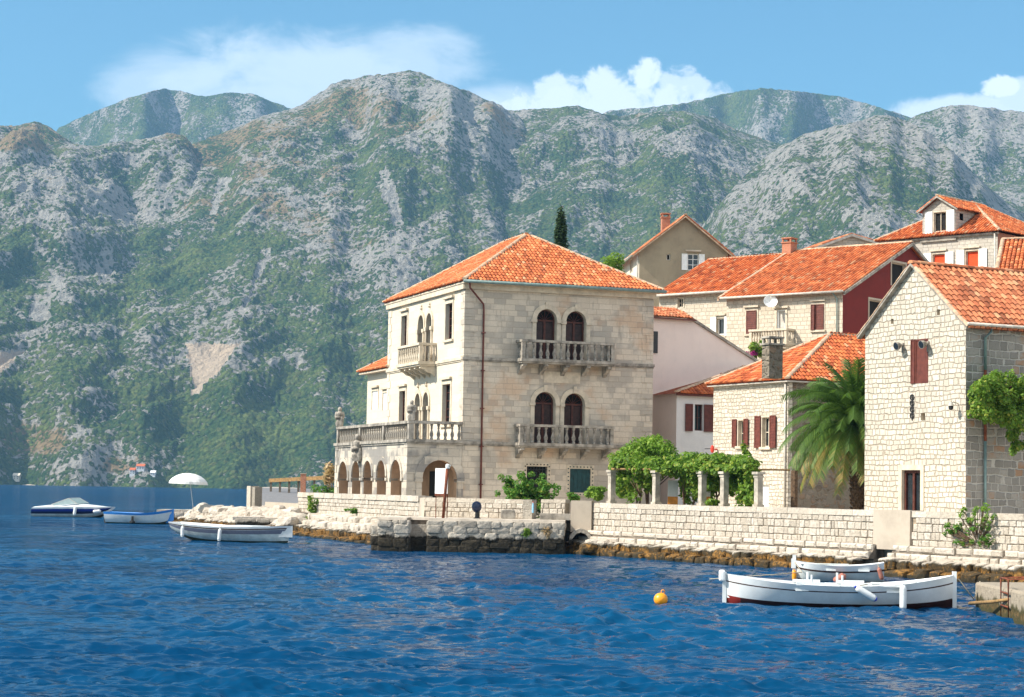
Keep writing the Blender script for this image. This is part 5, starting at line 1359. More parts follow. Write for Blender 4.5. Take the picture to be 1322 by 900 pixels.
def solo_local(mb, fr, name, label, cat, org):
    org = Vector(org); mb.v = [tuple(Vector(v) - org) for v in mb.v]
    o = mb.build(name); w = fr.W @ org; o.location = w; o.rotation_euler = (0, 0, fr.hd); return tag(o, label, cat)
RH = build_right_house()

def build_cottage():
    fr = Frame(1018, 490, 98.0, 28); z0 = fr.z0
    t = thing('stone_cottage', 'low pale rubble cottage with hipped orange roof and brown shutters behind the palm', 'house', fr.loc, fr.hd)
    Rf, Lf = fr.right(), fr.left(); D, Wd, ZE = 6.53, 9.6, fr.za - .05
    def lr(x0, x1, y0, y1):
        p, q = Lf.px(x0, (y0 + y1) / 2)[0], Lf.px(x1, (y0 + y1) / 2)[0]; xm = (x0 + x1) / 2; return min(p, q), max(p, q), Lf.px(xm, y1)[1], Lf.px(xm, y0)[1]
    w1, w2, dr = lr(953.5, 960.5, 543, 576), lr(984.5, 994, 539, 577), lr(982, 992, 626, 668)
    mb = MB(); Lf.wall(mb, rect(0, D, z0, ZE), [rect(*w1), rect(*w2), rect(dr[0], dr[1], z0 + .01, dr[3])], .25, 'rub_cot', 'trim')
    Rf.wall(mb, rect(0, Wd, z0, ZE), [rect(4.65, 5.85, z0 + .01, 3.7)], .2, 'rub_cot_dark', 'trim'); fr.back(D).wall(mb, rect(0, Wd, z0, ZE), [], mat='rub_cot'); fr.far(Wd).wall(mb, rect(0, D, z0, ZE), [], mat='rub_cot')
    mb.mat('rub_cot'); mb.box(-.03, .22, -.03, .3, 0, ZE - z0 - .1)
    mb.build('wall', t)
    mb = MB(); o = .3
    hip_roof(mb, -o, Wd + o, -o, D + o, ZE - z0 + .02, 10.95 - z0, (4.95, D / 2), (7.3, D / 2), pitch=.23, course=.33, tile='tile_red')
    rf = mb.build('roof', t)
    mb = MB().mat('gutter_grey'); mb.box(-o + .05, Wd + o, -o + .05, D + o - .05, ZE - z0 - .07, ZE - z0 - .003); mb.build('eaves', t)
    for w in (w1, w2):
        window(t, Lf, *w, rec=.15, frame='trim', bars=(1, 1), surround='trim', sw=.1, sill='trim')
        sw = (w[1] - w[0]) * .8; shutter(t, Lf, w[0] - sw - .08, w[0] - .08, w[2] - .05, w[3] + .08, 'shutter_brown', .06, 10); shutter(t, Lf, w[1] + .08, w[1] + sw + .08, w[2] - .05, w[3] + .08, 'shutter_brown', .06, 10)
    mb = MB().mat('shutter_white'); Lf.box(mb, dr[0], dr[1], z0, dr[3], -.2, -.12)
    for k in range(9): h = z0 + .15 + k * (dr[3] - z0 - .2) / 9; Lf.box(mb, dr[0] + .08, dr[1] - .08, h, h + .04, -.12, -.1)
    d = mb.build('door', t); d['label'] = 'narrow white slatted door'
    mb = MB().mat('gutter_grey'); Rf.box(mb, 4.65, 4.8, z0, 3.7, -.1, .04); Rf.box(mb, 5.7, 5.85, z0, 3.7, -.1, .04); Rf.box(mb, 4.8, 5.7, 3.58, 3.7, -.1, .04)
    for k in range(18): Rf.box(mb, 4.81, 5.69, z0 + .1 + k * .115, z0 + .18 + k * .115, -.12, -.05)
    d = mb.build('door', t); d['label'] = 'grey louvred door on the shaded side'
    pip([Lf.p(.12, ZE - .1, .1), Lf.p(.12, z0, .1)], .05, 'gutter_grey', 'downpipe', t)
    # chimney on the left slope
    q = None
    for k in range(80):
        z = ZE + k * .05; p = fr.loc3(997, 474, z); s_ = min((p.x + o) / (4.95 + o), (p.y + o) / (D / 2 + o), (D + o - p.y) / (D / 2 + o)); zz = ZE + .02 + s_ * (10.95 - ZE)
        q = p
        if zz < z: break
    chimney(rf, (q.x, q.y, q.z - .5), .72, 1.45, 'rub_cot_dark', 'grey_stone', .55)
    # lean-to on the far left, bluish white walls
    t2 = thing('lean_to', 'small bluish white annexe with brown shutters in the shadow left of the cottage', 'annexe', (at_y(927, 560, 114).x, 114, z0), fr.hd)
    f2 = Frame.__new__(Frame); w = at_y(927, 560, 114); f2.base(Vector((w.x, w.y, 0)), 28, z0)
    F = Face(f2, (0, 0, 0), (1, 0, 0), (0, -1, 0)); a0 = F.px(873, 560)[0]; ze = F.px(890, 508)[1]
    wx0, wx1, wy1, wy0 = F.px(897, 525)[0], F.px(908, 525)[0], F.px(900, 522)[1], F.px(900, 556)[1]
    mb = MB(); F.wall(mb, rect(a0, 0, z0, ze), [rect(wx0, wx1, wy0, wy1)], .2, 'plaster_white', 'plaster_white'); Face(f2, (a0, 0, 0), (0, 1, 0), (-1, 0, 0)).wall(mb, rect(0, 2.7, z0, ze), [], mat='plaster_pink'); mb.build('wall', t2)
    window(t2, F, wx0, wx1, wy0, wy1, rec=.15, frame='brown_wood')
    shutter(t2, F, F.px(884, 540)[0], F.px(893.5, 540)[0], wy0 - .05, wy1, 'shutter_brown', .05, 9); shutter(t2, F, wx1 + .02, F.px(920, 540)[0], wy0 - .05, wy1, 'shutter_brown', .05, 9)
    mb = MB(); zl = ze - z0
    ru, rz_ = Face(f2, (0, 2.4, 0), (1, 0, 0), (0, -1, 0)).px(965, 474)
    gable_roof(mb, (a0 - .25, -.35, zl - .05), (4.5, -.35, zl - .05), (ru, 2.4, rz_ - z0), (5.5, 2.4, rz_ - z0), pitch=.23, course=.33, tile='tile_red'); caps(mb, (a0 - .25, -.35, zl - .03), (ru, 2.4, rz_ - z0 + .02))
    mb.mat('tile_red'); mb.face([(a0 - .25, -.35, zl - .06), (ru, 2.4, rz_ - z0 - .02), (a0 - .2, 2.5, zl - .06)])
    mb.mat('shutter_brown'); mb.box(a0 - .2, -.05, -.32, -.27, zl - .16, zl - .02); mb.build('roof', t2)
    global LEAN
    LEAN = f2.W @ Vector((a0, 0, 0))
    return fr
COT = build_cottage()

def build_pink():
    hd = R(29); P = on_plane(842, 500, LEAN + Vector((-sin(R(28)), cos(R(28)), 0)) * 2.6, Vector((sin(hd), -cos(hd), 0))); fr = Frame.__new__(Frame); fr.base(Vector((P.x, P.y, 0)), 29, 1.5); z0 = 1.5
    t = thing('pink_house', 'plain pale pink house end with sloping grey verge right of the palace', 'house', fr.loc, fr.hd)
    F = fr.right()
    pts = [F.px(x, y) for x, y in ((892, 412), (977, 468))]; a1, hA = pts[0]; a2, hB = pts[1]
    mb = MB(); F.wall(mb, [(-.3, z0), (a2, z0), (a2, hB), (a1, hA), (-.3, hA)], [], mat='plaster_pink')
    mb.mat('plaster_pink'); D = 7
    Face(fr, (-.3, 0, 0), (0, 1, 0), (-1, 0, 0)).wall(mb, rect(0, D, z0, hA), [], mat='plaster_pink'); fr.far(a2).wall(mb, rect(0, D, z0, hB), [], mat='plaster_pink')
    for (px_, y0, y1) in ((846.5, 428, 456), (845.5, 530, 560)):
        a = F.px(px_, y0)[0]; mb.mat('iron'); F.box(mb, a - .25, a + .12, F.px(px_, y1)[1], F.px(px_, y0)[1], .0, .06)
    mb.build('wall', t)
    mb = MB(); zt = hA - z0
    roof_plane(mb, (-.5, -.25, zt - .02), (1, 0, 0), Vector((0, 1, .42)), [(0, 0), (a1 + .6, 0), (a1 + .3, 1.7), (0, 1.7)], pitch=.22, course=.33, tile='tile_old')
    mb.mat('tile_old'); mb.face([(-.5, 1.4, zt + .6), (a1, 1.4, zt + .6), (a1, D, zt + .4), (-.5, D, zt + .4)])
    mb.face([(a1, 0, zt + .02), (a2, 0, hB - z0 + .02), (a2, D, hB - z0 + .02), (a1, D, zt + .02)])
    verge(mb, (a1 - .1, -.12, zt + .0), (a2 + .1, -.12, hB - z0 - .05), (0, 1, 0), .35, .16, 'grey_stone')
    mb.mat('pipe_brown'); mb.box(-.5, a1 + .2, -.3, -.22, zt - .12, zt - .04)
    mb.build('roof', t)
build_pink()

def build_long():
    fr = Frame(1088, 373, 125.0, 50); z0 = fr.z0
    t = thing('long_house', 'long white rubble house with dark red gable, brown shutters, balcony and orange roof', 'house', fr.loc, fr.hd)
    Rf, Lf = fr.right(), fr.left(); ZE = fr.za - .12; D = Lf.px(938, 386)[0]; Wd = 16.2; ZR = 19.3; RU = 8.2
    def lr(f, x0, x1, y0, y1):
        ym = (y0 + y1) / 2; xm = (x0 + x1) / 2; p, q = f.px(x0, ym)[0], f.px(x1, ym)[0]; return min(p, q), max(p, q), f.px(xm, y1)[1], f.px(xm, y0)[1]
    w1, wd, w2 = lr(Lf, 964, 977, 401, 431), lr(Lf, 1003, 1014, 400, 426), lr(Lf, 1050, 1063, 393, 426)
    wd = (wd[0], wd[1], wd[2] - .75, wd[3])
    g1, g2 = lr(Rf, 1151, 1169, 340, 370), lr(Rf, 1122, 1140, 388, 414)
    mb = MB(); Lf.wall(mb, rect(0, D, z0, ZE), [rect(*w1), rect(*wd), rect(*w2)], .2, 'rub_long', 'trim')
    Rf.wall(mb, [(0, z0), (Wd, z0), (Wd, ZE), (RU, ZR), (0, ZE)], [rect(*g1), rect(*g2)], .25, 'plaster_red', 'concrete')
    fr.back(D).wall(mb, [(0, z0), (Wd, z0), (Wd, ZE), (RU, ZR), (0, ZE)], [], mat='rub_long'); fr.far(Wd).wall(mb, rect(0, D, z0, ZE), [], mat='rub_long'); mb.build('wall', t)
    mb = MB(); zl = ZE - z0; zr = ZR - z0; o = .4; dz = o * (zr - zl) / RU
    gable_roof(mb, (-o, -.35, zl - dz + .05), (-o, D + .3, zl - dz + .05), (RU, -.35, zr + .05), (RU, D + .3, zr + .05), pitch=.26, course=.34)
    gable_roof(mb, (Wd + o, -.35, zl - dz + .05), (Wd + o, D + .3, zl - dz + .05), (RU, -.35, zr + .05), (RU, D + .3, zr + .05), pitch=.26, course=.34)
    caps(mb, (RU, -.35, zr + .05), (RU, D + .3, zr + .05), .14, .4)
    for y in (-.4,):
        verge(mb, (-o, y, zl - dz - .12), (RU, y, zr - .12), (0, 1, 0), .12, .2, 'grey_stone'); verge(mb, (Wd + o, y, zl - dz - .12), (RU, y, zr - .12), (0, 1, 0), .12, .2, 'grey_stone')
    verge(mb, (-o, D + .36, zl - dz - .05), (RU, D + .36, zr - .05), (0, 1, 0), .1, .16, 'ridge'); caps(mb, (-o, D + .3, zl - dz + .06), (RU, D + .3, zr + .06), .14, .36, 'ridge')
    rf = mb.build('roof', t)
    chimney(rf, (RU - .3, D + .2, zr - .3), .8, .9, 'brick', 'brick', .7)
    pip([Lf.p(-.3, ZE - .08, .46), Lf.p(D + .2, ZE - .08, .46)], .08, 'gutter_grey', 'gutter', t); pip([Lf.p(.5, ZE - .1, .4), Lf.p(.35, ZE - .5, .1), Lf.p(.35, 8, .08)], .05, 'gutter_green', 'downpipe', t)
    for w in (w1, w2):
        window(t, Lf, *w, rec=.15, frame='brown_wood', surround='trim', sw=.12, lintel='trim', sill='trim')
    shutter(t, Lf, w1[0], w1[1], w1[2], w1[3], 'shutter_brown', .04, 10); m_ = (w2[0] + w2[1]) / 2; shutter(t, Lf, w2[0] - .05, m_ + .15, w2[2], w2[3], 'shutter_brown', .04, 10); shutter(t, Lf, m_ + .2, w2[1] + .1, w2[2], w2[3], 'shutter_brown', .12, 10)
    mb = MB().mat('shutter_white'); Lf.box(mb, wd[0], wd[0] + .08, wd[2], wd[3], -.15, -.05); Lf.box(mb, wd[1] - .08, wd[1], wd[2], wd[3], -.15, -.05); Lf.box(mb, wd[0] + .08, wd[1] - .08, wd[3] - .08, wd[3], -.15, -.05)
    d = mb.build('door', t); pm = MB().mat('gutter_grey'); Lf.box(pm, wd[0], wd[1], wd[2], wd[3], -.2, -.16); pm.build('pane', d)
    mb = MB().mat('trim'); Lf.box(mb, wd[0] - .14, wd[0] - .003, wd[2], wd[3], -.01, .04); Lf.box(mb, wd[1] + .003, wd[1] + .14, wd[2], wd[3], -.01, .04); Lf.box(mb, wd[0] - .25, wd[1] + .25, wd[3] + .1, wd[3] + .22, -.01, .15); mb.build('door_surround', t)
    for w in (g1, g2): window(t, Rf, *w, rec=.15, frame='concrete', pane='dark', bars=(0, 0), surround='concrete', sw=.14)
    b0, b1 = sorted((Lf.px(978, 430, .0)[0], Lf.px(1026, 430, .0)[0])); zr_ = Lf.px(1005, 424, 1.0)[1]; zs = Lf.px(1005, 443, 1.0)[1] - .1
    balcony(t, Lf, b0, b1, zs, zr_, 1.0, 'trim', 3, 12, 3)
    a, h = Lf.px(1000, 391); mb = MB().mat('white'); c = Lf.p(a, h, .5); mb.tube([Lf.p(a, h - .1, 0), Lf.p(a, h - .1, .3), c], .03, 6)
    n = (Vector((-.75, -.6, .35))).normalized(); e1 = n.cross(Vector((0, 0, 1))).normalized(); e2 = n.cross(e1)
    V = [c]; rr = .44
    for k, (q, dd) in enumerate(((.4, .03), (.75, .09), (1.0, .17))): V += [c + (e1 * cos(2 * pi * i / 20) + e2 * sin(2 * pi * i / 20)) * rr * q + n * dd for i in range(20)]
    Fs = [(0, 1 + i, 1 + (i + 1) % 20) for i in range(20)] + [(1 + r * 20 + i, 1 + r * 20 + (i + 1) % 20, 21 + r * 20 + (i + 1) % 20, 21 + r * 20 + i) for r in range(2) for i in range(20)]
    mb.add(V, Fs); mb.mat('gutter_grey'); mb.tube([c - e2 * .4 + n * .1, c + n * .45], .018, 5); mb.tube([c + n * .42, c + n * .52], .05, 6)
    o = solo_local(mb, fr, 'satellite_dish', 'white satellite dish on the rubble wall above the small balcony', 'satellite dish', Lf.p(a, h - .1, 0)); sd = o.modifiers.new('thickness', 'SOLIDIFY'); sd.thickness = .012
    # lower section to the left
    f2 = Frame(955, 372.5, 134.0, 50); t2 = thing('row_house', 'lower white rubble row house with plain orange roof left of the red gabled one', 'house', f2.loc, f2.hd)
    L2 = f2.left(); ZE2 = f2.za - .1; D2 = L2.px(851, 388)[0]; z0 = 1.5
    wA, wB = lr(L2, 875, 882, 385, 397), lr(L2, 926, 935, 411, 432)
    mb = MB(); L2.wall(mb, rect(0, D2, z0, ZE2), [rect(*wA), rect(*wB)], .2, 'rub_long', 'trim'); gz = ZE2 + 2.95; RU2 = 6.2
    for f in (f2.right(), f2.back(D2)): f.wall(mb, [(0, z0), (12.4, z0), (12.4, ZE2), (RU2, gz), (0, ZE2)], [], mat='rub_long')
    f2.far(12.4).wall(mb, rect(0, D2, z0, ZE2), [], mat='rub_long'); mb.build('wall', t2)
    mb = MB(); zl, zr = ZE2 - z0, gz - z0; dz = .4 * (zr - zl) / RU2
    gable_roof(mb, (-.4, -1.2, zl - dz + .05), (-.4, D2 + .25, zl - dz + .05), (RU2, -1.2, zr + .05), (RU2, D2 + .25, zr + .05), pitch=.26, course=.34, tile='tile_red'); gable_roof(mb, (12.8, -1.2, zl - dz + .05), (12.8, D2 + .25, zl - dz + .05), (RU2, -1.2, zr + .05), (RU2, D2 + .25, zr + .05), pitch=.26, course=.34, tile='tile_red')
    caps(mb, (RU2, -1.2, zr + .05), (RU2, D2 + .25, zr + .05), .14, .4); mb.build('roof', t2)
    pip([L2.p(-.3, ZE2 - .1, .46), L2.p(D2 + .2, ZE2 - .1, .46)], .09, 'gutter_grey', 'gutter', t2)
    window(t2, L2, *wA, rec=.12, frame='trim', pane='dark', surround='trim', sw=.1); window(t2, L2, *wB, rec=.12, frame='white', surround='trim', sw=.1, lintel='trim', bars=(0, 0))
    sw = wB[1] - wB[0]; shutter(t2, L2, wB[0] - sw * .8 - .05, wB[0] - .05, wB[2] - .1, wB[3] + .1, 'shutter_white', .05, 8); shutter(t2, L2, wB[1] + .05, wB[1] + sw * .8 + .05, wB[2] - .1, wB[3] + .1, 'shutter_white', .05, 8)
build_long()

def build_grey():
    fr = Frame(825.5, 325, 152.0, 5); z0 = fr.z0
    t = thing('rendered_house', 'tall grey brown rendered house with white shuttered window and brick chimney on the hill', 'house', fr.loc, fr.hd)
    Rf, Lf = fr.right(), fr.left(); A = Rf.px(940, 318)[0]; ZE = Rf.px(825, 324)[1]; ZR = Rf.px(884, 280)[1]; D = 9; ap = Rf.px(884, 300)[0]
    def lr(f, x0, x1, y0, y1):
        ym = (y0 + y1) / 2; xm = (x0 + x1) / 2; p, q = f.px(x0, ym)[0], f.px(x1, ym)[0]; return min(p, q), max(p, q), f.px(xm, y1)[1], f.px(xm, y0)[1]
    w = lr(Rf, 887.5, 902, 328, 349); v = lr(Rf, 860.5, 865.5, 328, 336); wl = (3.5, 4.6, lr(Lf, 812, 818, 335, 352)[2], lr(Lf, 812, 818, 335, 352)[3])
    mb = MB(); gable(Rf, 0, A, ZE, ZR, z0, [rect(*w), rect(*v)], mb, 'plaster_grey', ap, rmat='plaster_grey'); Lf.wall(mb, rect(0, D, z0, ZE), [rect(*wl)], .2, 'plaster_cream', 'trim'); gable(fr.back(D), 0, A, ZE, ZR, z0, [], mb, 'plaster_grey', ap); fr.far(A).wall(mb, rect(0, D, z0, ZE), [], mat='plaster_grey'); mb.build('wall', t)
    mb = MB(); zl, zr = ZE - z0, ZR - z0; o = .55; dz = o * (zr - zl) / ap
    gable_roof(mb, (-o, -.35, zl - dz + .05), (-o, D + .3, zl - dz + .05), (ap, -.35, zr + .05), (ap, D + .3, zr + .05), pitch=.24, course=.34, tile='tile_old'); gable_roof(mb, (A + o, -.35, zl - dz + .05), (A + o, D + .3, zl - dz + .05), (ap, -.35, zr + .05), (ap, D + .3, zr + .05), pitch=.24, course=.34, tile='tile_old')
    caps(mb, (ap, -.35, zr + .05), (ap, D + .3, zr + .05), .13, .38)
    for x in (-o, A + o): verge(mb, (x, -.37, zl - dz - .08), (ap, -.37, zr - .08), (0, 1, 0), .1, .12, 'ridge'); caps(mb, (x, -.28, zl - dz + .06), (ap, -.28, zr + .06), .1, .34, 'tile_old', .02)
    rf = mb.build('roof', t)
    c = fr.loc3(861, 290, ZR - 1.0); 
    chimney(rf, (Rf.px(861, 285)[0] + .25, 2.2, zr - 1.2), .62, 1.35, 'brick', 'brick')
    window(t, Rf, *w, rec=.08, frame='white', bars=(1, 2), lintel='concrete', sw=.1); sw = (w[1] - w[0]) * .52
    shutter(t, Rf, w[0] - sw, w[0] - .02, w[2], w[3], 'shutter_white', .03, 8); shutter(t, Rf, w[1] + .02, w[1] + sw, w[2], w[3], 'shutter_white', .03, 8)
    window(t, Rf, *v, rec=.1, frame='gutter_grey', pane='dark', bars=(0, 0)); window(t, Lf, *wl, rec=.1, frame='white', bars=(1, 2), surround='trim')
    pip([Lf.p(.15, ZE - .1, .3), Lf.p(.15, ZE - .5, .1), Lf.p(.15, ZE - 5, .1)], .06, 'gutter_grey', 'downpipe', t); pip([Lf.p(-.3, ZE - .32, .58), Lf.p(D, ZE - .32, .58)], .08, 'gutter_grey', 'gutter', t)
build_grey()

def build_dormer():
    fr = Frame(1288, 300.6, 142.0, 46); z0 = fr.z0
    t = thing('dormer_house', 'grey stone house with gabled dormer, orange curtains and white shutters at upper right', 'house', fr.loc, fr.hd)
    Rf, Lf = fr.right(), fr.left(); ZE = Lf.px(1288, 300)[1]; D = Lf.px(1137, 311)[0]; Wd = 10.5; ZR = ZE + 3.2
    def lr(f, x0, x1, y0, y1):
        ym = (y0 + y1) / 2; xm = (x0 + x1) / 2; p, q = f.px(x0, ym)[0], f.px(x1, ym)[0]; return min(p, q), max(p, q), f.px(xm, y1)[1], f.px(xm, y0)[1]
    wa, wb, wd = lr(Lf, 1247, 1263, 324, 350), lr(Lf, 1204, 1220, 328, 352), lr(Lf, 1206, 1221.5, 274, 299)
    d0, d1 = sorted((Lf.px(1191, 290)[0], Lf.px(1234, 290)[0])); dza = Lf.px(1213, 255)[1]; dze = (Lf.px(1191, 276)[1] + Lf.px(1234, 266)[1]) / 2; dm = (d0 + d1) / 2
    mb = MB(); Lf.wall(mb, [(0, z0), (D, z0), (D, ZE), (d1, ZE), (d1, dze), (dm, dza), (d0, dze), (d0, ZE), (0, ZE)], [rect(*wa), rect(*wb), rect(*wd)], .2, 'rub_dormer', 'trim')
    Rf.wall(mb, rect(0, Wd, z0, ZE), [], mat='plaster_brown'); fr.back(D).wall(mb, rect(0, Wd, z0, ZE), [], mat='rub_dormer'); fr.far(Wd).wall(mb, rect(0, D, z0, ZE), [], mat='rub_dormer')
    for v in (d0, d1): Face(fr, (0, v, 0), (1, 0, 0), (0, -1 if v == d0 else 1, 0)).wall(mb, rect(0, 2.6, ZE - .1, dze), [rect(.5, 1.0, dze - .8, dze - .3)] if v == d0 else [], .1, 'rub_dormer', 'dark')
    mb.build('wall', t)
    mb = MB(); o = .35; zl = ZE - z0
    hip_roof(mb, -o, Wd + o, -o, D + o, zl + .05, ZR - z0, (Wd / 2, Wd / 2), (Wd / 2, D - Wd / 2 + .8), pitch=.24, course=.34, tile='tile_red')
    za, ze = dza - z0 + .06, dze - z0 - .08; xe = 6.2
    gable_roof(mb, (-.3, d0 - .28, ze), (xe, d0 - .28, ze), (-.3, dm, za), (xe, dm, za), pitch=.24, course=.34, tile='tile_red'); gable_roof(mb, (-.3, d1 + .28, ze), (xe, d1 + .28, ze), (-.3, dm, za), (xe, dm, za), pitch=.24, course=.34, tile='tile_red'); caps(mb, (-.3, dm, za), (xe, dm, za), .13, .38)
    for y in (d0 - .28, d1 + .28): verge(mb, (-.34, y, ze - .1), (-.34, dm, za - .1), (1, 0, 0), .12, .12, 'grey_stone')
    mb.build('roof', t)
    mb = MB().mat('grey_stone'); Lf.box(mb, -.1, D, ZE - .12, ZE + .02, -.01, .2); Lf.box(mb, d0 - .1, d1 + .1, ZE - .3, ZE - .125, -.01, .16); mb.build('string_course', t)
    for w, pane in ((wa, 'curtain'), (wb, 'curtain'), (wd, 'dark')):
        k = window(t, Lf, *w, rec=.1, frame='trim', pane=pane, bars=(0, 0) if pane == 'curtain' else (1, 0), surround='trim', lintel='trim' if pane == 'curtain' else None)
        if pane == 'curtain': k['label'] = 'window with a drawn orange-red curtain'
        sw = (w[1] - w[0]) * (.62); shutter(t, Lf, w[0] - sw - .1, w[0] - .1, w[2] - .1, w[3] + .1, 'shutter_white', .05, 9); shutter(t, Lf, w[1] + .1, w[1] + sw + .1, w[2] - .1, w[3] + .1, 'shutter_white', .05, 9)
    pip([Lf.p(.1, ZE - .1, .25), Lf.p(.1, ZE - 6, .1)], .06, 'gutter_grey', 'downpipe', t)
    # grey gabled house behind
    f2 = Frame(1136, 318, 160.0, 12); t2 = thing('grey_gable_house', 'grey stone gable and pale roof edge peeping over the long orange roof', 'house', f2.loc, f2.hd)
    F = f2.right(); a0 = F.px(1049, 320)[0]; aa = F.px(1098, 304)[0]; a1 = F.px(1150, 322)[0]; zr = F.px(1098, 304)[1]; z_0 = F.px(1049, 322)[1]; z_1 = F.px(1150, 320)[1]
    mb = MB(); F.wall(mb, [(a0, 1.5), (a1, 1.5), (a1, z_1), (aa, zr), (a0, z_0)], [], mat='rub_dormer'); Face(f2, (a0, 0, 0), (0, 1, 0), (-1, 0, 0)).wall(mb, rect(0, 8, 1.5, z_0), [], mat='rub_dormer'); f2.back(8).wall(mb, [(a0, 1.5), (a1, 1.5), (a1, z_1), (aa, zr), (a0, z_0)], [], mat='rub_dormer'); f2.far(a1).wall(mb, rect(0, 8, 1.5, z_1), [], mat='rub_dormer'); mb.build('wall', t2)
    mb = MB(); z0 = 1.5; s0 = (zr - z_0) / (aa - a0); s1 = (zr - z_1) / (a1 - aa)
    gable_roof(mb, (a0 - .5, -.3, z_0 - z0 - .5 * s0 + .05), (a0 - .5, 8, z_0 - z0 - .5 * s0 + .05), (aa, -.3, zr - z0 + .05), (aa, 8, zr - z0 + .05), pitch=.26, course=.34, tile='tile_old'); gable_roof(mb, (a1 + .5, -.3, z_1 - z0 - .5 * s1 + .05), (a1 + .5, 8, z_1 - z0 - .5 * s1 + .05), (aa, -.3, zr - z0 + .05), (aa, 8, zr - z0 + .05), pitch=.26, course=.34, tile='tile_old')
    verge(mb, (a0 - .5, -.34, z_0 - z0 - .5 * s0 - .1), (aa, -.34, zr - z0 - .1), (0, 1, 0), .14, .2, 'gutter_grey'); verge(mb, (a1 + .5, -.34, z_1 - z0 - .5 * s1 - .1), (aa, -.34, zr - z0 - .1), (0, 1, 0), .14, .2, 'gutter_grey')
    mb.build('roof', t2)
    # corner of one more roof at the right edge
    f3 = Frame(1292, 346, 120.0, -20); t3 = thing('roof_corner_house', 'orange tiled house roof at the right edge above the white gable', 'house', f3.loc, f3.hd)
    ze = f3.right().px(1290, 347)[1]; mb = MB(); f3.right().wall(mb, rect(0, 9, 1.5, ze), [], mat='plaster_cream'); f3.left().wall(mb, [(0, 1.5), (6, 1.5), (6, ze), (3, ze + 2), (0, ze)], [], mat='plaster_cream'); f3.back(6).wall(mb, rect(0, 9, 1.5, ze), [], mat='plaster_cream'); mb.build('wall', t3)
    mb = MB(); zl = ze - 1.5; gable_roof(mb, (-.25, -.3, zl - .15), (9.2, -.3, zl - .15), (-.25, 3, zl + 2.05), (9.2, 3, zl + 2.05), pitch=.25, course=.34); gable_roof(mb, (-.25, 6.3, zl - .15), (9.2, 6.3, zl - .15), (-.25, 3, zl + 2.05), (9.2, 3, zl + 2.05), pitch=.25, course=.34); caps(mb, (-.25, 3, zl + 2.1), (9.2, 3, zl + 2.1)); caps(mb, (-.2, -.3, zl - .1), (-.2, 3, zl + 2.1)); mb.build('roof', t3)
build_dormer()

def build_annexe():
    P = PAL.W @ Vector((.4, 14.2, 0)); fr = Frame.__new__(Frame); fr.base(Vector((P.x, P.y, 0)), 20, 1.5); z0 = 1.5
    t = thing('rear_house', 'small cream house with orange roof and two shuttered windows behind the arcade terrace', 'house', fr.loc, fr.hd)
    L = fr.left(); D = L.px(474, 510)[0]; ZE = L.px(488, 479.5)[1]
    def lr(f, x0, x1, y0, y1):
        ym = (y0 + y1) / 2; xm = (x0 + x1) / 2; p, q = f.px(x0, ym)[0], f.px(x1, ym)[0]; return min(p, q), max(p, q), f.px(xm, y1)[1], f.px(xm, y0)[1]
    w1, w2 = lr(L, 480.5, 488, 505, 528), lr(L, 494.5, 501, 507, 529)
    mb = MB(); L.wall(mb, rect(0, D, z0, ZE), [rect(*w1), rect(*w2)], .12, 'palace_pale', 'trim'); fr.right().wall(mb, rect(0, 8, z0, ZE), [], mat='palace_pale'); fr.back(D).wall(mb, rect(0, 8, z0, ZE), [], mat='palace_pale'); fr.far(8).wall(mb, rect(0, D, z0, ZE), [], mat='palace_pale'); mb.build('wall', t)
    for w in (w1, w2):
        window(t, L, *w, rec=.1, frame='white', surround='trim', lintel='trim', bars=(0, 0)); m_ = (w[0] + w[1]) / 2
        shutter(t, L, w[0] + .01, m_ - .01, w[2], w[3], 'shutter_white', -.06, 9); shutter(t, L, m_ + .01, w[1] - .01, w[2], w[3], 'shutter_white', -.06, 9)
    mb = MB(); zl = ZE - z0
    hip_roof(mb, -.5, 8.5, -.3, D + .5, zl + .03, zl + 2.0, (2.9, D / 2), (5.6, D / 2), pitch=.24, course=.34)
    mb.mat('trim'); mb.box(-.45, 8.4, -.01, D + .45, zl - .1, zl); mb.build('roof', t)
build_annexe()
# ------------------------------------------------------------------ trees and plants
def tree_trunk(t, base, top, r, mat='bark', branches=0, seed=1, spread=1.0):
    g = rng(seed); mb = MB().mat(mat); b, q = Vector(base), Vector(top)
    pts = [b.lerp(q, k / 6) + Vector((g.normal() * .05, g.normal() * .05, 0)) * (q - b).length * .2 * (k > 0) for k in range(7)]
    mb.tube(pts, [r * (1 - .09 * k) for k in range(7)], 8)
    for k in range(branches):
        p = pts[int(g.integers(2, 6))]; d = Vector((g.normal(), g.normal(), .7 + g.random())).normalized() * spread
        mb.tube([p, p + d * .5 + Vector((0, 0, .05)), p + d], [r * .5, r * .35, r * .15], 5)
    return mb.build('trunk', t, True)
def leaf_crown(t, name, mat, blobs, per, size, seed, aspect=1.0, shell=.5, up=.35):
    g = rng(seed); P, O = clump_pts(g, blobs, per, shell); mb = MB().mat(mat); leaves(mb, P, size, seed + 1, up, aspect, outward=O)
    return mb.build(name, t)
def rel(points, org): return [tuple(Vector(p) - Vector(org)) for p in points]

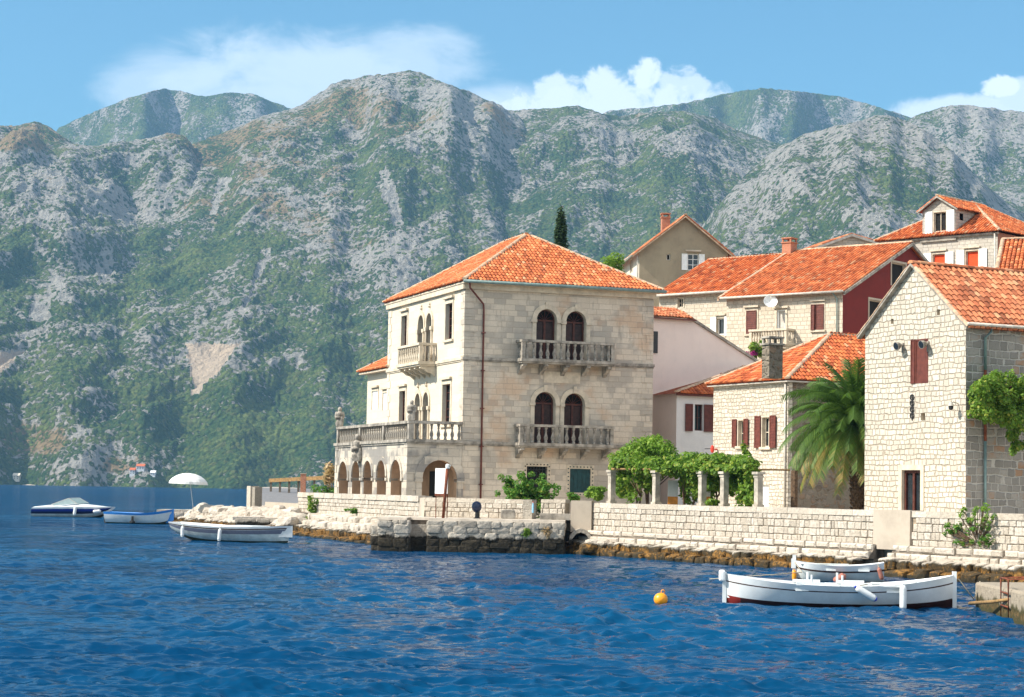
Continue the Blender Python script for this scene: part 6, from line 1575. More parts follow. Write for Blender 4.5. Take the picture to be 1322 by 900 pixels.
def build_cypress():
    c = at_y(724, 330, 165); base = Vector((c.x, c.y, 8.0)); top = at_y(722, 277, 165).z; H = top - 8.0
    t = thing('cypress_tree', 'dark narrow cypress rising behind the palace roof', 'cypress', tuple(base))
    tree_trunk(t, (0, 0, 0), (0, 0, H * .8), .22, seed=2)
    g = rng(7); bl = []
    for k in range(150):
        f = g.uniform(.05, 1) ** .8; r = 1.55 * (1 - f) ** .6 * (.75 + .3 * g.random()) + .05; a = g.uniform(0, 6.3)
        bl.append(((cos(a) * r * .75, sin(a) * r * .75, H * f), (.26 + .25 * (1 - f), .26 + .25 * (1 - f), .75 + .4 * g.random()), .4 + .6 * (1 - f)))
    for k in range(26):
        bl.append(((.85 + .15 * g.normal(), .2 * g.normal(), H * (.4 + .4 * g.random())), (.25, .25, .7), .5))
    leaf_crown(t, 'crown', 'leaf_dark', bl, 110, .11, 5, 1.9, .6, 1.2)
build_cypress()
def build_hill_tree():
    c = at_y(793, 343, 146); t = thing('tree', 'bright green round tree top between the palace roof and the rendered house', 'tree', (c.x, c.y, 9.0))
    z = c.z - 9.0; tree_trunk(t, (0, 0, 0), (0, 0, z), .18, seed=3, branches=4)
    g = rng(9); bl = [((g.normal() * .7, g.normal() * .7, z - .5 + g.normal() * .4), (.6, .6, .5), 1) for k in range(16)]
    leaf_crown(t, 'crown', 'leaf_bright', bl, 230, .1, 6)
build_hill_tree()
def build_palm():
    b = at_y(1109, 640, 84.5); t = thing('palm_tree', 'date palm with arching fronds and rough brown trunk against the cottage', 'palm', (b.x, b.y, 1.48))
    c = at_y(1106, 556, 84.5); H = c.z - 1.48; dx = c.x - b.x
    mb = MB().mat('bark'); g = rng(3)
    pts = [(dx * f, 0, H * f) for f in np.linspace(0, 1, 12)]; mb.tube(pts, [.27 + .05 * sin(k * 2.1) for k in range(12)], 12)
    for k in range(170):     # old leaf bases
        f = k / 170; a = k * 2.4; p = Vector((dx * f, 0, H * f)); d = Vector((cos(a), sin(a), .0)); mb.tn = g.random()
        mb.tube([p + d * .24, p + d * .36 + Vector((0, 0, .1))], [.07, .03], 4)
    mb.build('trunk', t)
    lf = MB().mat('leaf_palm')
    N = 130
    for i in range(N):
        a = i * 2.39996; f = (i + .5) / N; el = R(84 - 98 * f + g.normal() * 5); L = 3.5 * (.82 + .3 * g.random()) * (1 if f > .25 else .85)
        p = Vector((dx, 0, H + .25 * (1 - f))); d = Vector((cos(a) * cos(el), sin(a) * cos(el), sin(el))); hd = Vector((cos(a), sin(a), 0))
        side = Vector((-sin(a), cos(a), 0)); n = 26; pts = [p.copy()]; dirs = []
        for k in range(n):
            s = k / n; d = (d + Vector((0, 0, -1)) * (.03 + .05 * s) * (1 + .4 * g.random())).normalized(); p = p + d * L / n; pts.append(p.copy()); dirs.append(d.copy())
        old = f > .86; lf.tn = .95 if old else .3
        lf.tube(pts, [.03 * (1 - .8 * k / n) for k in range(n + 1)], 3)
        tw = g.normal() * .25; roll = Vector((0, 0, 1))
        for k in range(3, n):
            for h in (0, .5):
                q = pts[k] + dirs[k - 1] * (L / n * h); s = k / n; ll = .68 * (1 - abs(s - .45) ** 1.5 * 1.1) * (.85 + .3 * g.random()); up = side.cross(dirs[k - 1])
                for sg in (-1, 1):
                    v = (side * sg * .62 + dirs[k - 1] * .72 + up * (.32 + tw * sg) + Vector((0, 0, -.22)) * g.random()).normalized() * ll
                    wd = dirs[k - 1] * .023; lf.tn = min(1, max(0, (.93 if old else (.62 if f > .7 else .38)) + g.normal() * .16))
                    m_ = q + v * .55; e = q + v + Vector((0, 0, -.07 * ll))
                    lf.add([q - wd, q + wd, m_ + wd * .9, m_ - wd * .9, e], [(0, 1, 2, 3), (3, 2, 4)])
    lf.build('crown', t)
build_palm()

def build_pergola():
    cols = [(789.5, 645), (847, 649), (906.5, 652), (935, 653.5), (979, 655.5)]
    base = []
    for x, y in cols:
        p = on_plane(x, y, W_(0, -.3), WN); base.append(Vector((p.x, p.y, 2.25)))
    t = thing('pergola', 'row of pale square stone columns on the sea wall carrying a leafy vine', 'pergola', tuple(base[2]))
    tops = []
    for (x, y), b in zip(cols, base):
        h = on_plane(x, 607 + (x - 790) * .012, W_(0, -.3), WN).z; tops.append(h)
        mb = MB().mat('column'); d = atan2(WT.y, WT.x); Mx = Matrix.Translation(b) @ Matrix.Rotation(d, 4, 'Z')
        for (w, z0, z1) in ((.165, 0, .1), (.122, .1, h - 2.25 - .22), (.15, h - 2.25 - .22, h - 2.25 - .16), (.13, h - 2.25 - .16, h - 2.25 - .1), (.19, h - 2.25 - .1, h - 2.25)):
            q = [(-w, -w, z0), (w, -w, z0), (w, w, z0), (-w, w, z0), (-w, -w, z1), (w, -w, z1), (w, w, z1), (-w, w, z1)]; mb.hexa([Mx @ Vector(v) for v in q])
        o = mb.build('column', t, world=True)
    mb = MB().mat('wood')
    for i in range(1): mb.tube([base[i] + Vector((0, 0, tops[i] - 2.25 + .05)), base[i + 1] + Vector((0, 0, tops[i + 1] - 2.25 + .05))], .045, 6)
    inn = []
    for i, b in enumerate(base[:4]):
        e = b - WN * 3.2; mb.tube([b + Vector((0, 0, tops[i] - 2.25 + .1)), e + Vector((0, 0, tops[i] - 2.25 + .12))], .04, 6)
    mb.build('beam', t, world=True)
    # inner posts
    for i in (1, 3):
        e = base[i] - WN * 3.0 + WT * .6; mb = MB().mat('bark'); mb.tube([Vector((e.x, e.y, 1.48)), Vector((e.x, e.y, tops[i] + .1))], .14, 8); mb.build('post', t, world=True)
    # vine: canopy on the beams with hanging sprays
    c = base[2] - WN * 1.4; c = Vector((c.x, c.y, 1.48))
    v = thing('grape_vine', 'dense green grape vine spread over the stone columned pergola', 'vine', tuple(c))
    g = rng(21); bl = []
    def at(x, y, back):
        return on_plane(x, y, W_(0, -.3 - back), WN) - c
    for k in range(380):
        x = g.uniform(797, 970); back = g.uniform(.1, 2.8); y = 600 + (x - 800) * .02 + g.normal() * 5.5
        bl.append((tuple(at(x, y, back)), (.45, .45, .17), .7))
    for k in range(190):
        x = g.choice([g.uniform(795, 842), g.uniform(882, 900), g.uniform(910, 930), g.uniform(940, 972), g.uniform(884, 975)]); back = g.uniform(.5, 2.8); y = 612 + abs(g.normal()) * 13
        bl.append((tuple(at(x, y, back)), (.25, .25, .35), .5))
    for k in range(26):
        x = g.uniform(955, 974); y = g.uniform(605, 650); bl.append((tuple(at(x, y, g.uniform(0, .6))), (.2, .2, .3), .5))
    for k in range(18):
        x = g.uniform(905, 945); y = g.uniform(590, 600); bl.append((tuple(at(x, y, g.uniform(.3, 2))), (.3, .3, .22), .5))
    for k in range(8):
        x = 963 + g.normal() * 2; y = 575 + k * 4; bl.append((tuple(at(x, y, 1.6)), (.12, .12, .2), .25))
    leaf_crown(v, 'foliage', 'leaf_vine', bl, 90, .115, 22, .85)
    for x, b_ in ((822, .4), (885, 1.0), (893, 1.4), (925, 1.8), (968, .5)):
        mb = MB().mat('bark'); p = at(x, 650, b_); q = at(x + g.normal() * 4, 610, b_); p.z = 0; m_ = (p + q) / 2 + Vector((g.normal() * .12, 0, 0)); mb.tube([p, m_, q], [.05, .04, .035], 6)
        for s in range(3): mb.tube([m_, m_ + Vector((g.normal() * .4, g.normal() * .3, .5 + .4 * g.random()))], [.025, .012], 5)
        mb.build('stem', v, True)
    # tall bright shrub at the left end
    s = on_plane(835, 640, W_(0, -2.2), WN); s = Vector((s.x, s.y, 1.48)); t3 = thing('shrub', 'tall yellow green shrub at the left end of the pergola', 'shrub', tuple(s))
    bl = []
    for k in range(60):
        x = g.uniform(798, 868); y = 570 + ((x - 838) / 26) ** 2 * 9 + abs(g.normal()) * 14; bl.append((tuple(on_plane(x, y, W_(0, -2.2 - g.uniform(-.6, 1)), WN) - s), (.36, .36, .32), .8))
    for k in range(14):
        x = g.uniform(835, 848) + g.normal() * 4; y = g.uniform(566, 580); bl.append((tuple(on_plane(x, y, W_(0, -2.3), WN) - s), (.18, .18, .25), .35))
    leaf_crown(t3, 'foliage', 'leaf_bright', bl, 120, .085, 24, 1.0)
    mb = MB().mat('bark')
    for k in range(7): p = Vector((g.normal() * .2, g.normal() * .2, 0)); mb.tube([p, p * 2 + Vector((g.normal() * .3, 0, 1.3)), p * 3 + Vector((g.normal() * .7, 0, 2.6))], [.045, .035, .015], 5)
    mb.build('stem', t3, True)
    # trailing creeper left of the first column, low plant between the columns
    def tuft(px, py, back, r, mat, name, lab, cat, seed, n=900, size=.07, plane=None, aspect=1.3, up=.6):
        pl = plane or (W_(0, -back), WN); p = on_plane(px, py, *pl); gg = rng(seed)
        bl = [((gg.normal() * r[0] * .4, gg.normal() * r[0] * .25, gg.normal() * r[1] * .35), (r[0] * .5, r[0] * .4, r[1] * .5), 1) for _ in range(9)]
        P, O = clump_pts(gg, bl, n / 9, .6); mb = MB().mat(mat); leaves(mb, P, size, seed, up, aspect, outward=O)
        mb.mat('bark'); mb.tn = .5
        for _ in range(4): mb.tube([(0, 0, -r[1] * .8), (gg.normal() * r[0] * .3, 0, r[1] * .3)], [.018, .008], 4)
        return solo(mb, name, lab, cat, tuple(p), world=False)
    tuft(772, 636, 1.2, (.55, .35), 'leaf_bright', 'creeper', 'bright green creeper trailing down left of the first pergola column', 'creeper', 31)
    tuft(924, 650, .7, (.5, .22), 'leaf_bright', 'low_plant', 'low yellow green plant between the third and fourth pergola columns', 'plant', 32, size=.06)
    tuft(738, 642, 2.4, (.45, .2), 'leaf_fig', 'low_plant', 'small green plant under the dark green ground floor shutter', 'plant', 33, 500)
    jn = Vector((0, -1, 0)); JP = (Vector((0, 88.0, 0)), jn)
    tuft(680, 689, 0, (.3, .17), 'leaf_bright', 'weed', 'yellow green weed growing from the grey landing stage stones', 'weed', 34, 300, .06, JP)
    tuft(706, 687, 0, (.26, .22), 'leaf_reed', 'weed', 'orange dry weed growing from the grey landing stage stones', 'weed', 35, 220, .06, JP)
    d3 = (P3B - P3A).normalized(); n3 = Vector((d3.y, -d3.x, 0)); QP = (P3A + n3 * .25, n3)
    for k, (yy, rr) in enumerate(((646, .2), (652, .26), (660, .28), (668, .18))): pass
    p = on_plane(404, 656, *QP); gg = rng(36); mb = MB().mat('leaf_vine'); bl = [tuple((0, 0, 0))]
    bl = [((gg.normal() * .16, gg.normal() * .3, z), (.2, .25, .2), 1) for z in np.linspace(-.6, .55, 9)]; P, O = clump_pts(gg, bl, 60, .6); leaves(mb, P, .09, 36, .3, 1, outward=O); solo(mb, 'ivy', 'dark green ivy hanging on the white wall at the left of the arcade', 'ivy', tuple(p), world=False)
    tuft(456, 659, 0, (.32, .16), 'leaf_fig', 'weed', 'round green tuft on the white wall below the arcade', 'weed', 37, 260, .06, QP)
    # caper bush on the right of the sea wall
    WP = (W_(0, .12), WN); p = on_plane(1262, 690, *WP); gg = rng(38); mb = MB().mat('leaf_fig')
    for k in range(70):
        x = gg.choice([1232, 1240, 1250, 1258, 1268, 1275, 1280]) + gg.normal() * 4; y = gg.uniform(652, 704) if x > 1240 else gg.uniform(675, 690); q = on_plane(x, y, *WP) - p + WN * gg.uniform(0, .3)
        mb.mat('leaf_fig' if y > 672 else 'leaf_bright'); P, O = clump_pts(gg, [(tuple(q), (.1, .1, .08), 1)], 13, .7); leaves(mb, P, .05, int(gg.integers(1e6)), .5, 1.5, outward=O)
        mb.mat('bark'); mb.tube([tuple(q + Vector((0, 0, -.1))), tuple(q * .3 + Vector((0, 0, -.25)))], .012, 4)
    solo(mb, 'caper_bush', 'straggling green bush growing out of the sea wall beside the concrete panel', 'bush', tuple(p), world=False)
build_pergola()

def build_fig():
    s = at_z(682, 664, 1.5); s = Vector((at_y(684, 640, 94).x, 94.0, 1.48)); t = thing('fig_bush', 'bright green fig bush spilling through the parapet gap below the iron barred window', 'bush', tuple(s))
    g = rng(41); bl = []
    tips = [(650, 615), (660, 622), (668, 628), (676, 616), (680, 610), (685, 625), (693, 635), (700, 625), (708, 615), (712, 628), (672, 640), (690, 645), (695, 655), (690, 662), (686, 672), (695, 676), (690, 684), (672, 652), (664, 650), (706, 648), (682, 636), (700, 640), (655, 632), (665, 640), (704, 634)]
    mb = MB().mat('bark')
    for x, y in tips:
        q = at_y(680 + (x - 680) * .88, y + (7 if y < 640 else 0), 94 + g.uniform(-1.0, .6)) - s; mb.tube([(g.normal() * .1, g.normal() * .1, 0), q * .55 + Vector((0, 0, .2)), q], [.05, .035, .012], 5)
        for k in range(7): bl.append((tuple(q + Vector((g.normal() * .2, g.normal() * .2, g.normal() * .18))), (.17, .17, .15), .6))
        for k in range(3): bl.append((tuple(q * g.uniform(.5, .9) + Vector((0, 0, .1))), (.2, .2, .18), .5))
    mb.build('stem', t, True); leaf_crown(t, 'foliage', 'leaf_fig', bl, 60, .085, 42, .9)
build_fig()
def build_wall_vine():
    F = RH.right(); c = RH.W @ F.p(2.2, 1.5, 1.6); t = thing('creeper', 'thick green creeper hanging over the grey side wall of the white gabled house', 'creeper', tuple(c), RH.hd)
    g = rng(51); bl = []; W = WM[t.name].inverted()
    def at(x, y, d): a, h = F.px(x, y, d); return W @ (RH.W @ F.p(a, h, d))
    for k in range(120):
        x = 1262 + abs(g.normal()) * 30 if g.random() < .5 else g.uniform(1270, 1345); y = g.uniform(482, 540) + max(0, (x - 1290)) * g.uniform(0, .9); y = max(y, 505 - (x - 1255) * .6)
        bl.append((tuple(at(x, min(y, 582), g.uniform(.3, 1.9))), (.26, .26, .26), .7))
    for k in range(22): bl.append((tuple(at(g.uniform(1252, 1285), g.uniform(505, 535), g.uniform(.2, .7))), (.2, .2, .2), .5))
    for k in range(16): bl.append((tuple(at(1308 + g.normal() * 4, g.uniform(540, 584), .9)), (.14, .14, .2), .5))
    leaf_crown(t, 'foliage', 'leaf_vine', bl, 120, .085, 52, .9)
    mb = MB().mat('bark'); p = at(1340, 640, .2); mb.tube([(p.x, p.y, 0), tuple(at(1335, 560, .4)), tuple(at(1310, 515, .8))], [.07, .06, .03], 6); mb.tube([tuple(at(1350, 500, .05)), tuple(at(1280, 500, 1.2))], .03, 5); mb.build('stem', t, True)
build_wall_vine()
def build_bougainvillea():
    p = at_y(977, 452, 120); s = Vector((p.x, p.y, p.z - 1.6)); g = rng(61); t = thing('flowering_bush', 'small bush with magenta flowers below the balcony beside the stone chimney', 'bush', tuple(s))
    bl = [((g.normal() * .28, g.normal() * .25, 1.55 + g.normal() * .3), (.25, .25, .22), 1) for k in range(14)]; leaf_crown(t, 'foliage', 'leaf_vine', bl, 70, .09, 62)
    bl = [((-.35 + g.normal() * .15, -.3 + g.normal() * .1, 1.35 + g.normal() * .25), (.1, .1, .1), 1) for k in range(8)]; leaf_crown(t, 'flowers', 'leaf_flower', bl, 22, .07, 63); tree_trunk(t, (0, 0, -1), (0, 0, 1.4), .06, seed=4)
build_bougainvillea()
def build_reed():
    p = at_y(427, 620, 123.5); s = Vector((p.x, p.y, 1.5)); g = rng(71); t = thing('pampas_grass', 'dry tan plume grass at the far corner of the arcade', 'grass clump', tuple(s))
    mb = MB().mat('leaf_reed'); P = []
    for k in range(16):
        a = Vector((g.normal() * .12, g.normal() * .1, 0)); b = a + Vector((-.1 + g.normal() * .3, g.normal() * .2, 1.9 + g.random() * .9)); mb.tn = g.random(); mb.tube([a, (a + b) / 2 + Vector((.03, 0, .1)), b], [.015, .012, .008], 4)
        for q in range(26): P.append(tuple(b + (a - b) * .32 * g.random() + Vector((g.normal() * .06, g.normal() * .06, 0))))
    leaves(mb, P, .11, 72, .9, 2.2); mb.build('plumes', t)
    bl = [((g.normal() * .4, g.normal() * .3, .5 + g.random() * .7), (.3, .3, .3), 1) for k in range(14)]; leaf_crown(t, 'foliage', 'leaf_fig', bl, 60, .09, 73, 1.6)
    p = at_y(430, 623, 121.5); mb = MB().mat('shutter_blue'); mb.lathe((p.x, p.y, 1.48), [(.22, 0), (.25, .05), (.25, .75), (.22, .8), (.2, .82)], 14); solo(mb, 'blue_bin', 'dark blue bin standing at the far left corner of the arcade', 'bin', (p.x, p.y, 1.48), True)
M['shutter_blue'] = m_plain('dark_blue_paint', (0.012, 0.03, 0.13), 0.35, 0.1, 5, spec=0.5)
build_reed()

# ------------------------------------------------------------------ things on the quay
def build_props():
    # beach parasol
    b = at_z(250, 652, 1.15); b = Vector((at_y(250, 652, 131.5).x, 131.5, 1.02)); t = thing('parasol', 'white beach parasol with thin tilted pole on the stone point', 'parasol', tuple(b))
    top = at_y(244, 611, 131.5) - b; mb = MB().mat('white'); mb.tube([(0, 0, 0), tuple(top)], .022, 6); mb.build('pole', t, True)
    ax = top.normalized(); ax = (ax + Vector((.18, 0, 0))).normalized(); e1 = ax.cross(Vector((0, 1, 0))).normalized(); e2 = ax.cross(e1)
    mb = MB().mat('canvas'); n = 8; Rr = 1.27; rows = []
    for f in (0, .25, .5, .75, .93, 1.0):
        row = []
        for k in range(n * 4):
            a = 2 * pi * k / (n * 4); sc = 1 - .055 * f * (1 - abs(cos(a * n / 2))); rr = Rr * sin(f * 1.25) / sin(1.25) * sc; h = -.62 * (1 - cos(f * 1.35)) / (1 - cos(1.35)) - (.09 if f == 1.0 else 0)
            row.append(top + e1 * rr * cos(a) + e2 * rr * sin(a) + ax * h)
        rows.append(row)
    V = [v for r in rows for v in r]; m_ = n * 4
    mb.add(V, [(i * m_ + k, i * m_ + (k + 1) % m_, (i + 1) * m_ + (k + 1) % m_, (i + 1) * m_ + k) for i in range(5) for k in range(m_)])
    o = mb.build('canopy', t); sd = o.modifiers.new('cloth', 'SOLIDIFY'); sd.thickness = .01
    mb = MB().mat('gutter_grey')
    for k in range(n): a = 2 * pi * k / n; mb.tube([top - ax * .05] + [top + (e1 * cos(a) + e2 * sin(a)) * Rr * sin(f * 1.25) / sin(1.25) - ax * (.62 * (1 - cos(f * 1.35)) / (1 - cos(1.35)) + .02) for f in (.4, .7, .98)], .008, 4)
    mb.build('ribs', t)
    # blank white board on a rusty post
    Y = 88.9; b = at_y(572, 672, Y); t = thing('sign_board', 'blank white board on a leaning rusty post on the landing stage', 'sign', (b.x, b.y, 1.46))
    tp = at_y(577.5, 604, Y) - Vector((b.x, b.y, 1.46)); mb = MB().mat('rust'); mb.tube([(0, 0, 0), tuple(tp)], .065, 8); mb.build('post', t, True)
    mb = MB().mat('white'); q = tp; mb.lathe(tp + Vector((.02, 0, -.03)), [(.09, 0), (.1, .05), (.1, .16), (.06, .2)], 10); mb.mat('gutter_grey'); mb.box(q.x - .05, q.x + .17, -.08, .08, q.z + .06, q.z + .15); mb.build('lamp_head', t)
    a0, a1 = at_y(562, 620, Y + .12), at_y(579, 620, Y + .12); h1, h0 = at_y(570, 604.5, Y).z - 1.46, at_y(570, 637.5, Y).z - 1.46
    W3 = (a1.x - a0.x) * 1.12; x3 = a0.x - b.x - .02; e = Vector((cos(R(-30)), sin(R(-30)), 0)); f = Vector((-e.y, e.x, 0)); o3 = Vector((x3, .42, 0)); BX = lambda mb, q0, q1, d0, d1, z0, z1: mb.hexa([o3 + e * q + f * d + Vector((0, 0, z)) for z in (z0, z1) for q, d in ((q0, d0), (q1, d0), (q1, d1), (q0, d1))])
    mb = MB().mat('white'); BX(mb, 0, W3, 0, .035, h0, h1); mb.build('board', t)
    mb = MB().mat('rust'); BX(mb, 0, W3, -.01, .04, h0 - .1, h0 - .003)
    for x in (.03, W3 - .03): q = o3 + e * x + f * .06; mb.tube([q, q + Vector((0, 0, h1))], .022, 6)
    mb.build('frame', t)
    # dark rounded thing by the parapet
    b = at_z(616, 670, 1.46); b = Vector((at_y(616, 668, 89.6).x, 89.6, 1.46)); t = thing('mooring_post', 'dark blue rounded mooring post with narrow dark foot standing before the parapet', 'mooring post', tuple(b))
    mb = MB().mat('iron'); mb.lathe((0, 0, 0), [(.14, 0), (.13, .03), (.1, .06), (.09, .3), (.13, .36)], 12); mb.mat('rust'); mb.box(-.16, .16, -.12, .12, 0, .025); mb.build('foot', t)
    mb = MB().mat('navy_cap'); mb.lathe((-.03, 0, .28), [(.1, 0), (.2, .1), (.225, .22), (.21, .33), (.16, .42), (.08, .47), (.01, .485)], 16); mb.build('cap', t, True)
    # loose stone and water bottle
    b = at_z(660, 668, 1.5); b = Vector((at_y(656, 664, 90.3).x, 90.3, 1.46)); mb = MB().mat('grey_stone'); mb.tn = .5; rock(mb, (b.x, b.y, 1.66), (.62, .4, .42), 77, [(1, 0, 0), (0, 1, 0), (0, 0, 1)], .3, rough=.05); solo(mb, 'stone_block', 'squared brown stone block lying against the parapet', 'stone block', tuple(b))
    mb = MB().mat('grey_stone'); q = P2A + (P2B - P2A).normalized() * 5.9; mb.box(q.x - .1, q.x + 1.3, q.y - 1.1, q.y - .1, 1.46, 1.74); solo(mb, 'stone_step', 'low pale stone step under the water bottle in the parapet gap', 'step', (q.x + .6, q.y - .6, 1.46))
    b = Vector((at_y(688, 660, q.y - .25).x, q.y - .35, 1.742)); mb = MB().mat('bottle'); mb.lathe(tuple(b), [(.045, 0), (.05, .02), (.05, .2), (.045, .23), (.05, .26), (.048, .34), (.02, .42), (.018, .46)], 12); mb.mat('curtain'); mb.lathe((b.x, b.y, b.z + .462), [(.021, 0), (.021, .03)], 10); solo(mb, 'water_bottle', 'clear blue plastic water bottle standing in the parapet gap', 'bottle', tuple(b), True)
    # wooden guard rail, brick pillar
    A, B_ = at_y(347, 621, 140), at_y(428, 617, 134); t = thing('guard_rail', 'brown wooden guard rail on dark posts along the road edge', 'guard rail', (A.x, A.y, 2.2))
    d = (B_ - A); mb = MB().mat('wood')
    for k in range(2): mb.hexa([A + d * .0 + Vector((0, k * .1, -.1)), B_ + Vector((0, k * .1, -.1)), B_ + Vector((0, k * .1 + .09, -.1)), A + Vector((0, k * .1 + .09, -.1)), A + Vector((0, k * .1, .16)), B_ + Vector((0, k * .1, .16)), B_ + Vector((0, k * .1 + .09, .16)), A + Vector((0, k * .1 + .09, .16))])
    mb.build('rail', t, world=True)
    for f in (.03, .18, .33, .48, .73, .97): p = A + d * f; mb = MB().mat('rock_core'); mb.box(p.x - .07, p.x + .07, p.y + .2, p.y + .34, 1.9, p.z + .1); mb.build('post', t, world=True)
    p = at_y(391, 628, 132); mb = MB().mat('brick'); z1 = at_y(391, 612, 132).z; mb.box(p.x - .17, p.x + .17, p.y, p.y + .35, 1.7, z1); mb.mat('concrete'); mb.box(p.x - .2, p.x + .2, p.y - .03, p.y + .38, z1 + .002, z1 + .06); solo(mb, 'brick_pillar', 'short pinkish brick pillar in front of the wooden guard rail', 'pillar', (p.x, p.y, 1.7))
    p = at_y(322, 640, 128.5); t_ = at_y(322, 627.5, 128.5).z; mb = MB().mat('wall_block'); mb.box(-.4, .14, 0, .6, -.4, t_ - 1.2); mb.mat('rock_jetty'); mb.tn = .9; mb.box(.145, .6, .1, .6, -.2, t_ - 1.26); solo(mb, 'gate_pillar', 'white stone pillar with a dark block beside it where the road meets the point', 'pillar', (p.x, p.y, 1.2), rz=R(-58), world=False)
    mb = MB().mat('concrete'); q0, q1 = Vector((-15.4, 127.4, 1.3)), Vector((-11.9, 121.6, 1.3)); n_ = Vector((.3, .2, 0)); mb.hexa([q0, q1, q1 + n_, q0 + n_, q0 + Vector((0, 0, .45)), q1 + Vector((0, 0, .4)), q1 + n_ + Vector((0, 0, .4)), q0 + n_ + Vector((0, 0, .45))]); solo(mb, 'kerb_wall', 'low pinkish concrete kerb along the grey road above the white rocks', 'kerb', tuple(q0))
    # red fitting on the cottage
    F = COT.left(); a, h = F.px(926, 580); mb = MB().mat('red_paint'); p = F.p(a, h, .0); mb.tube([F.p(a, h, .02), F.p(a, h, .35)], .04, 6); mb.lathe(F.p(a, h - .2, .3), [(.04, 0), (.09, .08), (.1, .24), (.07, .36), (.02, .4)], 10); mb.mat('iron'); mb.tube([F.p(a, h + .02, .3), F.p(a + .7, h + .02, .3)], .02, 5); solo_local(mb, COT, 'alarm_bell', 'small red fitting on a bracket at the left corner of the cottage', 'fitting', F.p(a, h - .2))
    # white and orange boards under the vine
    for x0, x1, Yd, lab in ((862, 875, 84.6, 'white board with an orange foot seen under the vine between the second and third columns'), (903.5, 917, 82.6, 'white board with an orange foot seen behind the third pergola column')):
        p0, p1 = at_y(x0, 655, Yd + 2), at_y(x1, 655, Yd + 2); zt = at_y(x0, 620, Yd + 2).z; zm = at_y(x0, 641, Yd + 2).z; mb = MB().mat('white'); mb.box(p0.x, p1.x, p0.y, p0.y + .06, zm, zt); mb.mat('orange'); mb.box(p0.x, p1.x, p0.y, p0.y + .06, 1.48, zm - .003); solo(mb, 'painted_board', lab, 'board', (p0.x, p0.y, 1.48))
    # rusty ladder and pole on the concrete landing
    t = thing('ladder', 'rusty iron ladder hooked over the edge of the concrete landing', 'ladder', (11.2, 45.9, -.6)); mb = MB().mat('rust')
    def edge(y): return 10.85 + (11.65 - 10.85) * (y - 40) / 10.5 - .06
    for y in (46.3, 45.3): mb.tube([(edge(y), y, -.6), (edge(y), y, .92), (edge(y) + .9, y, .95), (edge(y) + .95, y, .7)], .028, 6)
    for z in (-.3, 0, .3, .6, .92): mb.tube([(edge(46.3), 46.3, z), (edge(45.3), 45.3, z)], .022, 6)
    mb.build('frame', t, True, world=True)
    mb = MB().mat('wood'); p, q = at_y(1252, 779, 48.6), at_y(1316, 772, 44.9); mb.tube([p, p.lerp(q, .5) + Vector((0, 0, -.02)), q], [.045, .04, .035], 8); solo(mb, 'wooden_pole', 'long bleached wooden pole tied to the rusty ladder', 'pole', tuple(p), True)
M['navy_cap'] = m_plain('dark_navy_cap', (0.012, 0.02, 0.06), 0.3, 0.1, 5, spec=0.5)
M['canvas'] = m_leaf('white_canvas', (.88, .88, .87), (.9, .9, .89), trans=.2)
M['bottle'] = m_plain('blue_plastic', (0.25, 0.5, 0.7), 0.15, 0.1, 4, spec=0.6)
M['red_paint'] = m_plain('red_paint', (0.55, 0.05, 0.03), 0.4, 0.15, 5)
M['orange'] = m_plain('orange_paint', (0.75, 0.3, 0.06), 0.6, 0.1, 5)
build_props()

# ------------------------------------------------------------------ boats
M['hull_white'] = m_plain('white_gelcoat', (0.72, 0.74, 0.73), 0.35, 0.1, 1.6, spec=0.4)
M['hull_grey'] = m_plain('aged_white_hull', (0.55, 0.58, 0.55), 0.45, 0.18, 2.5, spec=0.35)
M['sunlit_bow'] = m_plain('sunlit_red_bottom', (0.2, 0.02, 0.015), 0.5, 0.2, 4)  # sunlight put into the red of the boat bottom at its bow
M['antifoul'] = m_plain('dark_antifouling', (0.03, 0.009, 0.009), 0.6, 0.3, 4)
M['weed'] = m_plain('weedy_bottom', (0.035, 0.04, 0.02), 0.8, 0.4, 5)
M['stripe_dark'] = m_plain('dark_brown_rub_strip', (0.05, 0.022, 0.018), 0.5, 0.15, 5)
M['stripe_grey'] = m_plain('blue_grey_band', (0.14, 0.15, 0.2), 0.4, 0.1, 5)
M['blue_bright'] = m_plain('bright_blue_paint', (0.03, 0.22, 0.6), 0.4, 0.1, 5, spec=0.4)
M['blue_deep'] = m_plain('deep_blue_gelcoat', (0.012, 0.03, 0.22), 0.22, 0.05, 5, spec=0.5)
M['navy'] = m_plain('navy_gelcoat', (0.008, 0.012, 0.05), 0.2, 0.05, 5, spec=0.5)
M['rope'] = m_plain('pale_rope', (0.45, 0.38, 0.27), 0.9, 0.2, 20)
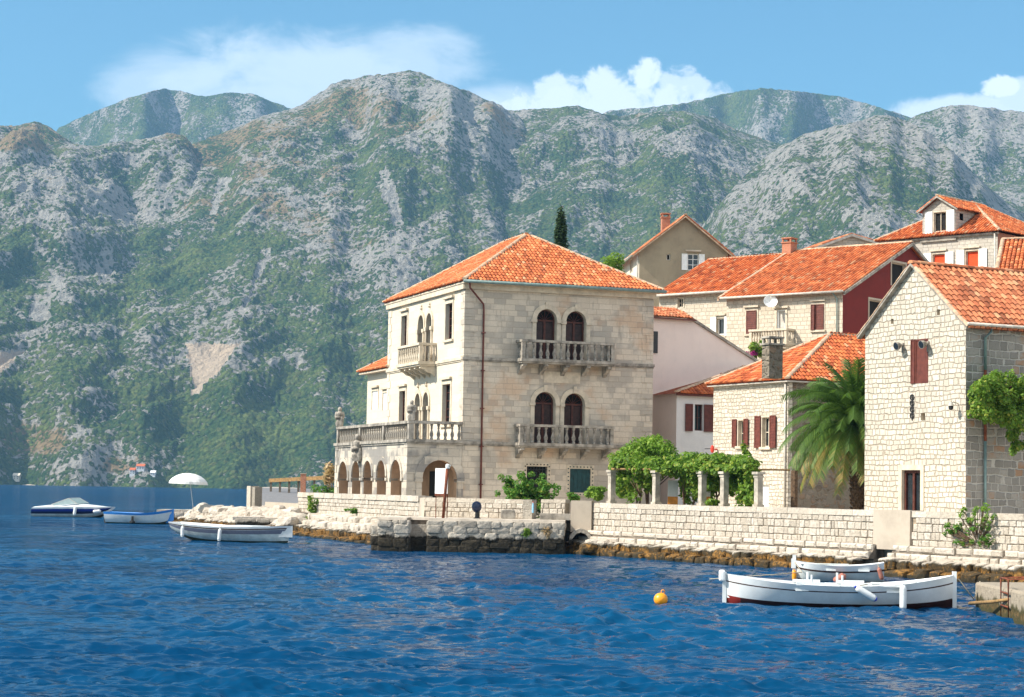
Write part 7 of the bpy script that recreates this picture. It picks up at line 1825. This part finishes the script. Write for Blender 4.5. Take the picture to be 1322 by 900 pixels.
def hull(name, t, L, B, sheer, keel, beam, levels, rake=0.0, rake_s=0.0, floor=.1, pw=.5, inner='hull_white', gun='hull_white', n=30, gw=.05):
    """levels: list of (fraction of height, material up to it)"""
    fr_ = [f for f, _ in levels]; st = np.linspace(-1, 1, n + 1); mb = MB(); rows = []
    for s in st:
        zk, zs, b = keel(s), sheer(s), max(beam(s) * B / 2, .012); r = []
        for f in fr_:
            z = zk + (zs - zk) * f; x = s * L / 2 + (rake * max(0, s) ** 4 - rake_s * max(0, -s) ** 4) * (f - 1)
            r.append((x, b * max(f, .0) ** pw, z))
        rows.append(r)
    for sd in (-1, 1):
        for i in range(n):
            for k in range(len(fr_) - 1):
                mb.mat(levels[k + 1][1]); q = [rows[i][k], rows[i + 1][k], rows[i + 1][k + 1], rows[i][k + 1]]
                mb.face([(x, y * sd, z) for x, y, z in q][::sd])
        # gunwale and inside
        for i in range(n):
            o0, o1 = rows[i][-1], rows[i + 1][-1]; i0 = (o0[0], max(o0[1] - gw, 0), o0[2]); i1 = (o1[0], max(o1[1] - gw, 0), o1[2])
            mb.mat(gun); mb.face([(x, y * sd, z + .0) for x, y, z in (o0, o1, i1, i0)])
            mb.mat(inner); fl_ = []
            for r_, q_ in ((rows[i], i0), (rows[i + 1], i1)):
                zf = max(floor, r_[0][2] + .1); zf = min(zf, r_[-1][2] - .02); ff = max(0, (zf - r_[0][2]) / max(.01, r_[-1][2] - r_[0][2])); fl_.append((q_[0], max(0, min(q_[1], r_[-1][1] * ff ** pw - gw * .8)), zf))
            f0, f1 = fl_
            mb.face([(x, y * sd, z) for x, y, z in (i0, i1, f1, f0)]); mb.face([(f0[0], f0[1] * sd, f0[2]), (f1[0], f1[1] * sd, f1[2]), (f1[0], 0, f1[2]), (f0[0], 0, f0[2])])
    for e in (0, n):     # transoms
        r = rows[e]; mb.mat(levels[-1][1]); mb.face([(x, y, z) for x, y, z in r] + [(x, -y, z) for x, y, z in r[::-1]])
    return mb.build(name, t, True, weld=True, fixn=False), rows
def fender(p, r, l, lab, axis=(0, 0, 1), tips='hull_white', mat='hull_white', rope=None):
    a = Vector(axis).normalized(); p = Vector(p); mb = MB().mat(mat)
    pr_ = [(.0, -.5), (.5, -.47), (.9, -.4), (1, -.32), (1, .32), (.9, .4), (.5, .47), (.3, .54), (.0, .55)]
    mb.tube([p + a * (l * z) for _, z in pr_[2:7]], [r * k for k, _ in pr_[2:7]], 12); mb.mat(tips); mb.tube([p + a * (l * z) for _, z in pr_[:3]], [max(.004, r * k) for k, _ in pr_[:3]], 12); mb.tube([p + a * (l * z) for _, z in pr_[6:]], [max(.004, r * k) for k, _ in pr_[6:]], 12)
    if rope is not None: mb.mat('rope'); mb.tube([p + a * l * .54, Vector(rope)], .012, 5)
    return solo(mb, 'fender', lab, 'fender', tuple(p), True, group='fenders hung on the boats')
def rope(pts, lab, r=.014):
    mb = MB().mat('rope'); mb.tube(pts, r, 5); return solo(mb, 'mooring_rope', lab, 'rope', tuple(pts[0]), True)

def build_boats():
    # the long white double-ender in front
    A, B_ = at_z(938, 781, 0), at_z(1237, 787, 0); c = (A + B_) / 2; hd = atan2((B_ - A).y, (B_ - A).x); L = (B_ - A).length
    c = Vector((c.x, 50.2, .03)); hd = R(-5.0)
    t = thing('rowing_boat', 'long white open rowing boat with dark rub strip and red bottom nearest the viewer', 'boat', tuple(c), hd)
    sh = lambda s: .50 + (.30 if s > 0 else .22) * abs(s) ** 2.2; kl = lambda s: -.28 + .1 * abs(s) ** 6
    bm = lambda s: (1 - abs(s) ** 2.6) ** .72
    lv = [(0, ''), (.30, 'antifoul'), (.42, 'antifoul'), (.55, 'hull_white'), (.68, 'hull_white'), (.785, 'hull_white'), (.82, 'stripe_dark'), (.92, 'hull_white'), (1, 'hull_white')]
    o, rows = hull('hull', t, L, 1.9, sh, kl, bm, lv, rake=.02, rake_s=.05, floor=.12)
    o.data.materials.append(M['sunlit_bow']); ia = list(o.data.materials).index(M['antifoul'])
    for q in o.data.polygons:
        if q.material_index == ia and q.center.x < -L / 2 + .36: q.material_index = len(o.data.materials) - 1  # bow end coloured as sunlit, remaining bottom left dark as in shade
    for s, x, h in ((-1, -L / 2, .77), (1, L / 2, .9)): mb = MB().mat('hull_white'); mb.box(x - .05, x + .05, -.055, .055, -.1, h - .02); mb.build('stem_post', t)
    mb = MB().mat('white'); mb.box(-L / 2 - .14, -L / 2 + .02, -.16, .16, .52, .8); b = mb.build('bow_cushion', t); bv = b.modifiers.new('soft', 'BEVEL'); bv.width = .05; bv.segments = 3
    for x0, x1 in ((-L / 2 + .1, -1.6), (1.9, L / 2 - .1)):
        mb = MB().mat('hull_white'); k = 8
        for i in range(k):
            xa, xb = x0 + (x1 - x0) * i / k, x0 + (x1 - x0) * (i + 1) / k; ya, yb = (max(.01, bm(2 * x / L) * .95 - .06) for x in (xa, xb)); za, zb = (sh(2 * x / L) - .025 for x in (xa, xb))
            mb.face([(xa, -ya, za), (xb, -yb, zb), (xb, yb, zb), (xa, ya, za)])
        mb.build('deck', t)
    for x in (-.95, .1, 1.25): mb = MB().mat('hull_white'); mb.box(x - .16, x + .16, -.84, .84, .36, .41); mb.build('thwart', t)
    for x in (-.75, .35, 1.2):
        for y in (-.85, .85): mb = MB().mat('hull_white'); mb.box(x - .34, x + .34, y - .05, y + .05, .5, .575 if x < 1 else .54); mb.build('oar_pad', t)
    for x in (-.72, .02):
        for y in (-.86, .86): mb = MB().mat('hull_white'); mb.tube([(x, y, .5), (x, y, .76)], .03, 6); mb.build('thole_pin', t)
    W = WM[t.name]
    fender(W @ Vector((.58, -1.05, .34)), .085, .62, 'white fender with blue ends hanging aslant on the long front boat', (-.86, -.05, .5), 'blue_fender', rope=W @ Vector((.62, -.93, .56)))
    fender(W @ Vector((1.47, -.98, .25)), .085, .66, 'plain white upright fender on the long front boat', (0, 0, 1), rope=W @ Vector((1.47, -.9, .56)))
    # small boat by the wall
    A, B_ = at_y(1028, 748, 64.5), at_y(1138, 748, 64.5); c = Vector(((A.x + B_.x) / 2, 64.5, 0)); L = (B_ - A).length + .1
    t = thing('dinghy', 'small white dinghy with dark strip moored before the dark culvert in the sea wall', 'boat', tuple(c), R(-9))
    sh = lambda s: .52 + .13 * s * s; bm = lambda s: (1 - max(0, -s) ** 2.4) ** .7 * (1 - .3 * max(0, s) ** 2); kl = lambda s: -.15 + .1 * max(0, -s) ** 5
    lv = [(0, ''), (.25, 'antifoul'), (.5, 'hull_grey'), (.66, 'hull_grey'), (.74, 'stripe_dark'), (1, 'hull_white')]
    hull('hull', t, L, 1.25, sh, kl, bm, lv, rake_s=.12, floor=.1)
    mb = MB().mat('hull_white'); mb.box(-L / 2 - .06, -L / 2 + .05, -.05, .05, -.05, .82); mb.box(-L / 2 - .1, -L / 2 + .05, -.1, .1, .4, .7); mb.build('stem_post', t)
    mb = MB().mat('hull_white'); mb.box(-.4, -.1, -.58, .58, .36, .41); mb.box(.6, .95, -.56, .56, .36, .42); mb.build('thwart', t)
    mb = MB().mat('hull_grey'); mb.tube([(-1.2, -.3, .55), (.3, -.45, .56)], .03, 6); mb.build('oar', t)
    W = WM[t.name]; fender(W @ Vector((L / 2 - .12, -.55, .3)), .07, .4, 'pinkish fender at the stern of the small dinghy', (-.3, 0, 1), 'pink', 'pink', rope=W @ Vector((L / 2 - .2, -.46, .6)))
    fender(W @ Vector((.02, -.72, .12)), .13, .42, 'brown round fender on the side of the small dinghy', (.8, 0, .5), 'pink', 'pink'); fender(W @ Vector((-L / 2 - .0, -.12, .17)), .07, .34, 'yellow fender under the bow of the small dinghy', (0, 0, 1), 'buoy', 'buoy')
    rope([W @ Vector((-L / 2, -.05, .6)), W @ Vector((-L / 2 + .25, -.7, .3)), W @ Vector((-L / 2 - .6, -1.0, .22)), W @ Vector((-L / 2 - 2.6, -1.8, .06))], 'slack mooring rope from the bow of the small dinghy')
    # white boat with two fenders on the left
    A, B_ = at_y(228, 698, 101), at_y(374, 703, 97.0); c = (A + B_) / 2; c.z = 0; L = 7.6; hd = atan2((B_ - A).y, (B_ - A).x)
    t = thing('motor_boat', 'white open boat with blue grey band moored off the rocky point', 'boat', tuple(c), hd)
    sh = lambda s: .74 + .12 * max(0, s) ** 2 + .14 * max(0, -s) ** 1.5; kl = lambda s: -.2 + .62 * max(0, -s) ** 3.0 + .05 * max(0, s) ** 4; bm = lambda s: (1 - max(0, s) ** 3.0) ** .8 * (1 - .55 * max(0, -s) ** 3)
    lv = [(0, ''), (.28, 'weed'), (.45, 'hull_grey'), (.62, 'hull_grey'), (.66, 'stripe_grey'), (.82, 'stripe_grey'), (.84, 'hull_grey'), (.9, 'stripe_dark'), (1, 'hull_white')]
    hull('hull', t, L, 2.1, sh, kl, bm, lv, rake=.35, rake_s=.0, floor=.3)
    mb = MB().mat('hull_white'); mb.box(-.2, 1.9, -.8, .8, .55, .8); b = mb.build('deck_box', t); bv = b.modifiers.new('round', 'BEVEL'); bv.width = .12; bv.segments = 3
    mb = MB().mat('hull_white'); mb.box(-2.6, -2.2, -.75, .75, .6, .68); mb.build('thwart', t)
    W = WM[t.name]; fender(W @ Vector((-2.35, -1.0, .42)), .09, .55, 'white fender near the left end of the white boat off the point', rope=W @ Vector((-2.35, -.9, .8))); fender(W @ Vector((.18, -1.13, .33)), .09, .62, 'white fender at the middle of the white boat off the point', (.06, 0, 1), rope=W @ Vector((.2, -1.02, .78)))
    # skiff with a blue rim
    A, B_ = at_y(134, 677, 139.5), at_y(228, 677, 139.5); c = Vector(((A.x + B_.x) / 2, 139.5, .02)); L = (B_ - A).length + .1
    t = thing('skiff', 'pale skiff with a bright blue rim behind the stone jetty', 'boat', tuple(c), R(-18))
    sh = lambda s: .72 + .32 * max(0, s) ** 2 + .05 * max(0, -s); kl = lambda s: -.12 + .3 * max(0, s) ** 5; bm = lambda s: (1 - max(0, s) ** 2.6) ** .8 * (1 - .25 * max(0, -s) ** 2)
    lv = [(0, ''), (.2, 'weed'), (.5, 'hull_white'), (.82, 'hull_white'), (1, 'blue_bright')]
    hull('hull', t, L, 1.6, sh, kl, bm, lv, rake=.35, floor=.1, inner='blue_bright', gun='blue_bright', gw=.09)
    mb = MB().mat('iron'); mb.box(-L / 2 - .18, -L / 2 - .02, -.14, .14, -.2, .45); mb.build('outboard', t)
    W = WM[t.name]; mb = MB().mat('iron'); p = W @ Vector((-.15, -.86, .3)); mb.lathe((p.x, p.y, p.z - .3), [(.1, 0), (.2, .05), (.2, .16), (.1, .2), (.08, .5)], 12); solo(mb, 'tyre_fender', 'black tyre fender hanging on the blue rimmed skiff', 'tyre', tuple(p))
    # speedboat
    A, B_ = at_y(44, 667, 163), at_y(150, 667, 163); c = Vector(((A.x + B_.x) / 2, 163, 0)); L = (B_ - A).length
    t = thing('speedboat', 'blue and white speedboat with raked windscreen anchored at far left', 'boat', tuple(c), R(-6))
    sh = lambda s: .82 + .1 * s - .06 * (s > .0) * s; kl = lambda s: -.25 + .95 * max(0, s) ** 3.2; bm = lambda s: (1 - max(0, s) ** 2.4) ** .75 * (1 - .12 * max(0, -s))
    lv = [(0, ''), (.22, 'weed'), (.48, 'hull_grey'), (.5, 'navy'), (.66, 'navy'), (.86, 'blue_deep'), (.9, 'hull_white'), (1, 'hull_white')]
    hull('hull', t, L, 2.2, sh, kl, bm, lv, rake=.3, rake_s=-.25, floor=.4, pw=.38)
    mb = MB().mat('hull_white'); k = 12; x0, x1 = -L / 2 + .05, L / 2 - .12
    prof = lambda x: .16 * max(0, 1 - abs(x + 2.4) / 1.2) ** .5 + (.3 * max(0, 1 - abs(x - .2) / 2.6) ** .8)
    for i in range(k):
        xa, xb = x0 + (x1 - x0) * i / k, x0 + (x1 - x0) * (i + 1) / k; pa, pb = [], []
        for x, pp in ((xa, pa), (xb, pb)):
            y = max(.02, bm(2 * x / L) * 1.08 - .02); z = sh(2 * x / L) - .01
            for q in (-1, -.6, -.2, .2, .6, 1): pp.append((x, y * q, z + prof(x) * (1 - q * q) ** .6))
        for j in range(5): mb.face([pa[j], pb[j], pb[j + 1], pa[j + 1]])
    mb.build('deck', t, True)
    mb = MB().mat('screen'); w0, w1 = (.75, .86), (-.35, 1.42)
    pts = [(-1.5, -.95, .9), (.35, -.8, 1.1), (1.1, 0, 1.12), (.35, .8, 1.1), (-1.5, .95, .9)]; tp = [(-1.7, -.9, .98), (-.35, -.68, 1.5), (.3, 0, 1.55), (-.35, .68, 1.5), (-1.7, .9, .98)]
    for i in range(4): mb.face([pts[i], pts[i + 1], tp[i + 1], tp[i]])
    b = mb.build('windscreen', t); sd = b.modifiers.new('thickness', 'SOLIDIFY'); sd.thickness = .012
    mb = MB().mat('gutter_grey'); mb.tube(tp, .025, 5)
    for p, q in zip(pts, tp): mb.tube([p, q], .02, 5)
    mb.build('screen_frame', t)
    W = WM[t.name]; fender(W @ Vector((.35, -1.17, .52)), .13, .75, 'white fender at the middle of the speedboat', (.12, 0, 1), rope=W @ Vector((.36, -1.05, .95))); fender(W @ Vector((2.1, -1.0, .5)), .14, .62, 'white fender lying level near the bow of the speedboat', (1, .2, .1))
    # buoy
    p = at_z(853, 778, 0); t = thing('buoy', 'orange yellow mooring buoy floating left of the long white boat', 'buoy', tuple(p)); mb = MB().mat('buoy'); n = 12
    mb.lathe((0, 0, -.08), [(.02 + .155 * sin(pi * k / n), .16 - .16 * cos(pi * k / n)) for k in range(n + 1)], 18); mb.build('float', t, True)
    mb = MB().mat('orange'); mb.tube([(.05 + .045 * cos(a), 0, .27 + .045 * sin(a)) for a in np.linspace(0, 2 * pi, 11)], .015, 6); mb.build('ring', t, True)
    c = WM['rowing_boat'] @ Vector((2.92, 0, .7)); rope([c, c + Vector((.4, .1, -.5)), Vector((11.75, 50.4, .66))], 'thin rope from the right end of the long white boat to the landing')
M['blue_fender'] = m_plain('blue_fender_end', (0.02, 0.05, 0.4), 0.35, 0.1, 5)
M['pink'] = m_plain('faded_pink_rubber', (0.36, 0.14, 0.1), 0.6, 0.2, 5)
M['buoy'] = m_plain('orange_yellow_plastic', (0.85, 0.32, 0.015), 0.35, 0.08, 4, spec=0.4)
M['screen'] = m_plain('tinted_screen', (0.25, 0.33, 0.33), 0.08, 0.1, 4, spec=0.6)
build_boats()

# ------------------------------------------------------------------ houses on the far shore
def far_house(px, py, w, h, roof, lab, wall='plaster_white', Y=2160):
    ok, p, *_ = SC.ray_cast(bpy.context.evaluated_depsgraph_get(), CAM, ray(px, py).normalized()); p = Vector(p) if ok else at_y(px, py, Y); p = p - ray(px, py) * 2.5; Y = p.y; t = thing('shore_house', lab, 'house', tuple(p)); s = Y / F_PX; W2 = w * s / 2; H = h * s
    mb = MB().mat(wall); mb.box(-W2, W2, 0, 9, -2.5, H); mb.mat('dark')
    n = max(2, int(w / 3))
    for r in range(2):
        for i in range(n): x = -W2 + (i + .5) * 2 * W2 / n; z = H * (.2 + .42 * r); mb.box(x - .5, x + .5, -.05, -.01, z, z + H * .2)
    mb.build('wall', t)
    mb = MB().mat(roof); mb.face([(-W2 - .5, -.6, H), (W2 + .5, -.6, H), (W2 + .5, 4.5, H + 2.6), (-W2 - .5, 4.5, H + 2.6)]); mb.face([(-W2 - .5, 9.6, H), (W2 + .5, 9.6, H), (W2 + .5, 4.5, H + 2.6), (-W2 - .5, 4.5, H + 2.6)])
    for x in (-W2 - .3, W2 + .3): mb.face([(x, -.6, H), (x, 9.6, H), (x, 4.5, H + 2.6)])
    mb.build('roof', t)
far_house(181, 606.5, 10, 4.5, 'tile_red', 'red roofed house on the far shore, highest of the three left of the parasol')
far_house(170.5, 612.5, 6.5, 5.5, 'tile_red', 'small red roofed house on the far shore, leftmost of the three left of the parasol')
far_house(197, 613, 6, 2.5, 'plaster_white', 'low flat white house on the far shore, nearest of the three to the parasol')
far_house(20.5, 619, 8, 5, 'plaster_cream', 'pale grey house on the far shore above the speedboat', 'plaster_cream')
